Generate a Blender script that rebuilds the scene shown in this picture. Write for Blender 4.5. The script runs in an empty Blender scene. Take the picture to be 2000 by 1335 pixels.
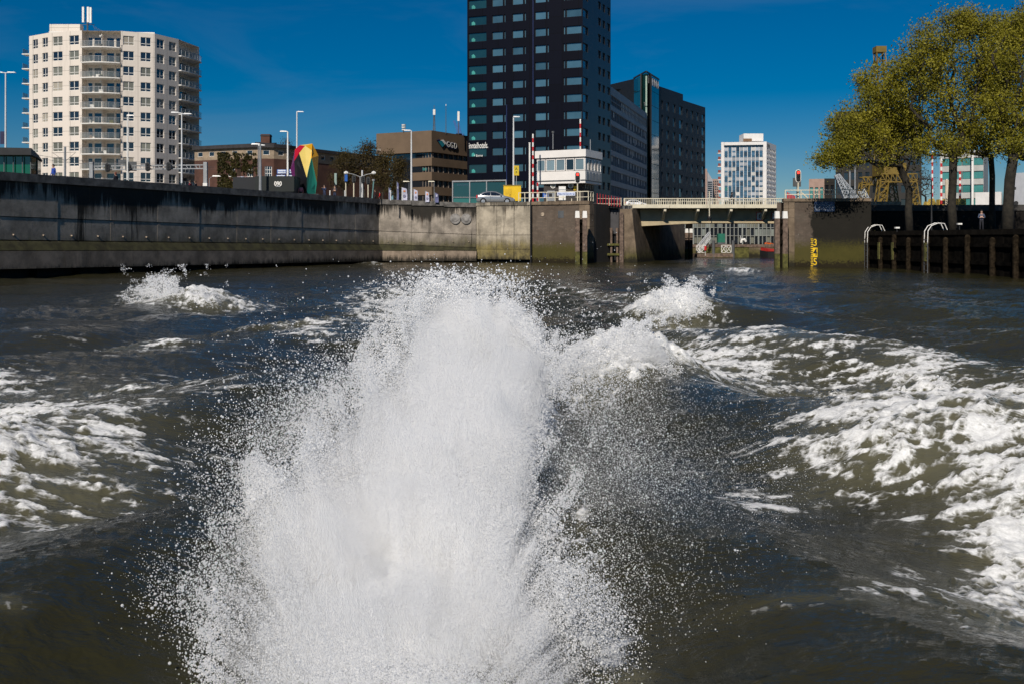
import bpy, bmesh, math, random
import numpy as np
from mathutils import Vector, Matrix
from math import radians as R, sin, cos, pi, atan2, sqrt

# ---------------------------------------------------------------- camera, sky, sun, exposure
sc = bpy.context.scene
COL = sc.collection
F, CX, HY, CH = 1944.0, 1000.0, 466.0, 2.7      # focal length and horizon in photo pixels, eye height above the water
cam = bpy.data.cameras.new('camera'); camo = bpy.data.objects.new('camera', cam); COL.objects.link(camo)
camo.location = (0, 0, CH); camo.rotation_euler = (R(90), 0, 0)
cam.sensor_width = 36; cam.lens = F / 2000 * 36
cam.shift_y = -(667.5 - HY) / 2000
cam.clip_start = 0.1; cam.clip_end = 6000
sc.camera = camo
SUN_EL, SUN_AZ = 38.0, 198.0                    # degrees; azimuth clockwise from +Y
w = bpy.data.worlds.new('World'); sc.world = w; w.use_nodes = True
nt = w.node_tree; nt.nodes.clear()
sky = nt.nodes.new('ShaderNodeTexSky'); sky.sky_type = 'NISHITA'; sky.sun_disc = False
sky.sun_elevation = R(SUN_EL); sky.sun_rotation = R(SUN_AZ)
sky.altitude = 0; sky.air_density = 1.0; sky.dust_density = 0.0; sky.ozone_density = 8.0
hs = nt.nodes.new('ShaderNodeHueSaturation'); hs.inputs['Saturation'].default_value = 1.45; hs.inputs['Value'].default_value = 0.92
tc = nt.nodes.new('ShaderNodeTexCoord')
mp = nt.nodes.new('ShaderNodeMapping'); mp.inputs['Scale'].default_value = (1.3, 1.0, 5.5); mp.inputs['Rotation'].default_value = (0, R(14), 0)
cn = nt.nodes.new('ShaderNodeTexNoise'); cn.inputs['Scale'].default_value = 2.3; cn.inputs['Detail'].default_value = 7; cn.inputs['Roughness'].default_value = .58; cn.inputs['Distortion'].default_value = .7
cr = nt.nodes.new('ShaderNodeValToRGB'); cr.color_ramp.elements[0].position = .50; cr.color_ramp.elements[1].position = .86
cr.color_ramp.elements[1].color = (.12, .12, .12, 1); cr.color_ramp.elements[0].color = (0, 0, 0, 1)
mx = nt.nodes.new('ShaderNodeMix'); mx.data_type = 'RGBA'
mx.inputs['B'].default_value = (6.0, 6.6, 7.6, 1)           # thin cirrus, in the sky's own units
bg = nt.nodes.new('ShaderNodeBackground'); bg.inputs['Strength'].default_value = 0.05
wo = nt.nodes.new('ShaderNodeOutputWorld')
L = nt.links.new
L(sky.outputs[0], hs.inputs['Color']); L(tc.outputs['Generated'], mp.inputs[0]); L(mp.outputs[0], cn.inputs['Vector']); L(cn.outputs['Fac'], cr.inputs[0])
L(cr.outputs[0], mx.inputs['Factor']); L(hs.outputs[0], mx.inputs['A']); L(mx.outputs['Result'], bg.inputs['Color']); L(bg.outputs[0], wo.inputs[0])
sl = bpy.data.lights.new('sun', 'SUN'); sl.energy = 4.3; sl.angle = R(.5); sl.color = (1.0, .93, .82)
so = bpy.data.objects.new('sun', sl); COL.objects.link(so)
sv = Vector((sin(R(SUN_AZ)) * cos(R(SUN_EL)), cos(R(SUN_AZ)) * cos(R(SUN_EL)), sin(R(SUN_EL))))
so.rotation_euler = sv.to_track_quat('Z', 'Y').to_euler(); so.location = sv * 400
sc.view_settings.view_transform = 'Standard'; sc.view_settings.look = 'None'; sc.view_settings.gamma = 1
sc.view_settings.exposure = 0.0; sc.view_settings.use_curve_mapping = False
sc.cycles.max_bounces = 9; sc.cycles.diffuse_bounces = 7; sc.cycles.glossy_bounces = 3; sc.cycles.transmission_bounces = 3
sc.cycles.volume_bounces = 8; sc.cycles.use_denoising = True; sc.cycles.denoising_input_passes = 'RGB_ALBEDO'
sc.cycles.caustics_reflective = False; sc.cycles.caustics_refractive = False

# ---------------------------------------------------------------- helpers
rng = random.Random(7); nr = np.random.default_rng(7)
def PX(px, py, d): return Vector(((px - CX) / F * d, d, CH - (py - HY) / F * d))
def XX(px, d): return (px - CX) / F * d
def ZZ(py, d): return CH - (py - HY) / F * d

MATS = {}
class NT:
    def __init__(s, m): s.t = m.node_tree; s.n = s.t.nodes; s.l = s.t.links.new
    def new(s, kind, **kw):
        n = s.n.new(kind)
        for k, v in kw.items():
            if k in n.inputs: n.inputs[k].default_value = v
            else: setattr(n, k, v)
        return n
    def noise(s, vec, scale, detail=4, rough=.6, dist=0):
        n = s.new('ShaderNodeTexNoise', Scale=scale, Detail=detail, Roughness=rough, Distortion=dist); s.l(vec, n.inputs['Vector']); return n.outputs['Fac']
    def mapped(s, vec, scale, loc=(0, 0, 0)):
        n = s.new('ShaderNodeMapping'); n.inputs['Scale'].default_value = scale; n.inputs['Location'].default_value = loc; s.l(vec, n.inputs[0]); return n.outputs[0]
    def ramp(s, fac, a, b, lo=0., hi=1.):
        n = s.new('ShaderNodeMapRange'); n.clamp = True; n.interpolation_type = 'SMOOTHSTEP'
        for i, v in ((1, a), (2, b), (3, lo), (4, hi)): n.inputs[i].default_value = v
        s.l(fac, n.inputs[0]); return n.outputs[0]
    def math(s, op, a, b=None):
        n = s.new('ShaderNodeMath'); n.operation = op
        for i, v in enumerate((a, b)):
            if v is None: continue
            if isinstance(v, (int, float)): n.inputs[i].default_value = v
            else: s.l(v, n.inputs[i])
        return n.outputs[0]
    def mix(s, fac, a, b):
        n = s.new('ShaderNodeMix'); n.data_type = 'RGBA'
        for k, v in (('Factor', fac), ('A', a), ('B', b)):
            if isinstance(v, (int, float)): n.inputs[k].default_value = v
            elif isinstance(v, tuple): n.inputs[k].default_value = (*v[:3], 1)
            else: s.l(v, n.inputs[k])
        return n.outputs['Result']
    def bump(s, h, strength, dist=.02):
        n = s.new('ShaderNodeBump', Strength=strength, Distance=dist); s.l(h, n.inputs['Height']); return n.outputs[0]

def mat(name, col, rough=.6, metal=0., var=.18, scale=1.3, bump=0., emit=0., spec=.5, bscale=12):
    """procedural material: base colour with soft and fine mottling and some relief"""
    if name in MATS: return MATS[name]
    m = bpy.data.materials.new(name); m.use_nodes = True; t = NT(m); t.n.clear()
    out = t.new('ShaderNodeOutputMaterial'); b = t.new('ShaderNodeBsdfPrincipled')
    t.l(b.outputs[0], out.inputs[0])
    b.inputs['Roughness'].default_value = rough; b.inputs['Metallic'].default_value = metal; b.inputs['Specular IOR Level'].default_value = spec
    pos = t.new('ShaderNodeNewGeometry').outputs['Position']
    n1 = t.noise(pos, scale, 5, .6)
    lo = tuple(c * (1 - var) for c in col); hi = tuple(min(1, c * (1 + var)) for c in col)
    c = t.mix(t.ramp(n1, .3, .7), lo, hi)
    t.l(c, b.inputs['Base Color'])
    if bump: t.l(t.bump(t.noise(pos, bscale, 3), bump), b.inputs['Normal'])
    if emit: b.inputs['Emission Color'].default_value = (*col, 1); b.inputs['Emission Strength'].default_value = emit
    MATS[name] = m; return m

def glass(name, col, rough=.06, metal=.0, spec=1.0, var=.35, scale=.5):
    """window pane: dark, glossy, a little uneven from pane to pane"""
    if name in MATS: return MATS[name]
    m = bpy.data.materials.new(name); m.use_nodes = True; t = NT(m); b = t.n['Principled BSDF']
    b.inputs['Roughness'].default_value = rough; b.inputs['Metallic'].default_value = metal; b.inputs['Specular IOR Level'].default_value = spec
    b.inputs['IOR'].default_value = 1.6
    rnd = t.new('ShaderNodeObjectInfo').outputs['Random']
    pos = t.new('ShaderNodeNewGeometry').outputs['Position']
    f = t.math('ADD', t.math('MULTIPLY', rnd, .7), t.math('MULTIPLY', t.noise(pos, scale, 2), .5))
    t.l(t.mix(f, tuple(c * (1 - var) for c in col), tuple(c * (1 + var) for c in col)), b.inputs['Base Color'])
    t.l(t.bump(t.noise(pos, .35, 1), .12, .05), b.inputs['Normal'])
    MATS[name] = m; return m

WM = {}                                        # world matrix of each object, for parenting
def link(o, parent=None, M=None):
    COL.objects.link(o)
    M = M if M is not None else Matrix.Identity(4)
    WM[o] = M; o.matrix_basis = M
    if parent is not None:
        o.parent = parent; o.matrix_parent_inverse = WM[parent].inverted()
    return o
def tag(o, label, cat, group=None, kind=None):
    if label: o['label'] = label
    if cat: o['category'] = cat
    if group: o['group'] = group
    if kind: o['kind'] = kind
    return o
def thing(name, label, cat, loc, group=None):
    o = bpy.data.objects.new(name, None); o.empty_display_size = .3
    link(o, None, Matrix.Translation(Vector(loc))); return tag(o, label, cat, group)
def inst(name, mesh, parent, M):
    return link(bpy.data.objects.new(name, mesh), parent, M)
def TRS(loc, rz=0, s=(1, 1, 1)):
    return Matrix.Translation(Vector(loc)) @ Matrix.Rotation(rz, 4, 'Z') @ Matrix.Diagonal((*s, 1))

class MB:
    """collects boxes, prisms and tubes; build() links them as one mesh object"""
    def __init__(s): s.v = []; s.f = []; s.m = []
    def add(s, vs, fs, mi=0):
        o = len(s.v); s.v += [tuple(v) for v in vs]; s.f += [tuple(i + o for i in f) for f in fs]; s.m += [mi] * len(fs); return s
    def box(s, c, size, rz=0, mi=0, M=None):
        hx, hy, hz = size[0] / 2, size[1] / 2, size[2] / 2; vs = []
        for x, y, z in ((-hx, -hy, -hz), (hx, -hy, -hz), (hx, hy, -hz), (-hx, hy, -hz), (-hx, -hy, hz), (hx, -hy, hz), (hx, hy, hz), (-hx, hy, hz)):
            if M is not None: vs.append(M @ Vector((x + c[0], y + c[1], z + c[2])))
            else: vs.append((c[0] + x * cos(rz) - y * sin(rz), c[1] + x * sin(rz) + y * cos(rz), c[2] + z))
        return s.add(vs, [(0, 3, 2, 1), (4, 5, 6, 7), (0, 1, 5, 4), (1, 2, 6, 5), (2, 3, 7, 6), (3, 0, 4, 7)], mi)
    def prism(s, poly, z0, z1, mi=0):
        n = len(poly); z0s = z0 if hasattr(z0, '__len__') else [z0] * n; z1s = z1 if hasattr(z1, '__len__') else [z1] * n
        a = sum(poly[i][0] * poly[(i + 1) % n][1] - poly[(i + 1) % n][0] * poly[i][1] for i in range(n))
        vs = [(p[0], p[1], z) for p, z in zip(poly, z0s)] + [(p[0], p[1], z) for p, z in zip(poly, z1s)]
        fs = [tuple(range(n))[::-1], tuple(range(n, 2 * n))] + [(i, (i + 1) % n, n + (i + 1) % n, n + i) for i in range(n)]
        if a < 0: fs = [f[::-1] for f in fs]
        return s.add(vs, fs, mi)
    def tube(s, path, r, n=8, mi=0, cap=True):
        path = [Vector(p) for p in path]; rs = r if hasattr(r, '__len__') else [r] * len(path); o = len(s.v); prev = None
        for i, p in enumerate(path):
            d = (path[min(i + 1, len(path) - 1)] - path[max(i - 1, 0)]).normalized()
            a = prev if prev is not None else (Vector((0, 0, 1)) if abs(d.z) < .9 else Vector((1, 0, 0)))
            u = d.cross(a)
            if u.length < 1e-4: u = d.cross(Vector((0, 1, 0)))
            u.normalize(); v = u.cross(d).normalized(); prev = v
            for k in range(n):
                t = 2 * pi * k / n; s.v.append(tuple(p + (u * cos(t) + v * sin(t)) * rs[i]))
        for i in range(len(path) - 1):
            for k in range(n):
                s.f.append((o + i * n + k, o + (i + 1) * n + k, o + (i + 1) * n + (k + 1) % n, o + i * n + (k + 1) % n)); s.m.append(mi)
        if cap:
            s.f.append(tuple(o + k for k in range(n))); s.m.append(mi)
            s.f.append(tuple(o + (len(path) - 1) * n + k for k in range(n))[::-1]); s.m.append(mi)
        return s
    def beam(s, a, b, w, h=None, mi=0):
        a, b = Vector(a), Vector(b); d = b - a; h = h or w
        q = d.to_track_quat('X', 'Z').to_matrix().to_4x4(); q.translation = (a + b) / 2
        return s.box((0, 0, 0), (d.length, w, h), mi=mi, M=q)
    def mesh(s, name, mats, smooth=False):
        me = bpy.data.meshes.new(name); me.from_pydata(s.v, [], s.f)
        for m in (mats if isinstance(mats, (list, tuple)) else [mats]): me.materials.append(m)
        if any(s.m): me.polygons.foreach_set('material_index', s.m)
        bm = bmesh.new(); bm.from_mesh(me); bmesh.ops.recalc_face_normals(bm, faces=bm.faces); bm.to_mesh(me); bm.free()
        if smooth: me.polygons.foreach_set('use_smooth', [True] * len(me.polygons))
        me.update(); return me
    def build(s, name, mats, parent=None, smooth=False, M=None):
        return inst(name, s.mesh(name, mats, smooth), parent, M)
def struct(o): o['kind'] = 'structure'; return o

class Wall:
    """a vertical plane through plan points a and b; turns a photo pixel on it into metres along it and height"""
    def __init__(s, a, b):
        s.a = Vector((*a, 0)); s.b = Vector((*b, 0)); s.w = (s.b - s.a).length; s.d = (s.b - s.a).normalized()
        s.n = Vector((s.d.y, -s.d.x, 0)); s.rz = atan2(s.d.y, s.d.x)
    def u(s, px):
        k = (px - CX) / F; return (k * s.a.y - s.a.x) / (s.d.x - k * s.d.y)
    def dist(s, px): return s.a.y + s.d.y * s.u(px)
    def z(s, px, py): return ZZ(py, s.dist(px))
    def pt(s, u, z, out=0.): p = s.a + s.d * u + s.n * out; return Vector((p.x, p.y, z))
    def M(s, u, z, out=0., sc_=(1, 1, 1)): return Matrix.Translation(s.pt(u, z, out)) @ Matrix.Rotation(s.rz, 4, 'Z') @ Matrix.Diagonal((*sc_, 1))

def text(body, name, m, parent, M, size=1., sx=1., ext=.01, align='CENTER', bold=0.):
    c = bpy.data.curves.new(name, 'FONT'); c.body = body; c.size = size; c.align_x = align; c.align_y = 'CENTER'; c.extrude = ext; c.offset = bold; c.resolution_u = 3
    o = bpy.data.objects.new(name, c); me = bpy.data.meshes.new_from_object(o); bpy.data.objects.remove(o); bpy.data.curves.remove(c)
    me.materials.clear(); me.materials.append(m)
    return inst(name, me, parent, M @ Matrix.Rotation(R(90), 4, 'X') @ Matrix.Diagonal((sx, 1, 1, 1)))

def perlin(x, y, seed=0):
    xi = np.floor(x).astype(np.int64); yi = np.floor(y).astype(np.int64); xf = (x - xi).astype(np.float32); yf = (y - yi).astype(np.float32)
    def g(ix, iy, dx, dy):
        h = (ix * 374761393 + iy * 668265263 + seed * 974711) & 0xffffffff
        h = ((h ^ (h >> 13)) * 1274126177) & 0xffffffff; h = h ^ (h >> 16)
        a = (h & 1023).astype(np.float32) * np.float32(2 * pi / 1024); return np.cos(a) * dx + np.sin(a) * dy
    u = xf * xf * xf * (xf * (xf * 6 - 15) + 10); v = yf * yf * yf * (yf * (yf * 6 - 15) + 10)
    n0 = g(xi, yi, xf, yf) * (1 - u) + g(xi + 1, yi, xf - 1, yf) * u
    n1 = g(xi, yi + 1, xf, yf - 1) * (1 - u) + g(xi + 1, yi + 1, xf - 1, yf - 1) * u
    return (n0 * (1 - v) + n1 * v) * 1.5
def fbm(x, y, oct=4, seed=0, gain=.5, lac=2.03):
    s = 0; a = 1.; t = 0.
    for i in range(oct): s = s + a * perlin(x + 17.3 * i, y - 9.1 * i, seed + i); t += a; x = x * lac; y = y * lac; a *= gain
    return s / t
def sstep(a, b, x): t = np.clip((x - a) / (b - a), 0, 1); return t * t * (3 - 2 * t)
# ---------------------------------------------------------------- water: murky river with the wake of the boat
def gpx(X, Y): return CX + X / Y * F, HY + CH * F / Y        # where a point of the still water shows, in photo pixels
RIDGE = np.array([  # distance, centre x, half width, height of the rooster tail behind the stern
    (2.0, -.62, .5, .25), (4.0, -.66, .62, .30), (6.0, -.68, .74, .38), (8.0, -.76, .86, .46), (10.0, -.68, .9, .48), (12.0, -.57, .95, .55),
    (14.0, -.50, 1.0, .80), (15.5, -.46, .95, .95), (17.0, -.45, .95, .75), (19.0, -.6, 1.1, .55), (22.0, -1.0, 1.3, .18), (30., -2.4, 2., .0)])
def ridge(Y): return [np.interp(Y, RIDGE[:, 0], RIDGE[:, k]) for k in (1, 2, 3)]
CRESTS = [  # breaking crests of the wake: x, y, half length, half depth, height, yaw
    (-13.6, 40.5, 2.1, 1.1, .62, .15), (-11.9, 38.2, 1.5, .9, .45, -.1), (5.3, 34.0, 1.5, 1.1, .78, -.35), (2.5, 19.2, 1.35, .95, .72, -.45), (1.6, 17.6, .9, .7, .4, -.2),
    (34.0 * .42, 13.5, 2.6, .55, .16, -.1), (6.6, 19.3, 2.4, .5, .22, -.1), (8.6, 16.2, 2.6, .5, .2, 0), (5.3, 12.0, 1.6, .45, .16, .35), (-6.5, 28.0, 2.2, .6, .28, .25), (-9.0, 24.0, 1.6, .5, .2, -.1),
    (-6.3, 17.6, 1.6, .5, .18, -.1), (18.4, 81, 1.6, 1.2, .3, 0), (-15, 105, 1.5, 1., .3, 0), (-6.8, 12.0, 1.4, .5, .16, .1)]
FOAM = [   # where foam lies on the water, as photo pixels of the still surface: px, py, rx, ry, amount
    (40, 800, 200, 55, .62), (30, 880, 180, 60, .75), (120, 935, 210, 50, .62), (60, 1000, 180, 30, .35), (250, 850, 150, 50, .3), (380, 760, 260, 40, .16), (250, 690, 150, 16, .28),
    (580, 655, 60, 10, .55), (625, 668, 60, 8, .45), (220, 676, 26, 6, .6), (100, 700, 60, 9, .32), (480, 745, 120, 18, .25), (600, 725, 120, 14, .22),
    (760, 600, 85, 42, .75), (740, 640, 60, 22, .62), (800, 690, 60, 22, .55), (300, 592, 60, 12, .9), (375, 597, 65, 10, 1.0), (290, 575, 45, 10, .8), (450, 600, 55, 6, .4),
    (1500, 720, 220, 28, .46), (1620, 690, 150, 15, .48), (1790, 725, 90, 24, .72), (1560, 770, 170, 26, .36), (1700, 760, 170, 28, .46), (1930, 775, 130, 38, .85), (1820, 830, 200, 40, .72),
    (1700, 850, 150, 34, .62), (1900, 880, 190, 62, .8), (1620, 895, 130, 26, .55), (1960, 960, 150, 62, .72), (1800, 920, 200, 24, .5), (1980, 1060, 130, 70, .5), (1900, 1120, 130, 80, .42), (1990, 1200, 110, 60, .62), (1960, 1240, 120, 40, .4),
    (1480, 965, 110, 12, .36), (1560, 940, 160, 14, .36), (1640, 1215, 220, 16, .32), (1780, 1180, 160, 16, .28), (1400, 690, 120, 40, .3), (1340, 715, 90, 24, .5),
    (1310, 612, 75, 26, .95), (1240, 725, 110, 34, 1.0), (1180, 740, 90, 40, .8), (1310, 700, 50, 20, .6), (1190, 590, 90, 14, .3), (1250, 655, 110, 12, .2), (1450, 531, 28, 3.5, .8), (600, 516, 16, 2, .7), (735, 518, 14, 2, .6), (1400, 640, 160, 14, .16),
    (1180, 1270, 70, 70, .55), (1120, 1120, 50, 120, .5), (1230, 1310, 40, 40, .6), (10, 1265, 40, 14, .45), (30, 1070, 60, 8, .3), (1100, 575, 200, 16, .2), (470, 600, 60, 6, .45), (2120, 800, 150, 45, .8), (2150, 900, 170, 70, .75), (2120, 1020, 150, 80, .65), (2150, 1180, 160, 90, .6), (2300, 870, 200, 80, .6), (2350, 1050, 200, 110, .5), (-150, 860, 170, 70, .7), (-180, 960, 180, 60, .6), (-350, 900, 200, 80, .5)]
def crest_h(X, Y):
    h = np.zeros_like(X)
    for cx, cy, l, dp, a, yaw in CRESTS:
        dx, dy = X - cx, Y - cy; u = (dx * cos(yaw) + dy * sin(yaw)) / l; v = (-dx * sin(yaw) + dy * cos(yaw)) / dp
        v = np.where(v < 0, v * 1.25, v * .6)
        h += a * np.exp(-(u ** 2) ** 1.3 - v ** 2)
    return h
def foam_density(X, Y):
    px, py = gpx(X, Y); s = np.zeros_like(X)
    for fx, fy, rx, ry, a in FOAM:
        near = (np.abs(px - fx) < 3 * rx) & (np.abs(py - fy) < 3 * ry)
        s[near] += a * np.exp(-((px[near] - fx) / rx) ** 2 - ((py[near] - fy) / ry) ** 2)
    return s
def ridge_h(X, Y):
    c, hw, h = ridge(Y); return h * np.exp(-(np.abs(X - c) / hw) ** 2.4)

rows = np.concatenate([np.geomspace(1.6, 60, 620), np.geomspace(60.4, 175, 90)])
sc_ = np.sinh(np.linspace(-1, 1, 880) * 1.15) / np.sinh(1.15) * 1.02
Yg, Sg = np.meshgrid(rows, sc_, indexing='ij'); Xg = Yg * Sg
Xf, Yf = Xg.ravel(), Yg.ravel()
far = sstep(45, 95, Yf)
xc = -.4; ax = np.abs(Xf - xc)
sw = .5 * fbm(Xf * .16, Yf * .2, 2, 3)
swell = .40 * np.cos(2 * pi / 7.2 * (Yf * .64 + ax * .72) + 2.2 * sw + 1.1) * np.exp(-(ax / 15) ** 2) * sstep(.6, 3.0, ax) * np.exp(-(Yf / 70) ** 2)
swell += .17 * np.cos(2 * pi / 9.5 * (Yf * .9 - Xf * .3) + 3 * sw) * np.exp(-(Yf / 90) ** 2)
amp = 1 - .35 * far
wx = Xf + .5 * fbm(Xf * .3, Yf * .3, 2, 11); wy = Yf + .5 * fbm(Xf * .3 + 40, Yf * .3, 2, 12)
chop = .13 * fbm(wx * .22, wy * .34, 2, 21)
r1 = 1 - np.abs(perlin(wx * .45, wy * .75, 31)) * 2; chop += .040 * r1
r2 = 1 - np.abs(perlin(wx * 1.0 + 3, wy * 1.7, 33)) * 2; chop += .022 * r2 * (.5 + perlin(Xf * .2, Yf * .2, 71))
r3 = 1 - np.abs(perlin(wx * 2.3, wy * 3.6, 35)) * 2; chop += .011 * r3
chop += .005 * (1 - 2 * np.abs(perlin(wx * 5.5, wy * 8.0, 37))) * (Yf < 40)
chop += .0018 * perlin(wx * 13, wy * 17, 39) * (Yf < 25)
zz = (swell + chop) * amp
den = np.minimum(foam_density(Xf, Yf), .92)
ch = crest_h(Xf, Yf); rh = ridge_h(Xf, Yf)
# lacy foam: warped ridged noise, patchy
q = 1.25
f1 = fbm(wx * q * .55 + .8 * zz, wy * q, 5, 51, .6)
f2 = 1 - np.abs(fbm(wx * q * 1.1, wy * q * 1.7, 4, 57, .6)) * 3.2
f3 = fbm(wx * 3.2, wy * 5.2, 3, 61, .6)
f4 = fbm(wx * .9, wy * 4.2, 4, 67, .6)                 # long drawn-out streaks
lace = .42 * f1 + .16 * f2 + .26 * f3 + .40 * f4
lace = (lace - lace.mean()) / lace.std()
lace2 = 1 - np.abs(fbm(wx * 4.5, wy * 7.5, 4, 97, .62)) * 4.2                  # fine net of bubbles
web = 1 - np.abs(fbm(wx * 1.7, wy * 3.0, 3, 99, .6)) * 4.5
foam = sstep(-.30, .95, den * .95 - .60 + .36 * lace + .22 * lace2 + .18 * web) * sstep(.03, .22, den)
foam = np.maximum(foam, sstep(.02, .62, ch * (1.0 + 1.3 * f1) + .16 * f3 + .06 * lace2 - .06) * sstep(.05, .16, ch))
foam = np.maximum(foam, sstep(.10, .34, rh + .16 * f1))
wind = sstep(.36, .86, r1 * .34 + f4 * .95 + .2 * r2) * .50 * np.exp(-(ax / 16) ** 2) * sstep(7.5, 14, Yf) * (1 - .6 * sstep(35, 60, Yf)) * (Yf < 75)
foam = np.maximum(foam, wind)
fl = fbm(wx * 2.6, wy * 3.6, 4, 81, .55); fl2 = 1 - 2 * np.abs(fbm(wx * 1.5, wy * 2.2, 3, 83, .5))
thick = foam * np.clip(den, 0, 1)
zz = zz + thick * (.09 * fl2 + .07 * fl)
zz = zz + ch * (.80 + .45 * fl + .12 * f3) + rh * (1 + .28 * fl + .10 * f3)
aer = np.clip(den * 1.1 + ch * 1.1 + rh * 2, 0, 1)
nrow, ncol = Yg.shape
V = np.stack([Xf, Yf, zz], 1).astype(np.float32)
idx = np.arange(nrow * ncol).reshape(nrow, ncol)
Q = np.stack([idx[:-1, :-1], idx[:-1, 1:], idx[1:, 1:], idx[1:, :-1]], -1).reshape(-1, 4)
me = bpy.data.meshes.new('water'); me.vertices.add(len(V)); me.vertices.foreach_set('co', V.ravel())
me.loops.add(Q.size); me.loops.foreach_set('vertex_index', Q.ravel().astype(np.int32))
me.polygons.add(len(Q)); me.polygons.foreach_set('loop_start', np.arange(0, Q.size, 4, dtype=np.int32)); me.polygons.foreach_set('use_smooth', np.ones(len(Q), bool))
me.update(calc_edges=True)
for nm, arr in (('foam', foam), ('aer', aer)):
    at = me.attributes.new(nm, 'FLOAT', 'POINT'); at.data.foreach_set('value', arr.astype(np.float32))

def water_mat():
    m = bpy.data.materials.new('river_water'); m.use_nodes = True; t = NT(m); b = t.n['Principled BSDF']; out = t.n['Material Output']
    pos = t.new('ShaderNodeNewGeometry').outputs['Position']
    fo = t.new('ShaderNodeAttribute', attribute_name='foam').outputs['Fac']; ae = t.new('ShaderNodeAttribute', attribute_name='aer').outputs['Fac']
    n1 = t.noise(t.mapped(pos, (2.4, 4.2, 2)), 1.0, 6, .62, .4); n2 = t.noise(t.mapped(pos, (11, 17, 9)), 1.0, 4, .6, .3); n3 = t.noise(pos, 34, 4, .65)
    fine = t.math('ADD', t.math('MULTIPLY', n2, .6), t.math('MULTIPLY', n3, .4))
    wv = t.new('ShaderNodeVectorMath'); wv.operation = 'MULTIPLY_ADD'; nv = t.new('ShaderNodeTexNoise', Scale=1.6, Detail=3.); t.l(pos, nv.inputs['Vector']); t.l(nv.outputs['Color'], wv.inputs[0]); wv.inputs[1].default_value = (.9, .9, .9); t.l(t.mapped(pos, (1.0, 1.5, 1.0)), wv.inputs[2])
    def cells(sc_v):
        v = t.new('ShaderNodeTexVoronoi', Scale=sc_v); v.feature = 'DISTANCE_TO_EDGE'; t.l(wv.outputs[0], v.inputs['Vector']); return v.outputs['Distance']
    webm = t.math('ADD', t.math('MULTIPLY', t.ramp(cells(2.6), .0, .30, 1., 0.), .55), t.math('MULTIPLY', t.ramp(cells(7.5), .0, .28, 1., 0.), .45))   # bubble lace
    mask = t.ramp(t.math('ADD', t.math('ADD', fo, t.math('MULTIPLY', t.math('SUBTRACT', fine, .5), .9)), t.math('MULTIPLY', t.math('SUBTRACT', webm, .42), .55)), .24, .98)
    mask = t.math('MULTIPLY', mask, t.ramp(fo, .03, .22))
    silt = t.noise(pos, .12, 3)
    deep = t.mix(t.ramp(silt, .35, .65), (.022, .021, .009), (.034, .030, .014))
    deep = t.mix(t.math('MULTIPLY', ae, .85), deep, (.115, .108, .068))
    b.inputs['IOR'].default_value = 1.33; b.inputs['Roughness'].default_value = .08
    t.l(deep, b.inputs['Base Color'])
    h = t.math('ADD', t.math('MULTIPLY', n1, 1.0), t.math('MULTIPLY', n2, .16))
    t.l(t.bump(h, .42, .16), b.inputs['Normal'])
    fm = t.new('ShaderNodeBsdfPrincipled', Roughness=.75)
    fm.inputs['Specular IOR Level'].default_value = .25
    t.l(t.mix(t.ramp(fine, .35, .68), (.62, .62, .61), (.86, .86, .85)), fm.inputs['Base Color'])
    t.l(t.bump(t.math('ADD', n2, t.math('MULTIPLY', n3, .5)), .35, .05), fm.inputs['Normal'])
    mxs = t.new('ShaderNodeMixShader'); t.l(mask, mxs.inputs[0]); t.l(b.outputs[0], mxs.inputs[1]); t.l(fm.outputs[0], mxs.inputs[2]); t.l(mxs.outputs[0], out.inputs[0])
    return m
me.materials.append(water_mat())
wat = link(bpy.data.objects.new('water', me)); tag(wat, 'murky olive river churned into white wake foam behind the boat', None, kind='structure')
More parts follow.
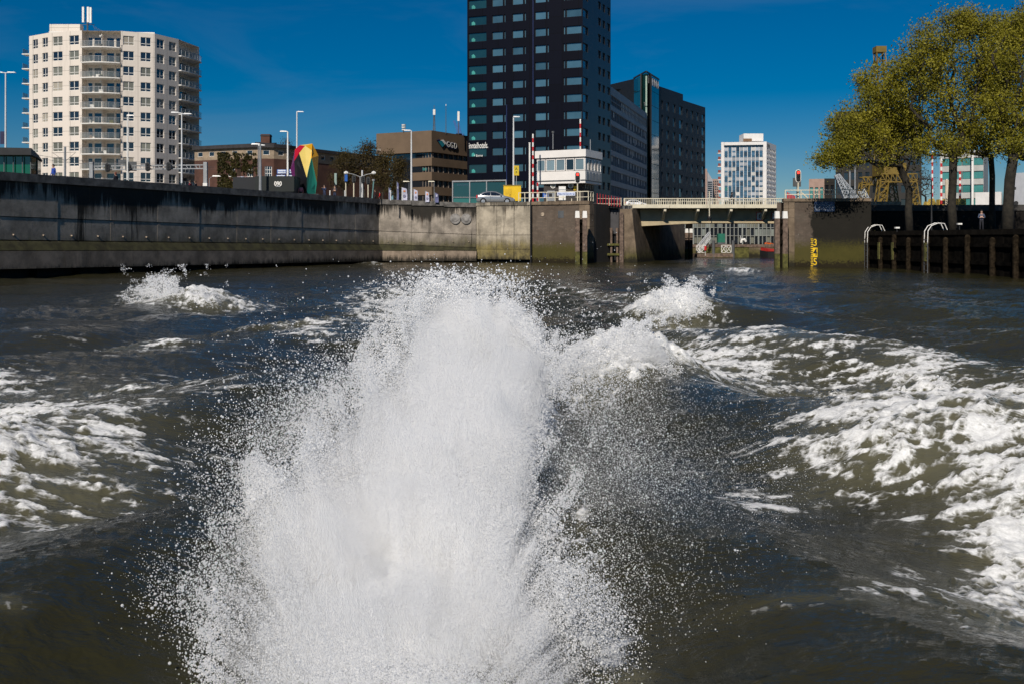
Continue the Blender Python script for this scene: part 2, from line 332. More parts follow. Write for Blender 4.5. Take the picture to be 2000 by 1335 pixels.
# ---------------------------------------------------------------- materials of the setting
def concrete_mat(name, base, zs0, zs1, za0, za1, streak=.9, alg=(.055, .050, .018), algf=.85, streakcol=(.018, .016, .013), joint=0.):
    """weathered quay concrete: black run-off streaks below the coping (zs0..zs1), algae up to the tide mark (za1..za0)"""
    m = bpy.data.materials.new(name); m.use_nodes = True; t = NT(m); b = t.n['Principled BSDF']; b.inputs['Roughness'].default_value = .85; b.inputs['Specular IOR Level'].default_value = .25
    pos = t.new('ShaderNodeNewGeometry').outputs['Position']; sep = t.new('ShaderNodeSeparateXYZ'); t.l(pos, sep.inputs[0]); z = sep.outputs[2]
    rnd = t.new('ShaderNodeObjectInfo').outputs['Random']
    blot = t.noise(pos, .7, 6, .65); grain = t.noise(pos, 9, 5, .7)
    c = t.mix(t.ramp(blot, .3, .72), tuple(v * .52 for v in base), tuple(v * 1.28 for v in base))
    c = t.mix(t.math('MULTIPLY', t.ramp(grain, .45, .75), .35), c, tuple(v * .5 for v in base))
    c = t.mix(t.math('MULTIPLY', rnd, .22), c, tuple(v * .7 for v in base))
    st = t.noise(t.mapped(pos, (2.6, 1.9, .11)), 1.0, 7, .78); st2 = t.noise(t.mapped(pos, (.28, .24, .05)), 1.0, 3, .6); st3 = t.noise(t.mapped(pos, (7, 6, .5)), 1.0, 4, .7)
    h = t.ramp(z, zs0, zs1)
    lvl = t.math('ADD', t.math('ADD', t.math('MULTIPLY', st, 1.0), t.math('MULTIPLY', st2, 1.0)), t.math('ADD', t.math('MULTIPLY', h, .40), t.math('MULTIPLY', st3, .25)))
    k = t.math('MULTIPLY', t.ramp(lvl, 1.24, 1.42), streak)
    c = t.mix(k, c, streakcol)
    c = t.mix(t.math('MULTIPLY', t.ramp(t.noise(t.mapped(pos, (4.5, 3.6, .16), (9, 4, 2)), 1.0, 5, .7), .62, .70), .55), c, (.10, .055, .028))
    wob = t.math('ADD', z, t.math('MULTIPLY', t.math('SUBTRACT', st, .5), 2.0))
    wob = t.math('ADD', wob, t.math('MULTIPLY', t.math('SUBTRACT', grain, .5), 1.0))
    a = t.math('MULTIPLY', t.ramp(wob, za0, za1, 1., 0.), algf)
    c = t.mix(a, c, t.mix(t.ramp(t.noise(pos, 1.1, 4, .7), .35, .65), tuple(v * .5 for v in alg), tuple(v * 1.7 for v in alg)))
    c = t.mix(t.ramp(wob, .25, .75, .85, 0.), c, (.012, .011, .008))
    t.l(c, b.inputs['Base Color']); t.l(t.bump(t.math('ADD', blot, grain), .5, .03), b.inputs['Normal'])
    MATS[name] = m; return m
QC = concrete_mat('quay_concrete', (.37, .32, .265), 4.0, 6.8, 1.7, 3.3, streak=.95)
QL = concrete_mat('quay_ledge', (.32, .25, .19), 40, 41, .2, 1.0, streak=.35, alg=(.03, .028, .016), algf=.6)
QM = concrete_mat('mossy_ledge', (.13, .115, .075), 40, 41, 2.4, 3.2, streak=.4, alg=(.022, .022, .008))
PC = concrete_mat('pier_concrete', (.46, .40, .31), 5.2, 7.4, 1.6, 3.0, streak=.7, alg=(.12, .095, .025))
CP = mat('coping_dark', (.13, .12, .11), .85, var=.5, scale=1.6, bump=.4)
ST = concrete_mat('pier_stone', (.22, .165, .115), 5.6, 9, .6, 2.0, streak=.5, alg=(.06, .055, .015))
def brick_mat(name, c1, c2, mortar, za0, za1, black=0.):
    m = bpy.data.materials.new(name); m.use_nodes = True; t = NT(m); b = t.n['Principled BSDF']; b.inputs['Roughness'].default_value = .9; b.inputs['Specular IOR Level'].default_value = .2
    pos = t.new('ShaderNodeNewGeometry').outputs['Position']; sep = t.new('ShaderNodeSeparateXYZ'); t.l(pos, sep.inputs[0])
    cmb = t.new('ShaderNodeCombineXYZ'); t.l(t.math('ADD', sep.outputs[0], t.math('MULTIPLY', sep.outputs[1], .3)), cmb.inputs[0]); t.l(sep.outputs[2], cmb.inputs[1])
    br = t.new('ShaderNodeTexBrick', Scale=1.0); br.inputs['Brick Width'].default_value = .44; br.inputs['Row Height'].default_value = .15; br.inputs['Mortar Size'].default_value = .014
    br.inputs['Color1'].default_value = (*c1, 1); br.inputs['Color2'].default_value = (*c2, 1); br.inputs['Mortar'].default_value = (*mortar, 1); t.l(cmb.outputs[0], br.inputs['Vector'])
    n = t.noise(pos, .9, 6, .7); g = t.noise(pos, 6, 5, .7)
    c = t.mix(t.ramp(n, .35, .7), br.outputs[0], tuple(v * .55 for v in c1))
    c = t.mix(t.math('MULTIPLY', t.ramp(t.noise(t.mapped(pos, (5, 5, .9)), 1.0, 5, .7), .66, .74), .7), c, (.45, .43, .38))     # lime runs
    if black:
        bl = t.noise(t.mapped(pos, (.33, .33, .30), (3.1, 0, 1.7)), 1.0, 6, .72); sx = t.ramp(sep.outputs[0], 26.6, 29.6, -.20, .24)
        c = t.mix(t.math('MULTIPLY', t.ramp(t.math('ADD', bl, sx), .47, .56), black), c, (.010, .010, .008))              # painted shade: ragged black patches, thicker towards the east
    wob = t.math('ADD', sep.outputs[2], t.math('MULTIPLY', t.math('SUBTRACT', g, .5), 2.2))
    c = t.mix(t.math('MULTIPLY', t.ramp(wob, za0, za1, 1., 0.), .9), c, t.mix(n, (.035, .035, .008), (.10, .085, .02)))
    c = t.mix(t.ramp(wob, .3, .7, .9, 0.), c, (.014, .010, .006))
    t.l(c, b.inputs['Base Color']); t.l(t.bump(br.outputs['Fac'], -.5, .015), b.inputs['Normal'])
    MATS[name] = m; return m
BK = brick_mat('pier_brick', (.165, .125, .095), (.125, .098, .078), (.10, .085, .07), 1.5, 2.6)
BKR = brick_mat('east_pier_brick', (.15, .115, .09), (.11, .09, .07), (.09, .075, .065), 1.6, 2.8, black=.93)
DARKBRICK = brick_mat('dark_retaining_brick', (.020, .016, .013), (.015, .012, .010), (.012, .011, .010), 3.3, 3.5)  # near-black brick: shade of the east bank is put into its colour
ASPH = mat('asphalt', (.06, .058, .055), .9, var=.3, scale=.6, bump=.3); PAVE = mat('paving', (.17, .16, .145), .9, var=.25, scale=.5, bump=.3)
BLACK = mat('black_steel', (.010, .010, .011), .5, var=.3); CREAM = mat('cream_paint', (.66, .60, .46), .5, var=.1, bump=.1); WHITE = mat('white_paint', (.80, .78, .74), .5, var=.06, scale=.8)
GREY = mat('grey_steel', (.33, .34, .35), .45, metal=.3, var=.15); DGREY = mat('dark_grey_steel', (.09, .095, .10), .5, var=.2); RED = mat('red_paint', (.55, .02, .025), .45, var=.1); YEL = mat('yellow_paint', (.78, .50, .01), .45, var=.1)
BLUE = mat('blue_paint', (.01, .10, .42), .4, var=.1); TIMBER = mat('weathered_timber', (.15, .105, .08), .9, var=.45, scale=3, bump=.6); SHADETIMBER = mat('shade_black_timber', (.006, .005, .004), .85, var=.6, scale=2, bump=.5, spec=.04)  # last timber near-black: the east quay's shade is put into its colour
MOSSY = mat('mossy_timber', (.09, .085, .02), .9, var=.5, scale=3, bump=.6); PALE = mat('pale_timber', (.34, .27, .20), .85, var=.35, scale=3, bump=.4)

# ---------------------------------------------------------------- ground
def sheet(name, poly, z, m, depth=3.0):
    o = MB().prism(poly, z - depth, z).build(name, m); return struct(o)
WQ = 6.68
WA0, WA1, WB1, WC1, WD1 = (-43.9, 43.4), (-15.0, 112.0), (-4.09, 113.5), (2.1, 111.0), (8.4, 108.0)
sheet('ground', [(-700, 40), (-46.5, 42.5), (-16.5, 113.5), (-4, 115), (2.6, 112.5), (8.2, 110.0), (11.8, 116), (23, 142), (24, 166), (700, 166), (700, 1500), (-700, 1500)], WQ, PAVE, 9.5)
sheet('road', [(-60, 60), (-54, 58), (-24, 121), (-3, 124), (10.5, 118), (21, 140), (-10, 150), (-80, 150)], WQ + .004, ASPH, .02)
sheet('quay_pavement', [(33.2, 92.6), (35.0, 68.0), (37.2, 40.0), (200, 40), (200, 99), (33.6, 99)], 3.25, mat('quay_setts', (.05, .045, .04), .9, var=.4, scale=2, bump=.4), 6)
sheet('ground', [(33.8, 99.2), (200, 90), (200, 166), (47, 166), (37, 120)], 5.75, ASPH, 9)
sheet('far_quay_pavement', [(24, 142.5), (60, 142.5), (60, 166), (24, 166)], 1.75, PAVE, 4)

# ---------------------------------------------------------------- long concrete quay wall on the west bank
def lerp(a, b, t): return a + (b - a) * t
Wa = Wall(WA0, WA1); Wb = Wall(WA1, WB1); Wc = Wall(WB1, WC1); Wd = Wall(WC1, WD1)
qw = thing('quay_wall', 'long stained concrete quay wall with algae and a parapet', 'wall', (-30, 78, 0))
UA, UB = Wa.u(0), Wa.w
def za(u, z0, z1): return lerp(z0, z1, (u - UA) / (UB - UA))
def slab(W, u0, u1, b0, b1, t0, t1, out, thick, name, m, par, slope=0.):
    """one panel between u0 and u1: bottom heights b0,b1, top heights t0,t1; slope pushes the foot outwards"""
    p = [W.pt(u0, b0, out + slope), W.pt(u1, b1, out + slope), W.pt(u1, t1, out), W.pt(u0, t0, out)]
    q = [W.pt(u0, b0, out - thick), W.pt(u1, b1, out - thick), W.pt(u1, t1, out - thick), W.pt(u0, t0, out - thick)]
    mb = MB().add(p + q, [(0, 1, 2, 3), (7, 6, 5, 4), (1, 0, 4, 5), (2, 1, 5, 6), (3, 2, 6, 7), (0, 3, 7, 4)]); return mb.build(name, m, par)
backA = MB(); backA.prism([Wa.pt(-.5, 0, -.55).xy, Wa.pt(UB + .3, 0, -.55).xy, Wa.pt(UB + .3, 0, -2.4).xy, Wa.pt(-.5, 0, -2.4).xy], -3, 6.6)
backA.build('core', mat('joint_dark', (.022, .020, .018), .95), qw)
n = 15; us = [UB * i / n for i in range(n + 1)]
for i in range(n):
    a, b = us[i] + .012, us[i + 1] - .012; j = .012 * (i % 3)
    slab(Wa, a, b, za(a, 4.2, 3.58), za(b, 4.2, 3.58), 6.55, 6.55, .0 + j, .5, 'upper_panel', QC, qw)
    slab(Wa, a, b, za(a, 2.62, 2.05), za(b, 2.62, 2.05), za(a, 4.15, 3.53), za(b, 4.15, 3.53), -.03 + j, .5, 'middle_panel', QC, qw)
    slab(Wa, a, b, 6.58, 6.58, 7.16, 7.14, .16, .7, 'coping_block', CP, qw)
    for k in range(2):
        u = a + (k + .5) * (b - a) / 2; MB().tube([Wa.pt(u, za(u, 2.98, 2.40), -.1), Wa.pt(u, za(u, 2.94, 2.36), .12)], .055, 8).build('drain_pipe', PALE, qw)
for i in range(5):
    a, b = UB * i / 5 + .02, UB * (i + 1) / 5 - .02
    slab(Wa, a, b, za(a, 1.9, 1.38), za(b, 1.9, 1.38), za(a, 2.55, 2.0), za(b, 2.55, 2.0), .05, .7, 'mossy_ledge', QM, qw, .55)
    slab(Wa, a, b, za(a, .66, .16), za(b, .66, .16), za(a, 1.86, 1.34), za(b, 1.86, 1.34), .62, 1.1, 'foot_beam', QL, qw)
    for k in range(4):
        u = a + (k + .5) * (b - a) / 4; MB().tube([Wa.pt(u, -2, -.2), Wa.pt(u, za(u, .8, .3), -.2)], .25, 8).build('pile', SHADETIMBER, qw)
# bend of the wall, sunlit stretch
qb = thing('quay_wall', 'short sunlit bend of concrete quay wall with two round plates', 'wall', (-9, 113, 0))
MB().prism([Wb.pt(-.2, 0, -.55).xy, Wb.pt(Wb.w + .2, 0, -.55).xy, Wb.pt(Wb.w + .2, 0, -2.2).xy, Wb.pt(-.2, 0, -2.2).xy], -3, 6.5).build('core', MATS['joint_dark'], qb)
for i in range(3):
    a, b = Wb.w * i / 3 + .012, Wb.w * (i + 1) / 3 - .012; t0, t1 = lerp(7.12, 6.72, i / 3), lerp(7.12, 6.72, (i + 1) / 3)
    zz0, zz1 = lerp(3.56, 3.15, i / 3), lerp(3.56, 3.15, (i + 1) / 3)
    slab(Wb, a, b, zz0, zz1, t0 - .6, t1 - .5, 0, .5, 'upper_panel', QC, qb); slab(Wb, a, b, zz0 - 1.5, zz1 - 1.45, zz0 - .05, zz1 - .05, -.02, .5, 'middle_panel', QC, qb)
    slab(Wb, a, b, t0 - .57, t1 - .47, t0, t1, .14, .7, 'coping_block', CP, qb)
    slab(Wb, a, b, 1.36, 1.3, zz0 - 1.54, zz1 - 1.5, .05, .7, 'mossy_ledge', QM, qb, .4); slab(Wb, a, b, .18, .12, 1.32, 1.26, .5, 1.0, 'foot_beam', QL, qb)
    for k in range(2): MB().tube([Wb.pt(a + 1 + 1.8 * k, 2.35, -.1), Wb.pt(a + 1 + 1.8 * k, 2.32, .1)], .055, 8).build('drain_pipe', PALE, qb)
for px in (889, 910):
    u = Wb.u(px); z = Wb.z(px, 428); ring = MB()
    ring.tube([Wb.pt(u, z, .01), Wb.pt(u, z, .16)], [.62, .58], 24); ring.build('round_plate', mat('worn_steel_plate', (.30, .28, .26), .6, metal=.4, var=.4, scale=2, bump=.3), qb)
    MB().tube([Wb.pt(u, z, .12), Wb.pt(u, z, .2)], [.36, .30], 20).build('hub', MATS['worn_steel_plate'], qb)

# ---------------------------------------------------------------- west bridge pier: concrete stretch, brick stretch, stone corner
pw = thing('bridge_pier', 'concrete and dark brick pier below the white control house', 'pier', (2, 112, 0))
MB().prism([Wc.pt(-.1, 0, -.4).xy, Wc.pt(Wc.w, 0, -.4).xy, Wd.pt(Wd.w - .15, 0, -.4).xy, (9.2, 109.3), (12.0, 114.5), (12.0, 116), (-4.2, 116)], -3, 6.5).build('core', MATS['joint_dark'], pw)
for (p0, p1) in ((930.5, 970), (970.6, 1003.5), (1004.5, 1036)):
    a, b = Wc.u(p0), Wc.u(p1)
    slab(Wc, a, b, 3.1, 3.1, 6.4, 6.4, 0, .5, 'upper_panel', PC, pw); slab(Wc, a, b, 1.5, 1.5, 3.06, 3.06, .01, .5, 'middle_panel', PC, pw); slab(Wc, a, b, .35, .35, 1.46, 1.46, .06, .5, 'foot_block', PC, pw)
    slab(Wc, a, b, 6.42, 6.42, WQ + .1, WQ + .1, .10, .8, 'coping_block', PC, pw)
a, b = Wd.u(1040), Wd.u(1131); slab(Wd, a, b, -2, -2, 6.38, 6.38, 0, .6, 'brick_face', BK, pw)
for i, (z0, z1) in enumerate(((-2, 1.2), (1.22, 2.6), (2.62, 4.0), (4.02, 5.3), (5.32, 6.4))):
    slab(Wd, Wd.u(1132), Wd.u(1141.5) - .01, z0, z1, z1, z1, .06, .6, 'corner_stone', ST, pw) if False else None
    slab(Wd, b + .02, (b + Wd.w) / 2 - .01, z0, z0, z1, z1, .05, .6, 'corner_stone', ST, pw); slab(Wd, (b + Wd.w) / 2 + .01, Wd.w, z0, z0, z1, z1, .05, .6, 'corner_stone', ST, pw)
cs = Wall((8.42, 107.95), (9.25, 109.55))
for z0, z1 in ((-2, 1.2), (1.22, 2.6), (2.62, 4.0), (4.02, 5.3), (5.32, 6.4)): slab(cs, .02, cs.w, z0, z0, z1, z1, .0, .6, 'side_stone', ST, pw)
for i in range(8):
    u0, u1 = lerp(Wd.u(1037), Wd.w + .06, i / 8) + .01, lerp(Wd.u(1037), Wd.w + .06, (i + 1) / 8) - .01
    slab(Wd, u0, u1, 6.42, 6.42, WQ + .1, WQ + .1, .14, .9, 'coping_stone', ST, pw)
slab(Wd, Wd.u(1090), Wd.u(1101), Wd.z(1095, 426), Wd.z(1095, 426), Wd.z(1095, 412), Wd.z(1095, 412), .02, .1, 'bricked_panel', DGREY, pw)
u = Wd.u(1060); MB().tube([Wd.pt(u, Wd.z(1060, 419), .0), Wd.pt(u, Wd.z(1060, 419), .08)], .22, 16).build('round_cover', PALE, pw)
MB().box(Wd.pt(Wd.u(1037.5), 3, .05), (.16, .2, 8), Wd.rz).build('expansion_joint', BLACK, pw)
# recess with steel gate and timber fender beside the pier
pg = thing('fender_gate', 'dark steel gate and mossy timber fender in the recess beside the pier', 'fender', (10.5, 112, 0))
Wg = Wall((9.35, 112.6), (12.2, 112.9))
slab(Wg, 0, Wg.w, -2, -2, 6.2, 6.2, -.5, .3, 'back_wall', BLACK, pg)
slab(Wg, .05, Wg.w - .05, Wg.z(1185, 457), Wg.z(1185, 457), Wg.z(1185, 410), Wg.z(1185, 410), -.2, .12, 'steel_plate', mat('gate_plate', (.06, .058, .062), .6, var=.25, scale=.8), pg)
for px in (1170.5, 1181.5, 1193, 1204.5):
    u = Wg.u(px); zt = Wg.z(px, 446); MB().tube([Wg.pt(u, -2, .35), Wg.pt(u, 3.3, .30), Wg.pt(u, zt, .22)], [.13, .13, .17], 8).build('fender_post', TIMBER, pg)
for py in (478, 497): 
    z = Wg.z(1185, py); MB().beam(Wg.pt(-.1, z, .52), Wg.pt(Wg.w, z, .52), .18, .24).build('waling', MOSSY, pg)
MB().beam(Wg.pt(0, 6.35, .1), Wg.pt(Wg.w, 6.25, .1), .5, .3).build('top_beam', BLACK, pg)
# red-and-cream barrier above the gate
rb = thing('barrier_fence', 'red picket gate fence across the gap between pier and bridge', 'fence', (10.5, 112, 6.5))
for i in range(9):
    t = i / 8; px = lerp(1166.5, 1210.5, t); p = PX(px, lerp(378, 386, t), 112); q = PX(px, lerp(399, 405, t), 112); MB().beam(p, q, .12, .05).build('picket', RED, rb)
for dy in (2, 12): MB().beam(PX(1166, 386 + dy, 112.1), PX(1214, 387 + dy, 112.1), .05).build('rail', CREAM, rb)
for px in (1190, 1206, 1213): MB().beam(PX(px, 387, 112.15), PX(px, 402, 112.15), .07).build('rail_post', CREAM, rb)

# ---------------------------------------------------------------- abutment and bridge
BD = 114.0
ab = thing('bridge_abutment', 'dark sloping concrete abutment under the cream bridge end', 'abutment', (13, 114, 0))
x0, x1, x2 = XX(1211, 111.5), XX(1234, 111.5), XX(1248, 112)
MB().add([(x0, 111.5, -2), (x2, 111.7, -2), (x1, 111.5, 6.0), (x0, 111.5, 6.0), (23.5, 140, -2), (25, 140, -2), (24, 140, 6.0), (22.5, 140, 6.0)],
         [(0, 1, 2, 3), (1, 5, 6, 2), (3, 2, 6, 7), (0, 3, 7, 4), (4, 7, 6, 5), (0, 4, 5, 1)]).build('abutment_wall', ST, ab)
MB().box((x0 + .12, 111.3, 1.8), (.42, .5, 7.6)).build('corner_post', TIMBER, ab)
br = thing('bascule_bridge', 'cream steel bridge with barred railing spanning the harbour entrance', 'bridge', (20, BD, 5))
xl, xr = XX(1217, BD), 35.0; dk = (6.0, 14.0)                       # deck runs back along the channel
MB().prism([(xl, BD + .5), (xr, BD + .5), (xr + dk[0], BD + dk[1]), (xl + dk[0], BD + dk[1])], 6.05, 6.45).build('deck', DGREY, br)
for i in range(5): 
    a, b = lerp(xl + 1, xr, i / 5) + .02, lerp(xl + 1, xr, (i + 1) / 5) - .02; MB().box(((a + b) / 2, BD, ZZ(403.5, BD)), (b - a, 1.0, .42)).build('fascia_plate', CREAM, br)
gz = lambda px, py: (XX(px, BD + 1.3), BD + 1.3, ZZ(py, BD + 1.3))
GIRD = mat('girder_paint', (.46, .37, .23), .55, var=.18, scale=.7)
MB().add([gz(1233, 408), gz(1620, 408), gz(1620, 437), gz(1370, 436), gz(1310, 439), gz(1236, 443)] + [(p[0] + .4, p[1] + .9, p[2]) for p in (gz(1233, 408), gz(1620, 408), gz(1620, 437), gz(1370, 436), gz(1310, 439), gz(1236, 443))],
    [(0, 5, 4, 3, 2, 1), (6, 7, 8, 9, 10, 11)] + [(i, (i + 1) % 6, 6 + (i + 1) % 6, 6 + i) for i in range(6)]).build('main_girder', GIRD, br)
for k in range(1, 5): MB().box((xl + 10 + dk[0] * k / 5 + 1.5, BD + 1.5 + 2.6 * k, 5.3), (20, .5, 1.5)).build('inner_girder', DGREY, br)
MB().prism([(xl + 1.2, BD + 2.0), (xr, BD + 2.0), (xr + 5, BD + 13), (xl + 6.2, BD + 13)], 4.75, 4.9).build('underside', BLACK, br)
for px in (1235, 1298, 1362.5, 1427, 1494):
    x = XX(px, BD); zt = ZZ(408, BD); mb = MB(); mb.add([(x - .14, BD - .35, zt), (x - .14, BD + 1.35, zt), (x - .14, BD + 1.35, zt - 1.35), (x - .14, BD - .35, zt - .3), (x + .14, BD - .35, zt), (x + .14, BD + 1.35, zt), (x + .14, BD + 1.35, zt - 1.35), (x + .14, BD - .35, zt - .3)],
        [(0, 1, 2, 3), (7, 6, 5, 4), (0, 4, 5, 1), (1, 5, 6, 2), (2, 6, 7, 3), (3, 7, 4, 0)]); mb.build('bracket', CREAM, br)
zt, zb = ZZ(388.5, BD), ZZ(401, BD); xa, xb = XX(1218, BD), XX(1560, BD); by = BD - .3
ra = MB().beam((xa, by, zt), (xb, by, zt), .12, .09).build('top_rail', CREAM, br); MB().beam((xa, by, zb), (xb, by, zb), .08, .07).build('bottom_rail', CREAM, br)
bal = MB(); nb = 84
for i in range(nb + 1):
    x = lerp(xa, xb, i / nb); bal.box((x, by, (zt + zb) / 2), (.055, .05, zt - zb))
o = bal.build('railing_bars', CREAM, br); o['kind'] = 'stuff'
for px in (1219, 1323, 1385.5, 1494, 1529): MB().box((XX(px, BD), by - .03, (zt + zb) / 2), (.13, .1, zt - zb + .1)).build('rail_post', CREAM, br)
# far railing of the bridge deck
yb2 = BD + 13; fr = MB(); zz_ = 6.45
for i in range(60): fr.box((lerp(xa + 5.5, xb + 5.5, i / 59), yb2, zz_ + .5), (.05, .05, 1.0))
fr.beam((xa + 5.5, yb2, zz_ + 1), (xb + 5.5, yb2, zz_ + 1), .08); o = fr.build('far_railing', CREAM, br); o['kind'] = 'stuff'
nl = thing('navigation_lamp', 'black lamp hanging on a cream pole from the bridge railing', 'lamp', PX(1385.5, 430, BD - .8))
MB().tube([PX(1385.5, 374, BD - .8), PX(1385.5, 424, BD - .8)], .06, 8).build('pole', CREAM, nl); MB().tube([PX(1385.5, 423, BD - .8), PX(1385.5, 426, BD - .8), PX(1385.5, 431, BD - .8)], [.12, .26, .2], 12).build('lamp_housing', BLACK, nl)
def plate_sign(name, label, px0, py0, px1, py1, d, txt, border, face, tcol, size, group=None, rz=0., sx=1., cat='sign', thick=.04, lines=None, post=None):
    c = PX((px0 + px1) / 2, (py0 + py1) / 2, d); w_, h_ = (px1 - px0) / F * d, (py1 - py0) / F * d; M = Matrix.Translation(c) @ Matrix.Rotation(rz, 4, 'Z')
    t = thing(name, label, cat, c, group); MB().box((0, 0, 0), (w_, thick, h_), M=M).build('border', border, t)
    MB().box((0, -thick * .6, 0), (w_ * .84 if border is not face else w_, thick * .5, h_ * .84 if border is not face else h_), M=M).build('face', face, t)
    for body, dx, dz, s in (lines or ([(txt, 0, 0, size)] if txt else [])): text(body, 'lettering', tcol, t, M @ Matrix.Translation((dx, -thick - .012, dz)), s, sx)
    if post: MB().beam(c + Vector((0, .08, h_ / 2)), c + Vector((0, .08, -post)), .07).build('post', GREY, t)
    return t
plate_sign('clearance_sign', 'square white sign with red border and a black 6 on the bridge girder', 1477, 414.5, 1492, 431, BD + 1.2, '6', RED, WHITE, BLACK, .8)
plate_sign('clearance_sign', 'red-bordered sign half hidden behind the fender posts', 1507, 415, 1521, 430, BD + 1.2, '', RED, WHITE, BLACK, .8, lines=[('<', 0, 0, .9)])

# ---------------------------------------------------------------- fender dolphins
def dolphin(name, label, pxs, ptop, pcap, d, wpx):
    t = thing(name, label, 'mooring post', PX(sum(pxs) / 2, 512, d), None); w_ = wpx / F * d
    for px in pxs:
        x = XX(px, d); zt = ZZ(ptop, d); zc = ZZ(pcap, d)
        p = MB().box((x, d, (zc - 2) / 2), (w_, w_, zc + 2)).build('post', TIMBER, t)
        MB().box((x, d - .003, .55), (w_ * 1.02, w_ * 1.02, 1.5)).build('algae_foot', MOSSY, p)
        h = w_ / 2 * 1.04; k = h * .82
        MB().add([(x - h, d - h, zc), (x + h, d - h, zc), (x + h, d + h, zc), (x - h, d + h, zc), (x - k, d - k, zt), (x + k, d - k, zt), (x + k, d + k, zt), (x - k, d + k, zt)], [(0, 3, 2, 1), (4, 5, 6, 7), (0, 1, 5, 4), (1, 2, 6, 5), (2, 3, 7, 6), (3, 0, 4, 7)]).build('cap', WHITE, t)
    for z in (ZZ(pcap + 6, d), ZZ(pcap + 26, d), ZZ(pcap + 46, d)): MB().beam((XX(pxs[0], d), d + .1, z), (XX(pxs[1], d), d + .1, z), .3, .36).build('cross_beam', SHADETIMBER, t)
    MB().box(((XX(pxs[0], d) + XX(pxs[1], d)) / 2 + .1, d + w_ * .9, 1.4), (XX(pxs[1], d) - XX(pxs[0], d) + w_ * .8, w_ * .5, 6.6)).build('backing_post', SHADETIMBER, t)
    return t
dolphin('fender_dolphin', 'two timber fender posts with white caps against the brick pier', (1127.5, 1142), 412.5, 426, 105.5, 8.6)
dolphin('fender_dolphin', 'two timber fender posts with white caps beside the height gauge pier', (1517.5, 1533), 413, 427, 91.2, 9)
dolphin('fender_dolphin', 'slender mossy fender posts with white caps seen through the bridge opening', (1341, 1349.5), 447, 455, 133, 6)

# ---------------------------------------------------------------- east pier
pe = thing('bridge_pier', 'shade-painted brick east pier with yellow height gauge and blue sign', 'pier', (29, 93, 0))
E0, E1 = (25.35, 93.0), (33.2, 92.0); We = Wall(E0, E1)
MB().prism([We.pt(.05, 0, -.5).xy, We.pt(We.w - .05, 0, -.5).xy, (37.5, 121), (44, 142), (46, 166), (47, 166), (45.5, 140), (36, 116)] if False else [We.pt(.05, 0, -.5).xy, We.pt(We.w - .05, 0, -.5).xy, (37, 121), (47, 143), (46, 143), (34.6, 116)], -3, 6.15).build('core', MATS['joint_dark'], pe)
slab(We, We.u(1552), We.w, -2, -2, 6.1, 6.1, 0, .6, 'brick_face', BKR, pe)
for z0, z1 in ((-2, 1.4), (1.42, 2.9), (2.92, 4.6), (4.62, 5.5), (5.52, 6.1)):
    for p0, p1 in ((1531, 1540), (1540.6, 1551.6)): slab(We, We.u(p0), We.u(p1), z0, z0, z1, z1, .05, .6, 'corner_stone', ST, pe)
for i in range(6):
    u0, u1 = We.w * i / 6 + .01, We.w * (i + 1) / 6 - .01; slab(We, u0, u1, 6.13, 6.13, 6.42, 6.42, .12, 1.2, 'coping_stone', ST, pe)
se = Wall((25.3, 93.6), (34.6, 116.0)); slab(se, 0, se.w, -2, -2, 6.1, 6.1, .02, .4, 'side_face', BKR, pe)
# height gauge
gg = thing('height_gauge', 'yellow and black water height gauge board on the east pier', 'gauge', We.pt(We.u(1588), 0, .1))
u = We.u(1589.5); zt, zb = We.z(1589, 465), We.z(1589, 521)
MB().box(We.pt(u, (zt + zb) / 2, .09), (.62, .08, zt - zb), We.rz).build('board', BLACK, gg)
um = 18.6 / F * 93; z0 = We.z(1589, 484)                               # one unit of the scale
MB().box(We.pt(u + .09, z0 - um / 2, .135), (.42, .02, um), We.rz).build('panel', YEL, gg)
for k in range(-1, 2):
    zc = z0 - um * (k + .5); text(str(4 + k), 'digit', BLACK if k == 0 else YEL, gg, We.M(u + .10, zc, .16), .92, .8, bold=.012)
    for j in range(5): MB().box(We.pt(u - .2 + (.03 if j % 2 else 0), zc + um * (.4 - .2 * j), .14), (.22, .025, um * .09), We.rz).build('tick', YEL, gg)
sb = thing('notice_board', 'blue notice board with four white lines on the east pier', 'sign', We.pt(We.u(1610), 5.5, .1))
ub0, ub1, zb0, zb1 = We.u(1590), We.u(1630), We.z(1610, 413.5), We.z(1610, 394)
MB().box(We.pt((ub0 + ub1) / 2, (zb0 + zb1) / 2, .06), (ub1 - ub0, .06, zb1 - zb0), We.rz).build('board', mat('sign_navy', (.010, .035, .10), .5, var=.3, scale=3), sb)
for i, tx in enumerate(('LET OP', 'HOOGTESCHAAL', 'GEEFT DE HOOGTE', 'IN METERS AAN')):
    text(tx, 'lettering', mat('faded_white', (.42, .46, .50), .6, var=.4, scale=9), sb, We.M((ub0 + ub1) / 2, lerp(zb1, zb0, .16 + .225 * i), .10), .22, 1.0, .004)
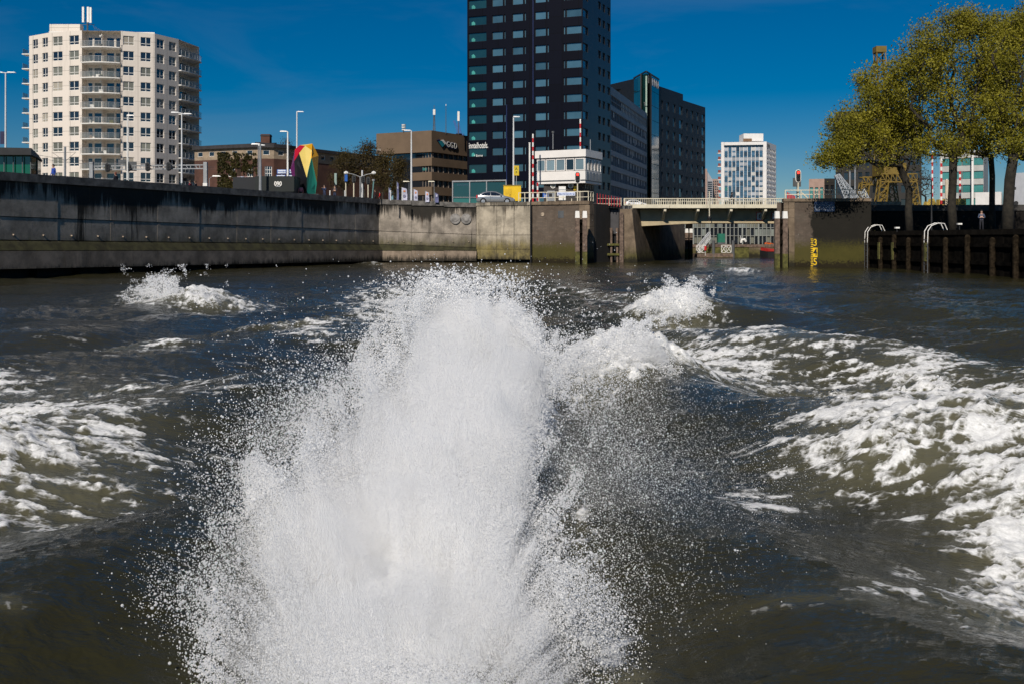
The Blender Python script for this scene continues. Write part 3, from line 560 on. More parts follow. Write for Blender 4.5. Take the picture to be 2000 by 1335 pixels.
# railing on the east pier
er = thing('pier_railing', 'cream tube railing along the top of the east pier', 'railing', We.pt(4, 6.4, -.5))
rz0, rz1 = 6.42, We.z(1600, 371)
for py in (0, .5): MB().beam(We.pt(We.u(1535), lerp(rz1, rz0, py), -.5), We.pt(We.u(1694), lerp(rz1, rz0, py), -.5), .07).build('rail', CREAM, er)
for px in (1535, 1566, 1597, 1629, 1661, 1693): MB().beam(We.pt(We.u(px), rz0, -.5), We.pt(We.u(px), rz1, -.5), .08).build('post', CREAM, er)
rs = thing('stair_barrier', 'red slatted barrier with cream edge behind the east pier railing', 'barrier', PX(1545, 390, 97))
for i in range(6): MB().beam(PX(1538 + i * 2.8, 376 + i * 1.4, 97), PX(1538 + i * 2.8, 391, 97), .09).build('slat', RED, rs)
MB().beam(PX(1566, 377, 97), PX(1580, 390, 97), .1).build('edge', CREAM, rs)

# ---------------------------------------------------------------- low timber quay on the east bank, shade put into its near-black colours
lq = thing('timber_quay', 'timber quay painted shade-black with weathered fender posts along the east bank', 'quay', (34, 80, 0))
Wq = Wall((33.0, 92.4), (36.9, 44.0))
for i in range(22):
    a, b = Wq.w * i / 22 + .01, Wq.w * (i + 1) / 22 - .01; slab(Wq, a, b, -2, -2, 2.95, 2.95, .0 + .03 * (i % 2), .3, 'sheet_plank', SHADETIMBER, lq)
for i in range(11): slab(Wq, Wq.w * i / 11 + .01, Wq.w * (i + 1) / 11 - .01, 2.98, 2.98, 3.36, 3.36, .10, .6, 'edge_beam', mat('dark_edge', (.012, .010, .008), .9, var=.4, spec=.05), lq)
PD = mat('worn_pile', (.022, .016, .010), .9, var=.6, scale=4, bump=.5, spec=.05)  # piles kept near-black too, carrying the quay's shade in their colour
for px in (1699, 1725, 1752, 1780, 1811, 1817, 1853, 1896, 1945, 1991, 2045, 2110):
    u = Wq.u(px); h = 2.6 + .45 * rng.random(); p = MB().tube([Wq.pt(u, -2, .26), Wq.pt(u, h, .26), Wq.pt(u, h + .14, .22)], [.21, .20, .12], 9).build('fender_post', PD, lq)
    if px in (1725, 1752, 1817): MB().box(Wq.pt(u, 1.6, .34), (.30, .26, 1.5), Wq.rz).build('algae_coat', MOSSY, p)
for z in (.9, 2.2): MB().beam(Wq.pt(0, z, .12), Wq.pt(Wq.w, z, .12), .16, .26).build('waling', SHADETIMBER, lq)
for px, nm in ((1700, 'pair of bent white ladder rails at the quay end by the east pier'), (1818, 'pair of bent white ladder rails between two quay trees')):
    u = Wq.u(px); t = thing('quay_ladder', nm, 'ladder', Wq.pt(u, 3.3, 0))
    for k in (-.28, .28):
        MB().tube([Wq.pt(u + k, 2.3, .42), Wq.pt(u + k, 3.3, .38), Wq.pt(u + k, 3.72, .1), Wq.pt(u + k, 3.95, -.5), Wq.pt(u + k, 3.9, -1.0), Wq.pt(u + k, 3.36, -1.25)], .035, 8).build('handrail', WHITE, t)
    for z in (-.4, .1, .6, 1.1, 1.6, 2.1, 2.6): MB().beam(Wq.pt(u - .28, z, .42), Wq.pt(u + .28, z, .42), .05).build('rung', DGREY, t)
    for k in (-.28, .28): MB().beam(Wq.pt(u + k, -1, .42), Wq.pt(u + k, 2.4, .42), .06).build('stile', DGREY, t)
rw = thing('retaining_wall', 'mossy retaining wall in painted-shade brick with grey coping behind the quay trees', 'wall', (50, 98, 3.2))
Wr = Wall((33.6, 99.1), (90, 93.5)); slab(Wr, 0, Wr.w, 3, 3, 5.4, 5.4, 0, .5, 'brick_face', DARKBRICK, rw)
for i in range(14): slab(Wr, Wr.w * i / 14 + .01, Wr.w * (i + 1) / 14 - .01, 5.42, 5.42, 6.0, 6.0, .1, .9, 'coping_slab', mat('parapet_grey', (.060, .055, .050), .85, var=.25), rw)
slab(Wr, Wr.u(1703), Wr.u(1760), 6.02, 6.02, 6.35, 6.35, .05, .5, 'light_kerb', PALE, rw)
# ---------------------------------------------------------------- buildings
def facade(W, u0, u1, z0, z1, rects, depth=.22, mb=None, mi=0):
    """wall face between u0..u1, z0..z1 with real openings for RECTS (ua, ub, za, zb) and their reveals"""
    mb = mb or MB(); us = sorted({u0, u1} | {r[0] for r in rects} | {r[1] for r in rects}); zs = sorted({z0, z1} | {r[2] for r in rects} | {r[3] for r in rects})
    us = [u for u in us if u0 - 1e-6 <= u <= u1 + 1e-6]; zs = [z for z in zs if z0 - 1e-6 <= z <= z1 + 1e-6]
    hole = set()
    for r in rects:
        for i in range(len(us) - 1):
            if us[i] >= r[0] - 1e-6 and us[i + 1] <= r[1] + 1e-6:
                for j in range(len(zs) - 1):
                    if zs[j] >= r[2] - 1e-6 and zs[j + 1] <= r[3] + 1e-6: hole.add((i, j))
    for j in range(len(zs) - 1):
        i = 0
        while i < len(us) - 1:
            if (i, j) in hole: i += 1; continue
            k = i
            while k + 1 < len(us) - 1 and (k + 1, j) not in hole: k += 1
            mb.add([W.pt(us[i], zs[j]), W.pt(us[k + 1], zs[j]), W.pt(us[k + 1], zs[j + 1]), W.pt(us[i], zs[j + 1])], [(0, 1, 2, 3)], mi); i = k + 1
    for ua, ub, za_, zb_ in rects:
        c = [(ua, za_), (ub, za_), (ub, zb_), (ua, zb_)]
        for k in range(4):
            p, q = c[k], c[(k + 1) % 4]; mb.add([W.pt(*p), W.pt(*q), W.pt(*q, -depth), W.pt(*p, -depth)], [(0, 1, 2, 3)], mi)
    return mb
WINM = {}
def win_mesh(w_, h_, style, fm):
    key = (round(w_, 2), round(h_, 2), style, fm.name)
    if key in WINM: return WINM[key]
    mb = MB(); t = .09 if style != 'thin' else .06; w2, h2 = w_ / 2, h_ / 2
    mb.box((0, 0, h2 - t / 2), (w_, .1, t)); mb.box((0, 0, -h2 + t / 2), (w_, .1, t)); mb.box((-w2 + t / 2, 0, 0), (t, .1, h_ - 2 * t)); mb.box((w2 - t / 2, 0, 0), (t, .1, h_ - 2 * t))
    if style == 'apt': zc = -h2 + h_ * .30; mb.box((0, -.005, zc), (w_ - 2 * t, .1, .10)); mb.box((0, .003, (zc + h2) / 2 ), (.12, .1, h2 - zc - 2 * t)); mb.box((0, .003, (zc - h2) / 2), (.10, .1, zc + h2 - 2 * t))
    if style == 'two': mb.box((0, 0, 0), (.09, .1, h_ - 2 * t))
    if style == 'grid3':
        for k in (-1, 1): mb.box((k * w_ / 6, 0, 0), (.07, .1, h_ - 2 * t)); 
        for k in (-1, 1): mb.box((0, .003, k * h_ / 6), (w_ - 2 * t, .1, .07))
    fr = mb.mesh('window_frame', fm); WINM[key] = fr; return fr
def pane_mesh(w_, h_, pm):
    key = ('pane', round(w_, 2), round(h_, 2), pm.name)
    if key not in WINM: WINM[key] = MB().box((0, 0, 0), (w_ - .02, .03, h_ - .02)).mesh('pane', pm)
    return WINM[key]
def window(W, r, parent, fm, pm, style='two', depth=.22):
    ua, ub, za_, zb_ = r; M = W.M((ua + ub) / 2, (za_ + zb_) / 2, -depth + .05)
    f = inst('window', win_mesh(ub - ua, zb_ - za_, style, fm), parent, M); inst('pane', pane_mesh(ub - ua, zb_ - za_, pm), f, W.M((ua + ub) / 2, (za_ + zb_) / 2, -depth + .02)); return f
def foot(*pts): return [(XX(px, d), d) for px, d in pts]
GD = glass('glass_dark', (.012, .016, .022)); GC = glass('glass_curtain', (.16, .16, .13), rough=.25, spec=.6); GB = glass('glass_blind', (.30, .27, .22), rough=.35, spec=.4); GT = glass('glass_teal', (.05, .20, .19), metal=.0)
G3 = [GD, GD, GD, GD, GC, GC, GB]
SKYG = glass('glass_sky', (.065, .14, .18), rough=.12, metal=.25, var=.6)

# ---- cream apartment block
def clad(name, col, w_, h_, rough=.35, spec=.4, mort=.3, vary=1.35, ms=.03):
    m = bpy.data.materials.new(name); m.use_nodes = True; t = NT(m); b = t.n['Principled BSDF']; b.inputs['Roughness'].default_value = rough; b.inputs['Specular IOR Level'].default_value = spec
    pos = t.new('ShaderNodeNewGeometry').outputs['Position']; sep = t.new('ShaderNodeSeparateXYZ'); t.l(pos, sep.inputs[0]); cmb = t.new('ShaderNodeCombineXYZ'); t.l(t.math('ADD', sep.outputs[0], t.math('MULTIPLY', sep.outputs[1], .6)), cmb.inputs[0]); t.l(sep.outputs[2], cmb.inputs[1])
    brk = t.new('ShaderNodeTexBrick', Scale=1.0); brk.offset = 0; brk.inputs['Brick Width'].default_value = w_; brk.inputs['Row Height'].default_value = h_; brk.inputs['Mortar Size'].default_value = ms
    brk.inputs['Color1'].default_value = (*col, 1); brk.inputs['Color2'].default_value = (*[c * vary for c in col], 1); brk.inputs['Mortar'].default_value = (*[c * mort for c in col], 1); t.l(cmb.outputs[0], brk.inputs['Vector'])
    dirt = t.noise(t.mapped(pos, (.9, .9, .12)), 1.0, 5, .65); c = t.mix(t.math('MULTIPLY', t.ramp(dirt, .5, .75), .25), brk.outputs[0], tuple(v * .45 for v in col))
    t.l(c, b.inputs['Base Color']); t.l(t.bump(t.noise(pos, .6, 2), .10, .05), b.inputs['Normal']); MATS[name] = m; return m
APT = clad('apartment_render', (.72, .645, .57), 3.3, 2.9, .8, .3, .62, 1.05, .05); APW = mat('apartment_white', (.72, .70, .66), .6, var=.06)
ap = thing('apartment_block', 'rounded cream apartment block with a stack of curved white balconies', 'building', (-80, 190, WQ))
ft = [(57, 195), (97, 191.5), (160, 189.5), (236, 190), (302, 192.5), (349, 198), (389, 206)]
fp = foot(*ft); ZT = 42.3
apw = [Wall(fp[i], fp[i + 1]) for i in range(6)]
cols = {0: ((63.5, 74), (82.4, 93.5)), 1: ((103, 122), (135, 154)), 3: ((240.5, 262), (274.7, 295)), 4: ((306, 320.5), (330, 344))}
shell = MB(); wins = []
for i, W_ in enumerate(apw):
    if i in (2, 5): continue
    rs_ = []
    for p0, p1 in cols[i]:
        for k in range(12): zt = 41.45 - 2.9 * k; rs_.append((W_.u(p0), W_.u(p1), zt - 1.78, zt))
    facade(W_, 0, W_.w, WQ - 1, ZT, rs_, .22, shell)
    for r in rs_: wins.append((W_, r))
b2 = Wall(apw[2].pt(0, 0, -1.6).xy, apw[2].pt(apw[2].w, 0, -1.6).xy); b5 = Wall(apw[5].pt(0, 0, -1.8).xy, apw[5].pt(apw[5].w, 0, -1.8).xy)
bd = []
for k in range(12):
    zf = 41.45 - 2.9 * k - 2.35
    for a, b in ((.08, .2), (.24, .44), (.56, .76), (.8, .92)): bd.append((b2, (b2.w * a, b2.w * b, zf + .1, zf + 2.2)))
    for a, b in ((.1, .35), (.45, .8)): bd.append((b5, (b5.w * a, b5.w * b, zf + .1, zf + 2.2)))
for W_ in (b2, b5): facade(W_, 0, W_.w, WQ - 1, ZT, [r for w__, r in bd if w__ is W_], .15, shell)
for W_, W2 in ((apw[2], b2), (apw[5], b5)):
    for u_, s in ((0, 0), (W_.w, W2.w)): shell.add([W_.pt(u_, WQ - 1), W_.pt(u_, ZT), W2.pt(s, ZT), W2.pt(s, WQ - 1)], [(0, 1, 2, 3)])
back = foot((372, 236), (62, 236)); allp = fp + [(p[0], p[1]) for p in back]
shell.add([(*p, ZT - .02) for p in allp], [tuple(range(len(allp)))])
for i in (6, 7): p, q = allp[i], allp[(i + 1) % len(allp)]; shell.add([(*p, WQ - 1), (*q, WQ - 1), (*q, ZT), (*p, ZT)], [(0, 1, 2, 3)])
p, q = allp[-1], allp[0]; 
shell.build('wall', APT, ap)
for W_, r in wins: window(W_, r, ap, APW, rng.choice(G3), 'apt')
for W_, r in bd: window(W_, r, ap, APW, rng.choice([GD, GD, GC]), 'thin', .15)
MB().prism([apw[1].pt(-.2, 0, .0).xy, apw[3].pt(apw[3].w, 0, .0).xy, apw[3].pt(apw[3].w, 0, -.6).xy, apw[1].pt(-.2, 0, -.6).xy], ZT, ZT + .25).build('roof_edge', APW, ap)
def slab_arc(W_, bulge, n=8): return [W_.pt(W_.w * t / n, 0, bulge * (1 - (2 * t / n - 1) ** 2) * .55 + bulge * .45).xy for t in range(n + 1)]
GR = glass('balcony_glass', (.20, .23, .23), rough=.15, spec=.5)
_t = NT(GR); _mx = _t.new('ShaderNodeMixShader'); _mx.inputs[0].default_value = .62; _tr = _t.new('ShaderNodeBsdfTransparent'); _t.l(_t.n['Principled BSDF'].outputs[0], _mx.inputs[1]); _t.l(_tr.outputs[0], _mx.inputs[2]); _t.l(_mx.outputs[0], _t.n['Material Output'].inputs[0])
for k in range(12):
    zf = 41.45 - 2.9 * k - 2.35
    for W_, W2, bu in ((apw[2], b2, 1.5), (apw[5], b5, 1.3)):
        arc = slab_arc(W_, bu); s_ = MB().prism([tuple(p) for p in arc] + [W2.pt(W2.w, 0).xy, W2.pt(0, 0).xy], zf - .2, zf).build('balcony', APW, ap)
        rl = MB()
        for i in range(len(arc) - 1): a, b = Vector((*arc[i], zf + 1.05)), Vector((*arc[i + 1], zf + 1.05)); rl.beam(a, b, .06); rl.beam(a, a - Vector((0, 0, 1.05)), .05)
        rl.build('balcony_rail', GREY, s_)
        gp = MB()
        for i in range(len(arc) - 1):
            a, b = Vector((*arc[i], 0)), Vector((*arc[i + 1], 0)); d_ = (b - a).normalized(); a2, b2_ = a + d_ * .06, b - d_ * .06; off = Vector((-d_.y, d_.x, 0)) * -.02
            gp.add([(a2.x, a2.y, zf + .12), (b2_.x, b2_.y, zf + .12), (b2_.x, b2_.y, zf + .95), (a2.x, a2.y, zf + .95)], [(0, 1, 2, 3)])
        gp.build('balcony_screen', GR, s_)
    for W2 in (b2, b5):
        for q in range(rng.choice((1, 2, 3))):
            MB().box(W2.pt(W2.w * (.1 + .8 * rng.random()), zf + .3, 1.0 + .9 * rng.random()), (.3 + .5 * rng.random(), .4, .3 + .6 * rng.random()), W2.rz).build('balcony_clutter', rng.choice((DGREY, TIMBER, MOSSY, APW, ASPH)), ap)
    MB().box(b2.pt(b2.w / 2, zf + 1.3, .75), (.14, 1.3, 2.6), b2.rz).build('balcony_divider', APT, ap)
    MB().tube([b2.pt(b2.w / 2 - .2, zf + 2.35, 1.55), b2.pt(b2.w / 2 - .2, zf + 2.05, 1.55)], .16, 10).build('ceiling_lamp', WHITE, ap)
    st = MB(); c = PX(53.5, 466, 196.5); st.box((c.x - .1, 197, zf - .1), (1.5, 2, .2)); s_ = st.build('side_balcony', APW, ap); MB().box((c.x - .65, 197, zf + .5), (.06, 2, 1.0)).build('side_screen', GR, s_)
MB().box(PX(130, 57.5, 193.5), (XX(160, 194) - XX(101, 194), 1.6, 1.6)).build('roof_plant', APT, ap)
MB().beam(PX(100, 48.5, 195), PX(185, 48.5, 195), .08).build('roof_rail', DGREY, ap)
am = thing('antenna_mast', 'cellular antenna mast with three white panels on the apartment roof', 'antenna', PX(171, 58, 194))
MB().tube([PX(171, 62, 194), PX(171, 20, 194)], .16, 8).build('mast', DGREY, am)
for px, py in ((162.5, 29), (172, 29), (177, 30)): MB().box(PX(px, py, 193.6), (.38, .25, 3.0)).build('antenna_panel', WHITE, am)
for a in ((162.5, 36), (177, 36)): MB().beam(PX(a[0], a[1], 193.8), PX(171, 46, 194), .08).build('strut', DGREY, am)
for i in range(4): MB().beam(PX(182 + i * 5, 50 + i * 3, 194), PX(186 + i * 5, 58 + i * 1.2, 194), .06).build('brace', DGREY, am)

# ---- green glass pavilion behind the parapet
pv = thing('glass_pavilion', 'green glass pavilion with dark chamfered roof behind the quay parapet', 'pavilion', PX(30, 400, 96))
gp_ = [(-40, 94), (60, 94), (73, 97), (80, 101), (60, 108), (-40, 108)]; gf = foot(*gp_)
MB().prism(gf, WQ, ZZ(306, 96)).build('glass_wall', glass('pavilion_glass', (.003, .11, .05), metal=.1, scale=.8), pv)
MB().prism([(x, y) for x, y in foot((-45, 93), (61, 93), (75, 96.5), (83, 101), (60, 109), (-45, 109))], ZZ(308, 96), [ZZ(293, 96), ZZ(295, 96), ZZ(302, 96), ZZ(306, 96), ZZ(300, 96), ZZ(293, 96)]).build('roof', BLACK, pv)
for px in (-10, 8, 26, 44, 60, 73): MB().beam(PX(px, 306, 93.8 if px < 61 else 96.8), PX(px, 400, 93.8 if px < 61 else 96.8), .07).build('mullion', DGREY, pv)

# ---- low brick building with the rounded corner
BRK = mat('dark_red_brick', (.085, .038, .026), .9, var=.25, scale=.6, bump=.2); BAND = mat('stone_band', (.30, .23, .16), .85, var=.2); ROOFD = mat('roof_dark', (.030, .028, .030), .8, var=.3)
lb = thing('brick_building', 'low dark brick building with rounded corner and stone frieze', 'building', (-45, 180, WQ))
lpts = [(380, 178), (470, 174), (505, 173), (535, 173.5), (562, 175.5), (585, 179), (640, 186), (760, 202)]; lf = foot(*lpts); ZB = ZZ(284, 174)
mbw = MB(); segs = [Wall(lf[i], lf[i + 1]) for i in range(len(lf) - 1)]; lw = []
for i, W_ in enumerate(segs):
    rs_ = []
    if i == 0:
        for p0, p1 in ((446, 459), (464, 478.5)): rs_.append((W_.u(p0), W_.u(p1), W_.z(p0, 346), W_.z(p0, 325)))
    if i == 1:
        for p0, p1 in ((482, 495),): rs_.append((W_.u(p0), W_.u(p1), W_.z(p0, 346), W_.z(p0, 325)))
    if i == 2:
        for p0, p1 in ((517, 531),): rs_.append((W_.u(p0), W_.u(p1), W_.z(p0, 346), W_.z(p0, 325)))
    rs_ = [r for r in rs_ if r[0] > 0 and r[1] < W_.w]
    facade(W_, 0, W_.w, WQ - 1, ZB - 2.4, rs_, .2, mbw); lw += [(W_, r) for r in rs_]
mbw.build('wall', BRK, lb)
inn = MB(); bnd = MB(); rf = MB()
for i, W_ in enumerate(segs):
    nsl = max(1, int(W_.w / 2.4)); rr_ = []
    for k in range(nsl): c = W_.w * (k + .5) / nsl; rr_.append((c - .55, c + .55, ZB - 1.75, ZB - .95))
    facade(W_, 0, W_.w, ZB - 2.4, ZB - .5, rr_, .15, bnd)
    for r in rr_: window(W_, r, lb, WHITE, GD, 'thin', .15)
    rf.prism([W_.pt(-.1, 0, .5).xy, W_.pt(W_.w + .1, 0, .5).xy, W_.pt(W_.w + .1, 0, -6).xy, W_.pt(-.1, 0, -6).xy], ZB - .5, [ZB + .1, ZB + .1, ZB + .9, ZB + .9])
bnd.build('frieze', BAND, lb); rf.build('roof', ROOFD, lb)
for W_, r in lw: window(W_, r, lb, WHITE, GD, 'grid3', .2)
MB().box(PX(520, 274, 180), (1.6, 1.6, 2.0)).build('chimney', BRK, lb)
MB().box((PX(520, 266, 180)), (1.75, 1.75, .2)).build('chimney_cap', ROOFD, lb)

# ---- brown concrete office with the GGD sign
BRN = mat('brown_concrete', (.145, .098, .062), .85, var=.12, scale=.3, bump=.2); BRN2 = mat('brown_concrete_fins', (.30, .24, .19), .85, var=.2, scale=.8)
gd = thing('office_building', 'brown concrete office stepped in bands with GGD lettering', 'building', (-16, 195, WQ))
ggf = foot((735, 196), (843, 190), (930, 203), (850, 215)); G1, G2 = Wall(ggf[0], ggf[1]), Wall(ggf[1], ggf[2])
MB().prism(ggf, ZZ(297, 190), ZZ(255, 190)).build('top_block', BRN, gd)
g2f = foot((768, 195.5), (842, 191.0), (930, 204), (850, 214))
MB().prism(g2f, WQ, ZZ(297, 190) + .02).build('core', GD, gd)
gf3 = foot((795, 194), (843.4, 190.3), (930, 203.2), (850, 214))
for a, b in ((308, 324), (336, 352), (365, 381), (395, 410)): MB().prism(gf3, ZZ(b, 190.5), ZZ(a, 190.5)).build('band', BRN, gd)
for a, b in ((298, 308), (324, 336), (352, 365), (381, 395)):
    for W_, o0 in ((Wall(gf3[0], gf3[1]), 0), (Wall(gf3[1], gf3[2]), 1)):
        nn = 9
        for k in range(nn):
            u_ = W_.w * (k + .5) / nn; z0_, z1_ = ZZ(b, 190.5), ZZ(a, 190.5)
            MB().box(W_.pt(u_, (z0_ + z1_) / 2, -.35), (W_.w / nn * .12, .2, z1_ - z0_ - .02), W_.rz).build('mullion', BRN2, gd)
for k in range(2): MB().box(Wall(gf3[0], gf3[1]).pt(3.2 + 1.1 * k, ZZ(330, 190.5), -.3), (1.0, .1, .5), G1.rz).build('blind', GT, gd)
NAVY = mat('sign_navy_blue', (.012, .02, .08), .4)
MB().beam(G1.pt(.2, ZZ(288, 190), .1), G1.pt(1.2, ZZ(288, 190), .1), .12, .5).build('vent_panel', BRN2, gd)
for i, ch_ in enumerate('GGD'):
    u_ = G2.u(873 + i * 7.2 + .5); M_ = G2.M(u_, G2.z(875, 283 + i * .6), .12); text(ch_, 'letter_shadow', NAVY, gd, M_ @ Matrix.Translation((.12, .05, -.1)), 1.75, 1.0, .08, bold=.06); text(ch_, 'letter', WHITE, gd, M_ @ Matrix.Translation((0, -.12, 0)), 1.6, .9, .02)
for j, (px, py, s) in enumerate(((857, 277, .8), (861, 281, 1.1), (865, 278.5, .9))):
    M_ = G2.M(G2.u(px), G2.z(px, py), .1); MB().add([M_ @ Vector(v) for v in ((-s, -.1, .3 * s), (0, -.1, .55 * s), (s, -.1, -.1 * s), (.2 * s, -.1, -.6 * s), (-s, .1, .3 * s), (0, .1, .55 * s), (s, .1, -.1 * s), (.2 * s, .1, -.6 * s))], [(0, 1, 2, 3), (7, 6, 5, 4), (0, 4, 5, 1), (1, 5, 6, 2), (2, 6, 7, 3), (3, 7, 4, 0)]).build('emblem_piece', (NAVY, glass('emblem_teal', (.02, .2, .25)), WHITE)[j % 3], gd)
ra_ = thing('roof_mast', 'slim lattice mast with white antenna drums on the brown office roof', 'antenna', PX(848, 256, 193))
for dx in (-1, 1): MB().tube([PX(848 + dx * 1.7, 257, 193), PX(848 + dx * .8, 226, 193)], .09, 6).build('leg', DGREY, ra_)
for i in range(5): MB().beam(PX(846.5, 255 - i * 6, 193), PX(849.5, 250 - i * 6, 193), .06).build('brace', DGREY, ra_)
MB().tube([PX(848, 225, 193), PX(848, 206, 193)], .06, 6).build('rod', DGREY, ra_)
for dx in (-1, 1.3): MB().tube([PX(848 + dx, 225, 192.8), PX(848 + dx, 214, 192.8)], .14, 8).build('antenna_panel', WHITE, ra_)
rp = thing('roof_pole', 'plain tall pole with lightning tip on the brown office roof', 'pole', PX(871, 258, 194)); MB().tube([PX(871, 262, 194), PX(871, 207, 194)], [.09, .05], 6).build('shaft', DGREY, rp); MB().tube([PX(871, 207, 194), PX(871, 204, 194)], .08, 6).build('tip', WHITE, rp)
rh_ = thing('roof_ventilator', 'white three-ring roof ventilator on the brown office', 'ventilator', PX(788.5, 258, 193))
for i in range(3): MB().tube([PX(788.5, 255 - i * 4.5, 193), PX(788.5, 252.5 - i * 4.5, 193)], [.38, .44], 12).build('ring', WHITE, rh_)
MB().tube([PX(788.5, 259, 193), PX(788.5, 245, 193)], .12, 8).build('stem', DGREY, rh_)
bc = thing('dock_crane', 'small blue dock crane showing above the brown office roof', 'crane', PX(897, 262, 230)); CB = mat('crane_blue', (.02, .11, .32), .5, var=.15)
MB().add([PX(890, 264, 230), PX(903, 266, 230), PX(900, 254, 230), PX(894, 254, 230)] + [v + Vector((0, 1.5, 0)) for v in (PX(890, 264, 230), PX(903, 266, 230), PX(900, 254, 230), PX(894, 254, 230))], [(0, 1, 2, 3), (7, 6, 5, 4), (0, 4, 5, 1), (1, 5, 6, 2), (2, 6, 7, 3), (3, 7, 4, 0)]).build('cab', CB, bc)
MB().beam(PX(896, 262, 231), PX(886.5, 236, 231), .5).build('jib', CB, bc); MB().beam(PX(899, 262, 231), PX(895, 240, 231), .5).build('jib', CB, bc)
MB().box((PX(898, 300, 231).x, 231, (ZZ(262, 231) + WQ) / 2), (2, 2, ZZ(262, 231) - WQ)).build('pedestal', CB, bc)
wa_ = thing('roof_mast', 'single white antenna panel on a pole above the blue crane', 'antenna', PX(895.5, 250, 196)); MB().box(PX(895.5, 227.5, 196), (.42, .3, 1.9)).build('antenna_panel', WHITE, wa_); MB().tube([PX(895.5, 263, 196), PX(895.5, 236, 196)], .08, 6).build('shaft', DGREY, wa_)

# ---- navy hotel tower
NV = clad('navy_cladding', (.0018, .0026, .0075), 2.2, 3.0, .5, .08); NV2 = clad('reflecting_grey_cladding', (.014, .014, .016), 2.2, 3.0, .35, .35)  # side face greyer: reflection of the surroundings is put into its colour
ht = thing('hotel_tower', 'tall navy hotel tower with blue strips and white vertical lettering', 'building', (4, 184, WQ))
T1, T2 = Wall((-8.2, 182.3), (12.4, 174.6)), Wall((12.4, 174.6), (18.7, 188.6)); HT = 63.
m1, m2 = MB(), MB(); r1l, r2l = [], []
for k in range(-6, 12):
    zt = 43.15 - 3.0 * k
    if zt < 9.5: continue
    for p0, p1 in ((961, 982), (1000.7, 1021.4), (1045, 1066), (1106, 1137.0)): r1l.append((T1.u(p0), min(T1.u(p1), T1.w - .12), zt - 1.42, zt, 0))
    for p0, p1 in ((984.3, 987.3), (1024, 1027), (1068.5, 1071.8), (1100.5, 1103.6)): r1l.append((T1.u(p0), T1.u(p1), zt - 1.42, zt, 1))
    r1l.append((.25, T1.u(950), zt - 1.55, zt + .1, 2))
    r2l.append((.12, T2.u(1148.5), zt - 1.42, zt, 0))
    for p0, p1 in ((1168, 1173.4), (1177, 1181.6), (1186, 1191.4)): r2l.append((T2.u(p0), T2.u(p1), zt - 1.42, zt, 0))
facade(T1, 0, T1.w, WQ - 1, HT, [r[:4] for r in r1l], .3, m1); facade(T2, 0, T2.w, WQ - 1, HT, [r[:4] for r in r2l], .3, m2)
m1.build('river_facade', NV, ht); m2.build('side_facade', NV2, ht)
bk = MB(); A_, B_, C_ = T1.a.xy, T1.b.xy, T2.b.xy; D_ = A_ + (C_ - B_)
for p, q in ((C_, D_), (D_, A_)): bk.add([(*p, WQ - 1), (*q, WQ - 1), (*q, HT), (*p, HT)], [(0, 1, 2, 3)])
bk.add([(*p, HT) for p in (A_, B_, C_, D_)], [(0, 1, 2, 3)]); bk.build('rear_facade', NV, ht)
FRD = mat('dark_frame', (.012, .014, .018), .5)
LOG = glass('loggia_glass', (.010, .035, .035), scale=1.2)
for r in r1l: window(T1, r[:4], ht, FRD, (SKYG, SKYG, LOG)[r[4]], 'thin', .3 if r[4] != 2 else .3)
for r in r2l: window(T2, r[:4], ht, FRD, SKYG, 'thin', .3)
LGT = mat('loggia_patch', (.05, .30, .27), .4, var=.2)
for k in range(-5, 11):
    zt = 43.15 - 3.0 * k; u_ = T1.u(924); z = zt - 1.25
    if z > 9: MB().add([T1.pt(u_ - .35, z - .2, -.2), T1.pt(u_ + .35, z - .2, -.2), T1.pt(u_ + .35, z + .15, -.2), T1.pt(u_, z + .5, -.2), T1.pt(u_ - .35, z + .3, -.2)], [(0, 1, 2, 3, 4)]).build('pane_patch', LGT, ht)  # paler teal patch set before each loggia pane
STRIP = mat('blue_strip', (.008, .022, .10), .4)
for px, y0, y1 in ((1041.5, 0, 204), (990, 205, 362)): u_ = T1.u(px); z0_, z1_ = T1.z(px, y1), (T1.z(px, y0) if y0 else HT - .2); MB().box(T1.pt(u_, (z0_ + z1_) / 2, .06), (.11, .12, z1_ - z0_), T1.rz).build('light_strip', STRIP, ht)
text('inntelhotels.', 'lettering', WHITE, ht, T1.M((T1.u(915) + T1.u(955)) / 2, T1.z(935, 285), .08), 1.55, .50, .02, bold=.01)
text('< Entree', 'lettering', WHITE, ht, T1.M(T1.u(934.5), T1.z(934, 304.5), .08), .62, .8, .02)

# ---- long grey office wing behind the hotel
gw = thing('office_wing', 'long grey office wing with white ribbon windows behind the hotel', 'building', (26, 215, WQ))
OG = mat('grey_panel', (.20, .21, .24), .55, var=.12, scale=.2); GLT = glass('ribbon_glass', (.10, .14, .16), rough=.15, metal=.1); LIT = glass('ribbon_pale', (.62, .60, .54), rough=.5, spec=.3, var=.15)
O1 = Wall((XX(1188, 192), 192), (XX(1263.5, 236), 236)); ZO = 32.4; og = MB(); bands = []
for k in range(9): zt = ZO - 1.6 - 2.95 * k; bands.append((.3, O1.w - .2, zt - (1.9 if k else 1.95), zt))
facade(O1, 0, O1.w, WQ - 1, ZO, bands, .35, og); og.add([O1.pt(0, ZO), O1.pt(O1.w, ZO), O1.pt(O1.w, ZO, -14), O1.pt(0, ZO, -14)], [(0, 1, 2, 3)]); og.add([O1.pt(O1.w, WQ), O1.pt(O1.w, WQ, -14), O1.pt(O1.w, ZO, -14), O1.pt(O1.w, ZO)], [(0, 1, 2, 3)])
og.build('wall', OG, gw)
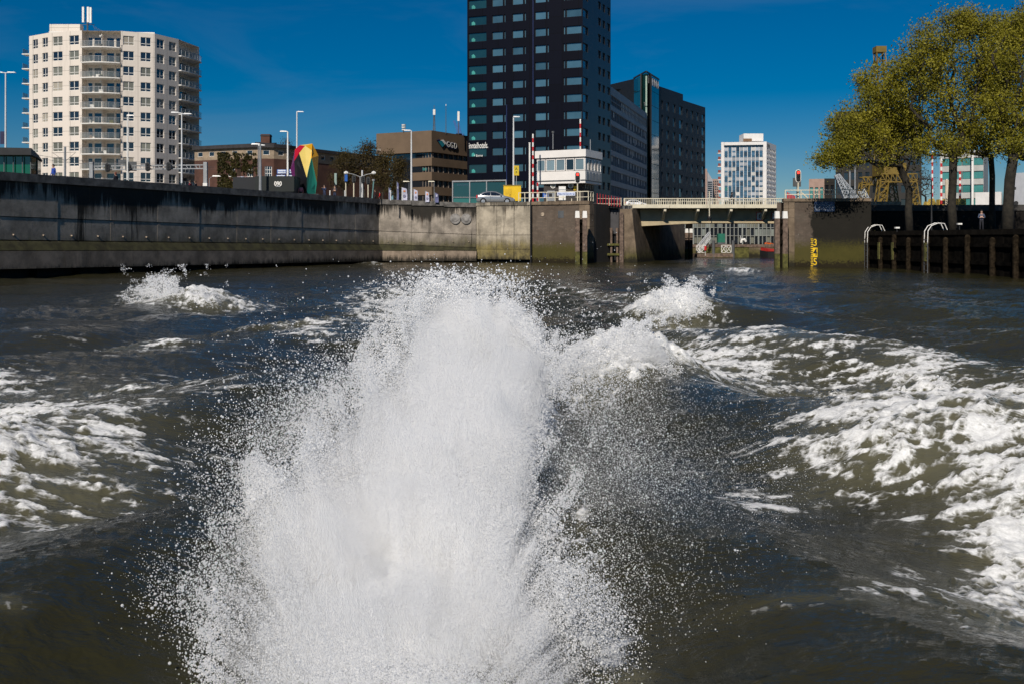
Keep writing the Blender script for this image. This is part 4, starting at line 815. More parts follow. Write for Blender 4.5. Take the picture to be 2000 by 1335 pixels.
for k, r in enumerate(bands):
    W_ = O1; n_ = 26; bs = MB().box(O1.pt((r[0] + r[1]) / 2, (r[2] + r[3]) / 2, -.3), (r[1] - r[0], .04, r[3] - r[2]), O1.rz).build('window_band', GLT, gw)
    mu = MB(); bl = MB()
    for i in range(n_ + 1): mu.box(O1.pt(lerp(r[0], r[1], i / n_), (r[2] + r[3]) / 2, -.2), (.16, .2, r[3] - r[2]), O1.rz)
    if k == 0: mu.box(O1.pt((r[0] + r[1]) / 2, (r[2] + r[3]) / 2, -.19), (r[1] - r[0], .2, .12), O1.rz)
    for i in range(n_):
        if (k == 0 and i > 7) or (k > 0 and i > 10 and i % 2 == 0) or rng.random() < .06:
            u_ = lerp(r[0], r[1], (i + .5) / n_); hh = (r[3] - r[2]) * (.94 if k == 0 else rng.choice((.55, .8))); bl.box(O1.pt(u_, r[3] - hh / 2 - .05, -.26), ((r[1] - r[0]) / n_ * .72, .04, hh), O1.rz)
    o = mu.build('mullion_set', OG, bs); o['kind'] = 'stuff'
    if bl.v: o = bl.build('blind_set', LIT, bs); o['kind'] = 'stuff'
MB().box(O1.pt(14, ZO + .7, -3), (1.6, 1.6, 1.4), O1.rz).build('roof_vent', WHITE, gw)

# ---- dark office with the green glass stair tower
DK = clad('slate_cladding', (.008, .012, .020), 3.4, 3.6, .5, .2)
dt = thing('office_building', 'dark slate office with tall slot windows beside the green stair tower', 'building', (46, 270, WQ))
Q1 = Wall((XX(1286, 250), 250), (XX(1334, 264.5), 264.5)); Q2 = Wall((XX(1334, 264.5), 264.5), (XX(1377.5, 279), 279)); ZQ1, ZQ2 = 41.0, 39.4
q1r, q2r = [], []
for k in range(9):
    zt = 37.6 - 3.62 * k
    for p0, p1 in ((1291, 1295), (1302, 1307), (1314.5, 1319.5), (1326.5, 1333.4)): q1r.append((Q1.u(p0), min(Q1.u(p1), Q1.w - .05), zt - 2.25, zt))
    zt -= .3
    for p0, p1 in ((1339.3, 1343.5), (1349.5, 1354.2), (1360, 1364.5), (1370.5, 1377)): q2r.append((Q2.u(p0), Q2.u(p1), zt - 2.25, zt))
md = MB(); facade(Q1, 0, Q1.w, WQ - 1, ZQ1, q1r, .35, md); facade(Q2, 0, Q2.w, WQ - 1, ZQ2, q2r, .35, md)
md.add([Q1.pt(0, ZQ1), Q1.pt(Q1.w, ZQ1), Q1.pt(Q1.w, ZQ1, -16), Q1.pt(0, ZQ1, -16)], [(0, 1, 2, 3)]); md.add([Q2.pt(0, ZQ2), Q2.pt(Q2.w, ZQ2), Q2.pt(Q2.w, ZQ2, -16), Q2.pt(0, ZQ2, -16)], [(0, 1, 2, 3)])
md.add([Q1.pt(Q1.w, ZQ2), Q1.pt(Q1.w, ZQ1), Q1.pt(Q1.w, ZQ1, -16), Q1.pt(Q1.w, ZQ2, -16)], [(0, 1, 2, 3)]); md.add([Q2.pt(Q2.w, WQ), Q2.pt(Q2.w, ZQ2), Q2.pt(Q2.w, ZQ2, -16), Q2.pt(Q2.w, WQ, -16)], [(0, 1, 2, 3)])
md.build('wall', DK, dt)
for W_, rl_ in ((Q1, q1r), (Q2, q2r)):
    for r in rl_: window(W_, r, dt, FRD, SKYG, 'thin', .35)
MB().prism(foot((1180, 262), (1240, 250), (1262, 262), (1200, 280)), WQ, ZZ(160, 255)).build('rear_block', mat('black_cladding', (.008, .009, .012), .5), dt)
sg = thing('stair_tower', 'green glass stair tower with vertical letters at its top', 'tower', PX(1262, 400, 236))
S1, S2 = Wall((XX(1238, 247), 247), (XX(1262, 237), 237)), Wall((XX(1262, 237), 237), (XX(1287, 249), 249)); ZS = ZZ(140, 237)
GG = glass('green_glass', (.004, .030, .026), rough=.1, scale=.9, var=.9); GG2 = glass('green_glass_side', (.006, .045, .045), rough=.12, var=.6)
for W_, gm in ((S1, GG2), (S2, GG)):
    for i in range(3):
        for k in range(10):
            z0_, z1_ = lerp(WQ, ZS - .3, k / 10) + .05, lerp(WQ, ZS - .3, (k + 1) / 10) - .05; MB().box(W_.pt(W_.w * (i + .5) / 3, (z0_ + z1_) / 2, -.05), (W_.w / 3 - .08, .08, z1_ - z0_), W_.rz).build('pane', gm, sg)
    MB().box(W_.pt(W_.w / 2, (WQ + ZS) / 2, -1.6), (W_.w - 2.4, .3, ZS - WQ - .5), W_.rz).build('inner_wall', BLACK, sg)
    MB().beam(W_.pt(0, ZS, 0), W_.pt(W_.w, ZS, 0), .3, .35).build('roof_edge', BLACK, sg)
for k in range(4): a, b = lerp(12, ZS - 1, k / 4), lerp(12, ZS - 1, (k + 1) / 4); MB().box((S2.a.x, S2.a.y - .15, (a + b) / 2), (.35, .35, b - a - .25)).build('corner_column', mat('pale_green_column', (.30, .40, .33), .5), sg)
for i, ch_ in enumerate('TRIPOD'): text(ch_, 'letter', mat('grey_letter', (.34, .34, .36), .5), sg, S2.M(S2.w * (.17 + .15 * i), ZS - 1.7, .1), 2.6, .45, .05)
for i in range(6): MB().beam(S2.pt(.6 + (i % 2) * 2.2, 14 + i * 3.6, -.6), S2.pt(2.8 - (i % 2) * 2.2, 17.2 + i * 3.6, -.6), .18).build('stair_flight', GREY, sg)

# ---- white office in the distance
ow = thing('office_building', 'white framed office with blue curtain wall beyond the bridge', 'building', (67, 300, WQ))
WO = mat('office_white', (.74, .72, .70), .6, var=.06)
A_, B_, C_ = (XX(1408.5, 302), 302), (XX(1497, 300), 300), (XX(1516, 312), 312); H1, H2 = Wall(A_, B_), Wall(B_, C_); ZW = H1.z(1497, 277)
MB().prism([H1.pt(0, 0, -.4).xy, H1.pt(H1.w, 0, -.4).xy, H2.pt(H2.w, 0, -.4).xy, (H2.b.x - 14, H2.b.y + 3)], WQ, ZW - .1).build('core', GD, ow)
pan = [glass('curtain_blue', (.05, .11, .18), var=.5), glass('curtain_pale', (.33, .36, .40), rough=.3, spec=.5), glass('curtain_blind', (.52, .52, .50), rough=.4, spec=.4), glass('curtain_dark', (.03, .05, .08)), GT]
ncol, nrow_ = 10, 9; ztop = H1.z(1450, 288); pit = (ztop - H1.z(1450, 390)) / 10.5
for r_ in range(11):
    for c_ in range(ncol):
        u0_, u1_ = lerp(.9, H1.w - 1.0, c_ / ncol), lerp(.9, H1.w - 1.0, (c_ + 1) / ncol); zt = ztop - pit * r_
        pm = rng.choices(pan, (4, 3, 2 if r_ > 6 else 1, 2, .25))[0] if r_ not in (2, 4, 6) else rng.choices(pan, (1, 6, 1, 1, .1))[0]
        inst('pane', pane_mesh(u1_ - u0_ - .18, pit * .68, pm), ow, H1.M((u0_ + u1_) / 2, zt - pit * .36, -.2)); inst('spandrel', pane_mesh(u1_ - u0_ - .18, pit * .26, pan[0]), ow, H1.M((u0_ + u1_) / 2, zt - pit * .86, -.16))
for c_ in range(ncol + 1): MB().box(H1.pt(lerp(.9, H1.w - 1.0, c_ / ncol), (WQ + ztop) / 2, -.05), (.16, .22, ztop - WQ), H1.rz).build('mullion', WO, ow)
for a, b in ((0, .82), (H1.w - .95, H1.w)): MB().box(H1.pt((a + b) / 2, (WQ + ZW) / 2, .05), (b - a, .6, ZW - WQ), H1.rz).build('end_pier', WO, ow)
MB().box(H1.pt(H1.w / 2, ZW - .5, .0), (H1.w - 1.8, .55, .9), H1.rz).build('roof_beam', WO, ow)
for k in range(4): MB().box(H1.pt(lerp(.9, H1.w - 1, (k + .5) / 4), (ZW - .95 + ztop) / 2, -.25), ((H1.w - 1.9) / 4 - .4, .1, ZW - 1.0 - ztop), H1.rz).build('attic_opening', GD, ow)
mh = MB(); hr = []
for r_ in range(11):
    for c_ in range(6): u0_ = H2.w * (.08 + .145 * c_); hr.append((u0_, u0_ + H2.w * .09, ztop - pit * r_ - pit * .7, ztop - pit * r_ - .2))
facade(H2, 0, H2.w, WQ, ZW, hr, .3, mh); mh.add([H1.pt(0, ZW), H1.pt(H1.w, ZW), H2.pt(H2.w, ZW), H2.pt(H2.w - 2, ZW, -14)], [(0, 1, 2, 3)]); mh.build('side_wall', WO, ow)
for r in hr: window(H2, r, ow, FRD, GD, 'thin', .3)
for i in range(4): MB().beam(H2.pt(.5 + i * 1.0, ZW - .6, .06), H2.pt(.9 + i * 1.1, ZW - 1.9 + .4 * (i % 2), .06), .22, .1).build('logo_stroke', DGREY, ow)
MB().box(PX(1467, 270.5, 306), (XX(1486, 306) - XX(1448, 306), 6, 2.3)).build('roof_house', WO, ow); MB().box(PX(1460, 274, 302.9), (2.6, .2, .9)).build('louvre', mat('rust_louvre', (.18, .10, .05), .7), ow)
for k in range(8): MB().box(PX(1405, 300 + k * 13, 303), (1.2, 1.5, .25)).build('balcony', WO, ow); MB().box(PX(1405, 296.5 + k * 13, 303.4), (.7, .5, .9)).build('balcony_door', mat('balcony_red', (.22, .05, .04), .6), ow)

# ---- far towers and the buildings behind the trees
PK = mat('far_pink_brick', (.36, .25, .21), .85, var=.1); GRT = mat('far_grey', (.33, .33, .35), .7, var=.1)
ft1 = thing('far_tower', 'slim grey tower with sloped top far beyond the dark office', 'building', PX(1385, 400, 420))
Wf = Wall((XX(1378, 420), 420), (XX(1392, 420), 420)); MB().prism(foot((1379, 420), (1392, 420), (1392, 430), (1379, 430)), WQ, [ZZ(331, 420), ZZ(352, 420), ZZ(352, 420), ZZ(331, 420)]).build('wall', GRT, ft1); MB().prism(foot((1377.5, 419), (1381, 419), (1381, 432), (1377.5, 432)), WQ, ZZ(330, 419)).build('stair_core', PK, ft1)
for k in range(10): MB().box((XX(1386.5, 419.8), 419.8, ZZ(356 + k * 4, 420)), (1.8, .2, .35)).build('window_band', GD, ft1)
ft2 = thing('far_tower', 'distant pinkish block with rooftop units beside the white office', 'building', PX(1398, 400, 430))
MB().prism(foot((1391.5, 430), (1404, 430), (1404, 440), (1391.5, 440)), WQ, ZZ(350, 430)).build('wall', PK, ft2)
for k in range(7):
    for c_ in range(3): MB().box((XX(1394 + c_ * 3.4, 429.9), 429.9, ZZ(355 + k * 5, 430)), (.4, .2, .6)).build('window', GD, ft2)
DKB = clad('charcoal_cladding', (.020, .019, .018), 2.6, 3.1, .6, .3)
def plain_block(name, label, pts, ytop, dref, m, rows, colsn, gm, z0=5.7, frac=(.62, .55), roof=None, W_i=0):
    f_ = foot(*pts); t = thing(name, label, 'building', (f_[0][0], f_[0][1], z0)); zt = ZZ(ytop, dref); W_ = Wall(f_[0], f_[1]); rs_ = []
    ph = (zt - .8 - z0) / rows
    for r_ in range(rows):
        for c_ in range(colsn):
            uc = W_.w * (c_ + .5) / colsn; zc = z0 + ph * (r_ + .5); rs_.append((uc - W_.w / colsn * frac[0] / 2, uc + W_.w / colsn * frac[0] / 2, zc - ph * frac[1] / 2, zc + ph * frac[1] / 2))
    mb = facade(W_, 0, W_.w, z0, zt, rs_, .25); n_ = len(f_)
    for i in range(1, n_): p, q = f_[i], f_[(i + 1) % n_]; mb.add([(*p, z0), (*q, z0), (*q, zt), (*p, zt)], [(0, 1, 2, 3)])
    mb.add([(*p, zt) for p in f_], [tuple(range(n_))]); mb.build('wall', m, t)
    for r in rs_: window(W_, r, t, FRD, gm, 'thin', .25)
    return t
plain_block('office_block', 'tall charcoal office block hidden behind the quay trees', [(1632, 205), (1800, 200), (1800, 225), (1640, 225)], 216, 203, DKB, 8, 12, GD)
plain_block('low_building', 'small beige brick building beyond the east pier railing', [(1580, 230), (1610, 229), (1612, 240), (1582, 242)], 350, 230, PK, 2, 3, GT)
plain_block('low_building', 'narrow dark building with a pale pipe next to the beige one', [(1610, 228), (1631, 228), (1631, 238), (1612, 238)], 349, 228, DKB, 3, 2, GD)
tb = plain_block('glass_office', 'teal glass office with pale floor bands behind the quay trees', [(1838, 190), (1921, 186), (1930, 205), (1845, 210)], 295, 188, mat('pale_band', (.42, .42, .40), .6, var=.1), 5, 4, GT, frac=(.97, .58))
for px in (1838, 1899.5): MB().tube([PX(px, 405, 185.5), PX(px, 293, 185.5)], .22, 8).build('facade_pole', WHITE, tb)
wb = plain_block('warehouse', 'pale ribbed warehouse with a round window at the edge of the trees', [(1968, 168), (2075, 160), (2080, 180), (1975, 185)], 337, 165, mat('pale_cladding', (.52, .53, .56), .6, var=.06), 2, 4, GC, frac=(.3, .12))
MB().tube([PX(1984.5, 397, 165.9), PX(1984.5, 397, 166.6)], .35, 14).build('round_window', BLACK, wb)
plain_block('warehouse', 'low white shed with shallow roof between the trunks', [(1905, 175), (1956, 172), (1958, 182), (1908, 184)], 376, 174, WO, 1, 3, GC, frac=(.5, .2))
# ---- building and quay seen through the bridge opening
fb = thing('harbour_building', 'glazed harbour building with pale mullions seen under the bridge', 'building', (36, 158, 1.8))
K1 = Wall((XX(1322, 158), 158), (XX(1560, 160), 160)); MB().prism([K1.pt(0, 0, -.5).xy, K1.pt(K1.w, 0, -.5).xy, K1.pt(K1.w, 0, -6).xy, K1.pt(0, 0, -6).xy], 1.7, 6.4).build('core', mat('harbour_grey', (.11, .11, .11), .7, var=.3, scale=.8), fb)
for i in range(30):
    u0_, u1_ = K1.w * i / 30, K1.w * (i + 1) / 30; dark_ = 11 <= i < 15
    for z0_, z1_ in ((1.9, 3.1), (3.15, 4.4), (4.45, 5.9)): inst('pane', pane_mesh(u1_ - u0_ - .1, z1_ - z0_, GD if dark_ else rng.choice((GC, GD, GD, glass('harbour_pane', (.20, .22, .20), rough=.3)))), fb, K1.M((u0_ + u1_) / 2, (z0_ + z1_) / 2, -.2))
for i in range(31): MB().box(K1.pt(K1.w * i / 30, 4, -.02), (.09 if i % 4 else .22, .25, 4.6), K1.rz).build('mullion', mat('pale_mullion', (.26, .27, .25), .6, var=.1), fb)
for z in (3.12, 4.42): MB().box(K1.pt(K1.w / 2, z, -.03), (K1.w, .2, .08), K1.rz).build('transom', MATS['pale_mullion'], fb)
fq = thing('quay_wall', 'mossy low quay wall at the far side of the harbour basin', 'wall', (36, 142.4, 0)); Wk = Wall((23.5, 142.2), (58, 142.2))
for i in range(10): slab(Wk, Wk.w * i / 10 + .01, Wk.w * (i + 1) / 10 - .01, -2, -2, 1.45, 1.45, .02 * (i % 2), .4, 'wall_block', MOSSY if i % 3 else ST, fq)
slab(Wk, 0, Wk.w, 1.47, 1.47, 1.85, 1.85, .1, .8, 'coping', TIMBER, fq)
# ---------------------------------------------------------------- control house on the west pier
chs = thing('control_house', 'white bridge control house with five window bays on a dark base', 'building', (5, 119, WQ))
C0, C1, C2 = (XX(1046.5, 119.6), 119.6), (XX(1143, 116.6), 116.6), (XX(1175, 121.4), 121.4); H1, H2 = Wall(C0, C1), Wall(C1, C2)
zr, zf, zw1, zw0, zb = (H1.z(1143, y) for y in (291.5, 305, 308.5, 333, 357.5))
cb = [H1.pt(0, 0, -.02).xy, H1.pt(H1.w, 0, -.02).xy, H2.pt(H2.w, 0, -.02).xy, H2.pt(H2.w, 0, -.02).xy + (Vector(C0) - Vector(C1))]
WH = mat('house_white', (.80, .76, .72), .45, var=.05, scale=.5); HG = glass('house_glass', (.16, .22, .25), rough=.1)
def inset(k): c = sum((Vector(p) for p in cb), Vector((0, 0))) / 4; return [tuple(c + (Vector(p) - c) * k) for p in cb]
MB().prism(inset(1.0), zb, zw0 - .02).build('lower_wall', WH, chs); MB().prism(inset(1.03), zf - .05, zr).build('roof', WH, chs); MB().prism(inset(.985), zw1, zf - .06).build('head_band', DGREY, chs)
MB().prism(inset(.93), zw0, zw1 + .1).build('interior', mat('house_interior', (.05, .05, .05), .8), chs); MB().prism(inset(1.012), zb + .25, zb + .4).build('trim_line', DGREY, chs)
for a, b in ((1048.5, 1065), (1066.5, 1084), (1085.5, 1103.5), (1105, 1121.5), (1123, 1141)):
    r = (H1.u(a), H1.u(b), zw0 + .03, zw1 - .02); window(H1, r, chs, WH, HG if a != 1105 else GD, 'plain', .12)
for i in range(5): r = (H2.w * (i * .195 + .02), H2.w * (i * .195 + .195), zw0 + .03, zw1 - .02); window(H2, r, chs, WH, GD if i % 2 else HG, 'plain', .12)
for i in range(5): MB().box(H2.pt(H2.w * (i * .195 + .11), (zb + zw0) / 2 + .1, .04), (H2.w * .16, .06, 1.0), H2.rz).build('side_panel', GREY, chs)
base = foot((1062, 119.4), (1140, 118.0), (1160, 122), (1082, 124)); BS = Wall(base[0], base[1]); BASE = mat('house_base', (.045, .038, .034), .8, var=.2)
MB().prism(base, WQ, zb).build('base', BASE, chs)
for px in (1080.5, 1115): 
    u = BS.u(px); z = BS.z(px, 363); MB().tube([BS.pt(u, z, -.02), BS.pt(u, z, .1)], .33, 20).build('porthole_rim', WHITE, chs); MB().tube([BS.pt(u, z, .05), BS.pt(u, z, .12)], .24, 20).build('porthole_glass', GC, chs)
W2b = Wall(base[1], base[2])
for i in range(4): MB().box(W2b.pt(W2b.w * (.15 + .23 * i), 9.0, .03), (.3, .06, .8), W2b.rz).build('slot_window', GC, chs)
MB().box(BS.pt(BS.u(1124.5), BS.z(1124, 368), .05), (.5, .05, .5), BS.rz).build('notice', YEL, chs)
for px, y0, y1 in ((1080, 258, 292), (1153, 273, 296)): MB().tube([PX(px, y1, 119), PX(px, y0, 119)], .05, 6).build('aerial', GREY, chs)
MB().tube([PX(1080, 260, 119), PX(1080, 256.5, 119)], .16, 8).build('beacon', DGREY, chs)
# ---- striped barrier poles
def striped(name, label, px, y0, y1, d, n, r=.10, group=None, base=None):
    t = thing(name, label, 'barrier', PX(px, y1, d), group)
    for i in range(n): MB().tube([PX(px, lerp(y1, y0, i / n), d), PX(px, lerp(y1, y0, (i + 1) / n), d)], r, 8).build('stripe', RED if i % 2 == 0 else WHITE, t)
    return t
striped('barrier_pole', 'raised red and white barrier pole beside a plain white pole', 1041, 262, 395, 116.5, 16)
striped('barrier_pole', 'raised red and white barrier pole rising behind the control house roof', 1133.5, 233, 393, 127, 18)
striped('barrier_pole', 'short red and white post at the pier railing', 1050, 357, 393, 116.2, 5)
t = thing('flag_pole', 'plain white pole beside the striped barrier pole', 'pole', PX(1034.5, 395, 117)); MB().tube([PX(1034.5, 396, 117), PX(1034.5, 281, 117)], .10, 8).build('shaft', WHITE, t); MB().tube([PX(1034.5, 281, 117), PX(1034.5, 279, 117)], .13, 8).build('finial', WHITE, t)
# ---- pier railing
pr = thing('pier_railing', 'cream tube railing on the brick pier in front of the control house', 'railing', PX(1090, 394, 111)); rz0 = WQ + .1
pth = [Wc.pt(Wc.u(1010), 0, -.5), Wc.pt(Wc.w - .2, 0, -.5), Wd.pt(Wd.w - .3, 0, -.45), cs.pt(cs.w, 0, -.35)]
for z in (1.05, .45):
    for i in range(3): MB().beam(pth[i] + Vector((0, 0, rz0 + z)), pth[i + 1] + Vector((0, 0, rz0 + z)), .08 if z > 1 else .06).build('rail', CREAM, pr)
for i in range(3):
    nn = (2, 7, 2)[i]
    for k in range(nn + (i == 2)): p = pth[i].lerp(pth[i + 1], k / nn); MB().box((p.x, p.y, rz0 + .53), (.08, .08, 1.06)).build('post', CREAM, pr)
plate_sign('speed_sign', 'blue speed sign with a white 20 on the pier railing', 1060, 375.5, 1071, 388, 110.9, '', BLUE, BLUE, WHITE, .4, lines=[('20', 0, -.12, .44), ('km/h', 0, .22, .18)])
plate_sign('name_sign', 'white bridge name board with blue lettering on the pier railing', 1088, 375.5, 1123.5, 382.5, 109.0, '', mat('pale_sign', (.62, .66, .78), .5), MATS['pale_sign'], BLUE, .3, lines=[('Nieuwe Leuvebrug', 0, 0, .235)])
t = thing('switch_cabinet', 'grey switch cabinet behind the pier railing', 'cabinet', PX(1076, 392, 117)); MB().box(PX(1076, 383, 117), (.9, .5, 1.2)).build('body', GREY, t); MB().box(PX(1076, 376, 117), (1.0, .6, .08)).build('lid', DGREY, t); MB().box(PX(1075, 381, 116.7), (.35, .04, .35)).build('meter_window', BLACK, t)
t = thing('equipment_box', 'small white equipment box above the bridge name board', 'cabinet', PX(1098, 392, 116)); MB().box(PX(1098, 378, 116), (.8, .5, 1.6)).build('body', WHITE, t); MB().box(PX(1098, 371, 116), (.86, .56, .06)).build('lid', GREY, t)
REDL = mat('red_light', (1., .03, .02), .4, emit=4.)
def signal(name, label, px, y0, y1, ybase, d, lit=True, w=9., back=False, group=None, pole=True):
    """rounded black traffic-light head with white rim on a pole"""
    t = thing(name, label, 'traffic light', PX(px, ybase, d), group); c = PX(px, (y0 + y1) / 2, d); hw = w / 2 / F * d; hh = (y1 - y0) / 2 / F * d
    def cap_(r, grow, y): 
        h2 = hh - hw; return [(c.x + (hw + grow) * cos(a), y, c.z + (h2 if 0 <= a <= pi else -h2) + (hw + grow) * sin(a)) for a in [k * pi / 8 for k in range(0, 9)] + [k * pi / 8 + 1e-6 for k in range(8, 17)]]
    def disc(gr, y0_, y1_): 
        a, b = cap_(0, gr, y0_), cap_(0, gr, y1_); n_ = len(a); return MB().add(a + b, [tuple(range(n_)), tuple(range(n_, 2 * n_))[::-1]] + [(i, (i + 1) % n_, n_ + (i + 1) % n_, n_ + i) for i in range(n_)])
    disc(.02 if back else .05, d - .02, d + .05).build('rim', DGREY if back else WHITE, t); hd = disc(-.01, d - .06, d + .3).build('housing', BLACK, t)
    for k in range(3):
        z = c.z + hh * (.55 - .55 * k); MB().tube([(c.x, d - .14, z), (c.x, d - .055, z)], hw * .52, 12).build('lens', REDL if lit and k == 0 else mat('dark_lens', (.02, .02, .02), .3), hd)
    if pole: MB().tube([PX(px, y1, d + .1), PX(px, ybase, d + .1)], .07, 8).build('pole', CREAM, t)
    return t
signal('ship_signal', 'red ship signal on a cream pole before the control house', 1128, 336.5, 357.5, 394, 112)
signal('ship_signal', 'red ship signal on a cream pole at the east pier railing', 1559, 332.5, 355.5, 390, 93.5)
t = thing('sign_board', 'dark square sign back beside the east ship signal', 'sign', PX(1557, 392, 96)); MB().box(PX(1556.5, 356.5, 96), (.78, .05, .85)).build('board', DGREY, t); MB().beam(PX(1556.5, 360, 96.1), PX(1556.5, 391, 96.1), .07).build('post', GREY, t)
# ---- silver car at the quay edge
def car(label, px0, px1, pyb, d, body, name='parked_car'):
    Lc = (px1 - px0) / F * d; x0 = XX(px0, d); zb = WQ; t = thing(name, label, 'car', (x0 + Lc / 2, d, zb)); s = Lc / 4.3
    prof = [(0, .42, .62, .62), (.08, .30, .86, .92), (.35, .26, .92, 1.12), (.75, .24, .93, 1.33), (1.2, .24, .93, 1.43), (1.75, .24, .92, 1.45), (2.2, .24, .91, 1.40), (2.6, .24, .90, 1.24), (3.0, .24, .89, 1.02), (3.25, .24, .87, .90), (3.7, .24, .80, .80), (4.05, .26, .70, .70), (4.25, .32, .58, .58), (4.3, .40, .50, .50)]
    vs, fs = [], []
    for x, lo, belt, roof in prof:
        wf = .86 * (1 - .16 * abs((x - 2.1) / 2.2) ** 4); wr = wf - .22 * min(1, max(0, roof - belt) / .5)
        ring = [(-wf * .96, lo), (-wf, lo + .12), (-wf, belt - .1), (-wf * .97, belt), (-wr, lerp(belt, roof, .85)), (-wr * .82, roof), (wr * .82, roof), (wr, lerp(belt, roof, .85)), (wf * .97, belt), (wf, belt - .1), (wf, lo + .12), (wf * .96, lo)]
        vs += [(x0 + x * s, d + y * s, zb + z * s) for y, z in ring]
    n_ = 12
    for i in range(len(prof) - 1):
        for k in range(n_): a = i * n_ + k; b = i * n_ + (k + 1) % n_; fs.append((a, b, b + n_, a + n_))
    fs += [tuple(range(n_)), tuple(range((len(prof) - 1) * n_, len(prof) * n_))[::-1]]
    bo = MB().add(vs, fs).build('body', body, t, True)
    g = MB(); W_ = lambda x, z, y=-.80: (x0 + x * s, d + y * s, zb + z * s)
    for sy in (-1, 1):
        for poly in ([(.55, .97), (.9, 1.24), (1.35, 1.33), (1.55, 1.34), (1.55, .95)], [(1.62, .95), (1.62, 1.34), (2.1, 1.31), (2.5, 1.15), (2.85, .95)]):
            MB().add([W_(x, z, sy * (.865 - .22 * max(0, z - .93) / .5)) for x, z in poly], [tuple(range(len(poly)))]).build('side_window', GD, t)
    MB().add([W_(3.02, 1.015, -.66), W_(3.02, 1.015, .66), W_(2.3, 1.385, .52), W_(2.3, 1.385, -.52)], [(0, 1, 2, 3)]).build('windscreen', GD, t)
    MB().add([W_(.13, .96, -.6), W_(.13, .96, .6), W_(.7, 1.335, .5), W_(.7, 1.335, -.5)], [(0, 1, 2, 3)]).build('rear_window', GD, t)
    tyre = mat('tyre_rubber', (.012, .012, .012), .8); alloy = mat('alloy_rim', (.55, .56, .58), .35, metal=.7)
    for x in (.78, 3.42):
        for sy in (-1, 1):
            w0 = MB().tube([W_(x, .32, sy * .62), W_(x, .32, sy * .70), W_(x, .32, sy * .86), W_(x, .32, sy * .885)], [.28 * s, .325 * s, .325 * s, .30 * s], 20).build('wheel', tyre, t); MB().tube([W_(x, .32, sy * .86), W_(x, .32, sy * .90)], .205 * s, 12).build('rim', alloy, w0)
            for k in range(5): a = 2 * pi * k / 5; MB().beam(W_(x, .32, sy * .905), W_(x + .19 * cos(a), .32 + .19 * sin(a), sy * .905), .05, .02).build('spoke', alloy, w0)
            MB().tube([W_(x, .33, sy * .80), W_(x, .33, sy * .868)], .365 * s, 20).build('wheel_arch', BLACK, t)
    for sy in (-1, 1): MB().box(W_(.07, .84, sy * .62), (.14 * s, .34 * s, .34 * s)).build('tail_light', RED, t); MB().box(W_(4.02, .62, sy * .62), (.34 * s, .24 * s, .12 * s)).build('headlight', WHITE, t); MB().box(W_(2.72, .98, sy * .95), (.12 * s, .18 * s, .13 * s)).build('mirror', body, t)
    MB().box(W_(1.58, .70, -.868), (.015, .01, .62)).build('door_seam', BLACK, t); MB().box(W_(1.75, .80, -.875), (.2, .03, .035)).build('door_handle', body, t); MB().box(W_(4.26, .42, 0), (.08 * s, 1.2 * s, .16 * s)).build('grille', BLACK, t)
    return t
SILV = mat('silver_paint', (.36, .37, .38), .25, metal=.55, var=.04); car('silver three-door hatchback parked at the quay edge beside the yellow cabin', 930.5, 1006, 398, 116.6, SILV)
t = thing('yellow_cabin', 'yellow site cabin standing behind the silver hatchback', 'cabin', PX(1001, 395, 121)); MB().box(PX(1000.5, 379, 121), (2.1, 2.0, 1.8)).build('body', YEL, t); MB().box(PX(1000.5, 363.5, 121), (2.2, 2.1, .1)).build('roof', mat('dark_yellow', (.30, .20, .02), .6), t)
MB().box(PX(992.5, 381, 119.95), (.7, .05, 1.5)).build('door', mat('cabin_door', (.70, .44, .01), .5), t); MB().box(PX(996, 381, 119.9), (.05, .06, .2)).build('door_handle', BLACK, t)
sh = thing('glass_shelter', 'teal glass entrance shelter with pale frame before the hotel tower', 'shelter', PX(935, 398, 128)); SG = glass('shelter_glass', (.008, .05, .055), scale=.7); SG2 = glass('shelter_glass_low', (.02, .13, .12))
for a, b in ((884.5, 917), (917.6, 950), (950.6, 988)):
    for y0_, y1_, gm in ((356.5, 385, SG), (386.5, 402, SG2)): MB().box(PX((a + b) / 2, (y0_ + y1_) / 2, 128), ((b - a) / F * 128 - .1, .06, (y1_ - y0_) / F * 128)).build('pane', gm, sh)
for px in (884, 917.3, 950.3, 988.3): MB().beam(PX(px, 354, 127.9), PX(px, 402, 127.9), .12).build('post', GREY, sh)
MB().beam(PX(883, 355, 127.9), PX(989, 352.5, 127.9), .16).build('roof_beam', GREY, sh); MB().beam(PX(884, 385.7, 127.85), PX(989, 385.7, 127.85), .07).build('mid_rail', GREY, sh)
MB().prism(foot((884, 128), (989, 128), (989, 133), (884, 133)), ZZ(355, 128), ZZ(353, 128)).build('roof', DGREY, sh); text('tram halte', 'lettering', mat('dim_letter', (.05, .12, .2), .5), sh, TRS(PX(903, 361.5, 127.93)), .32, 1.)
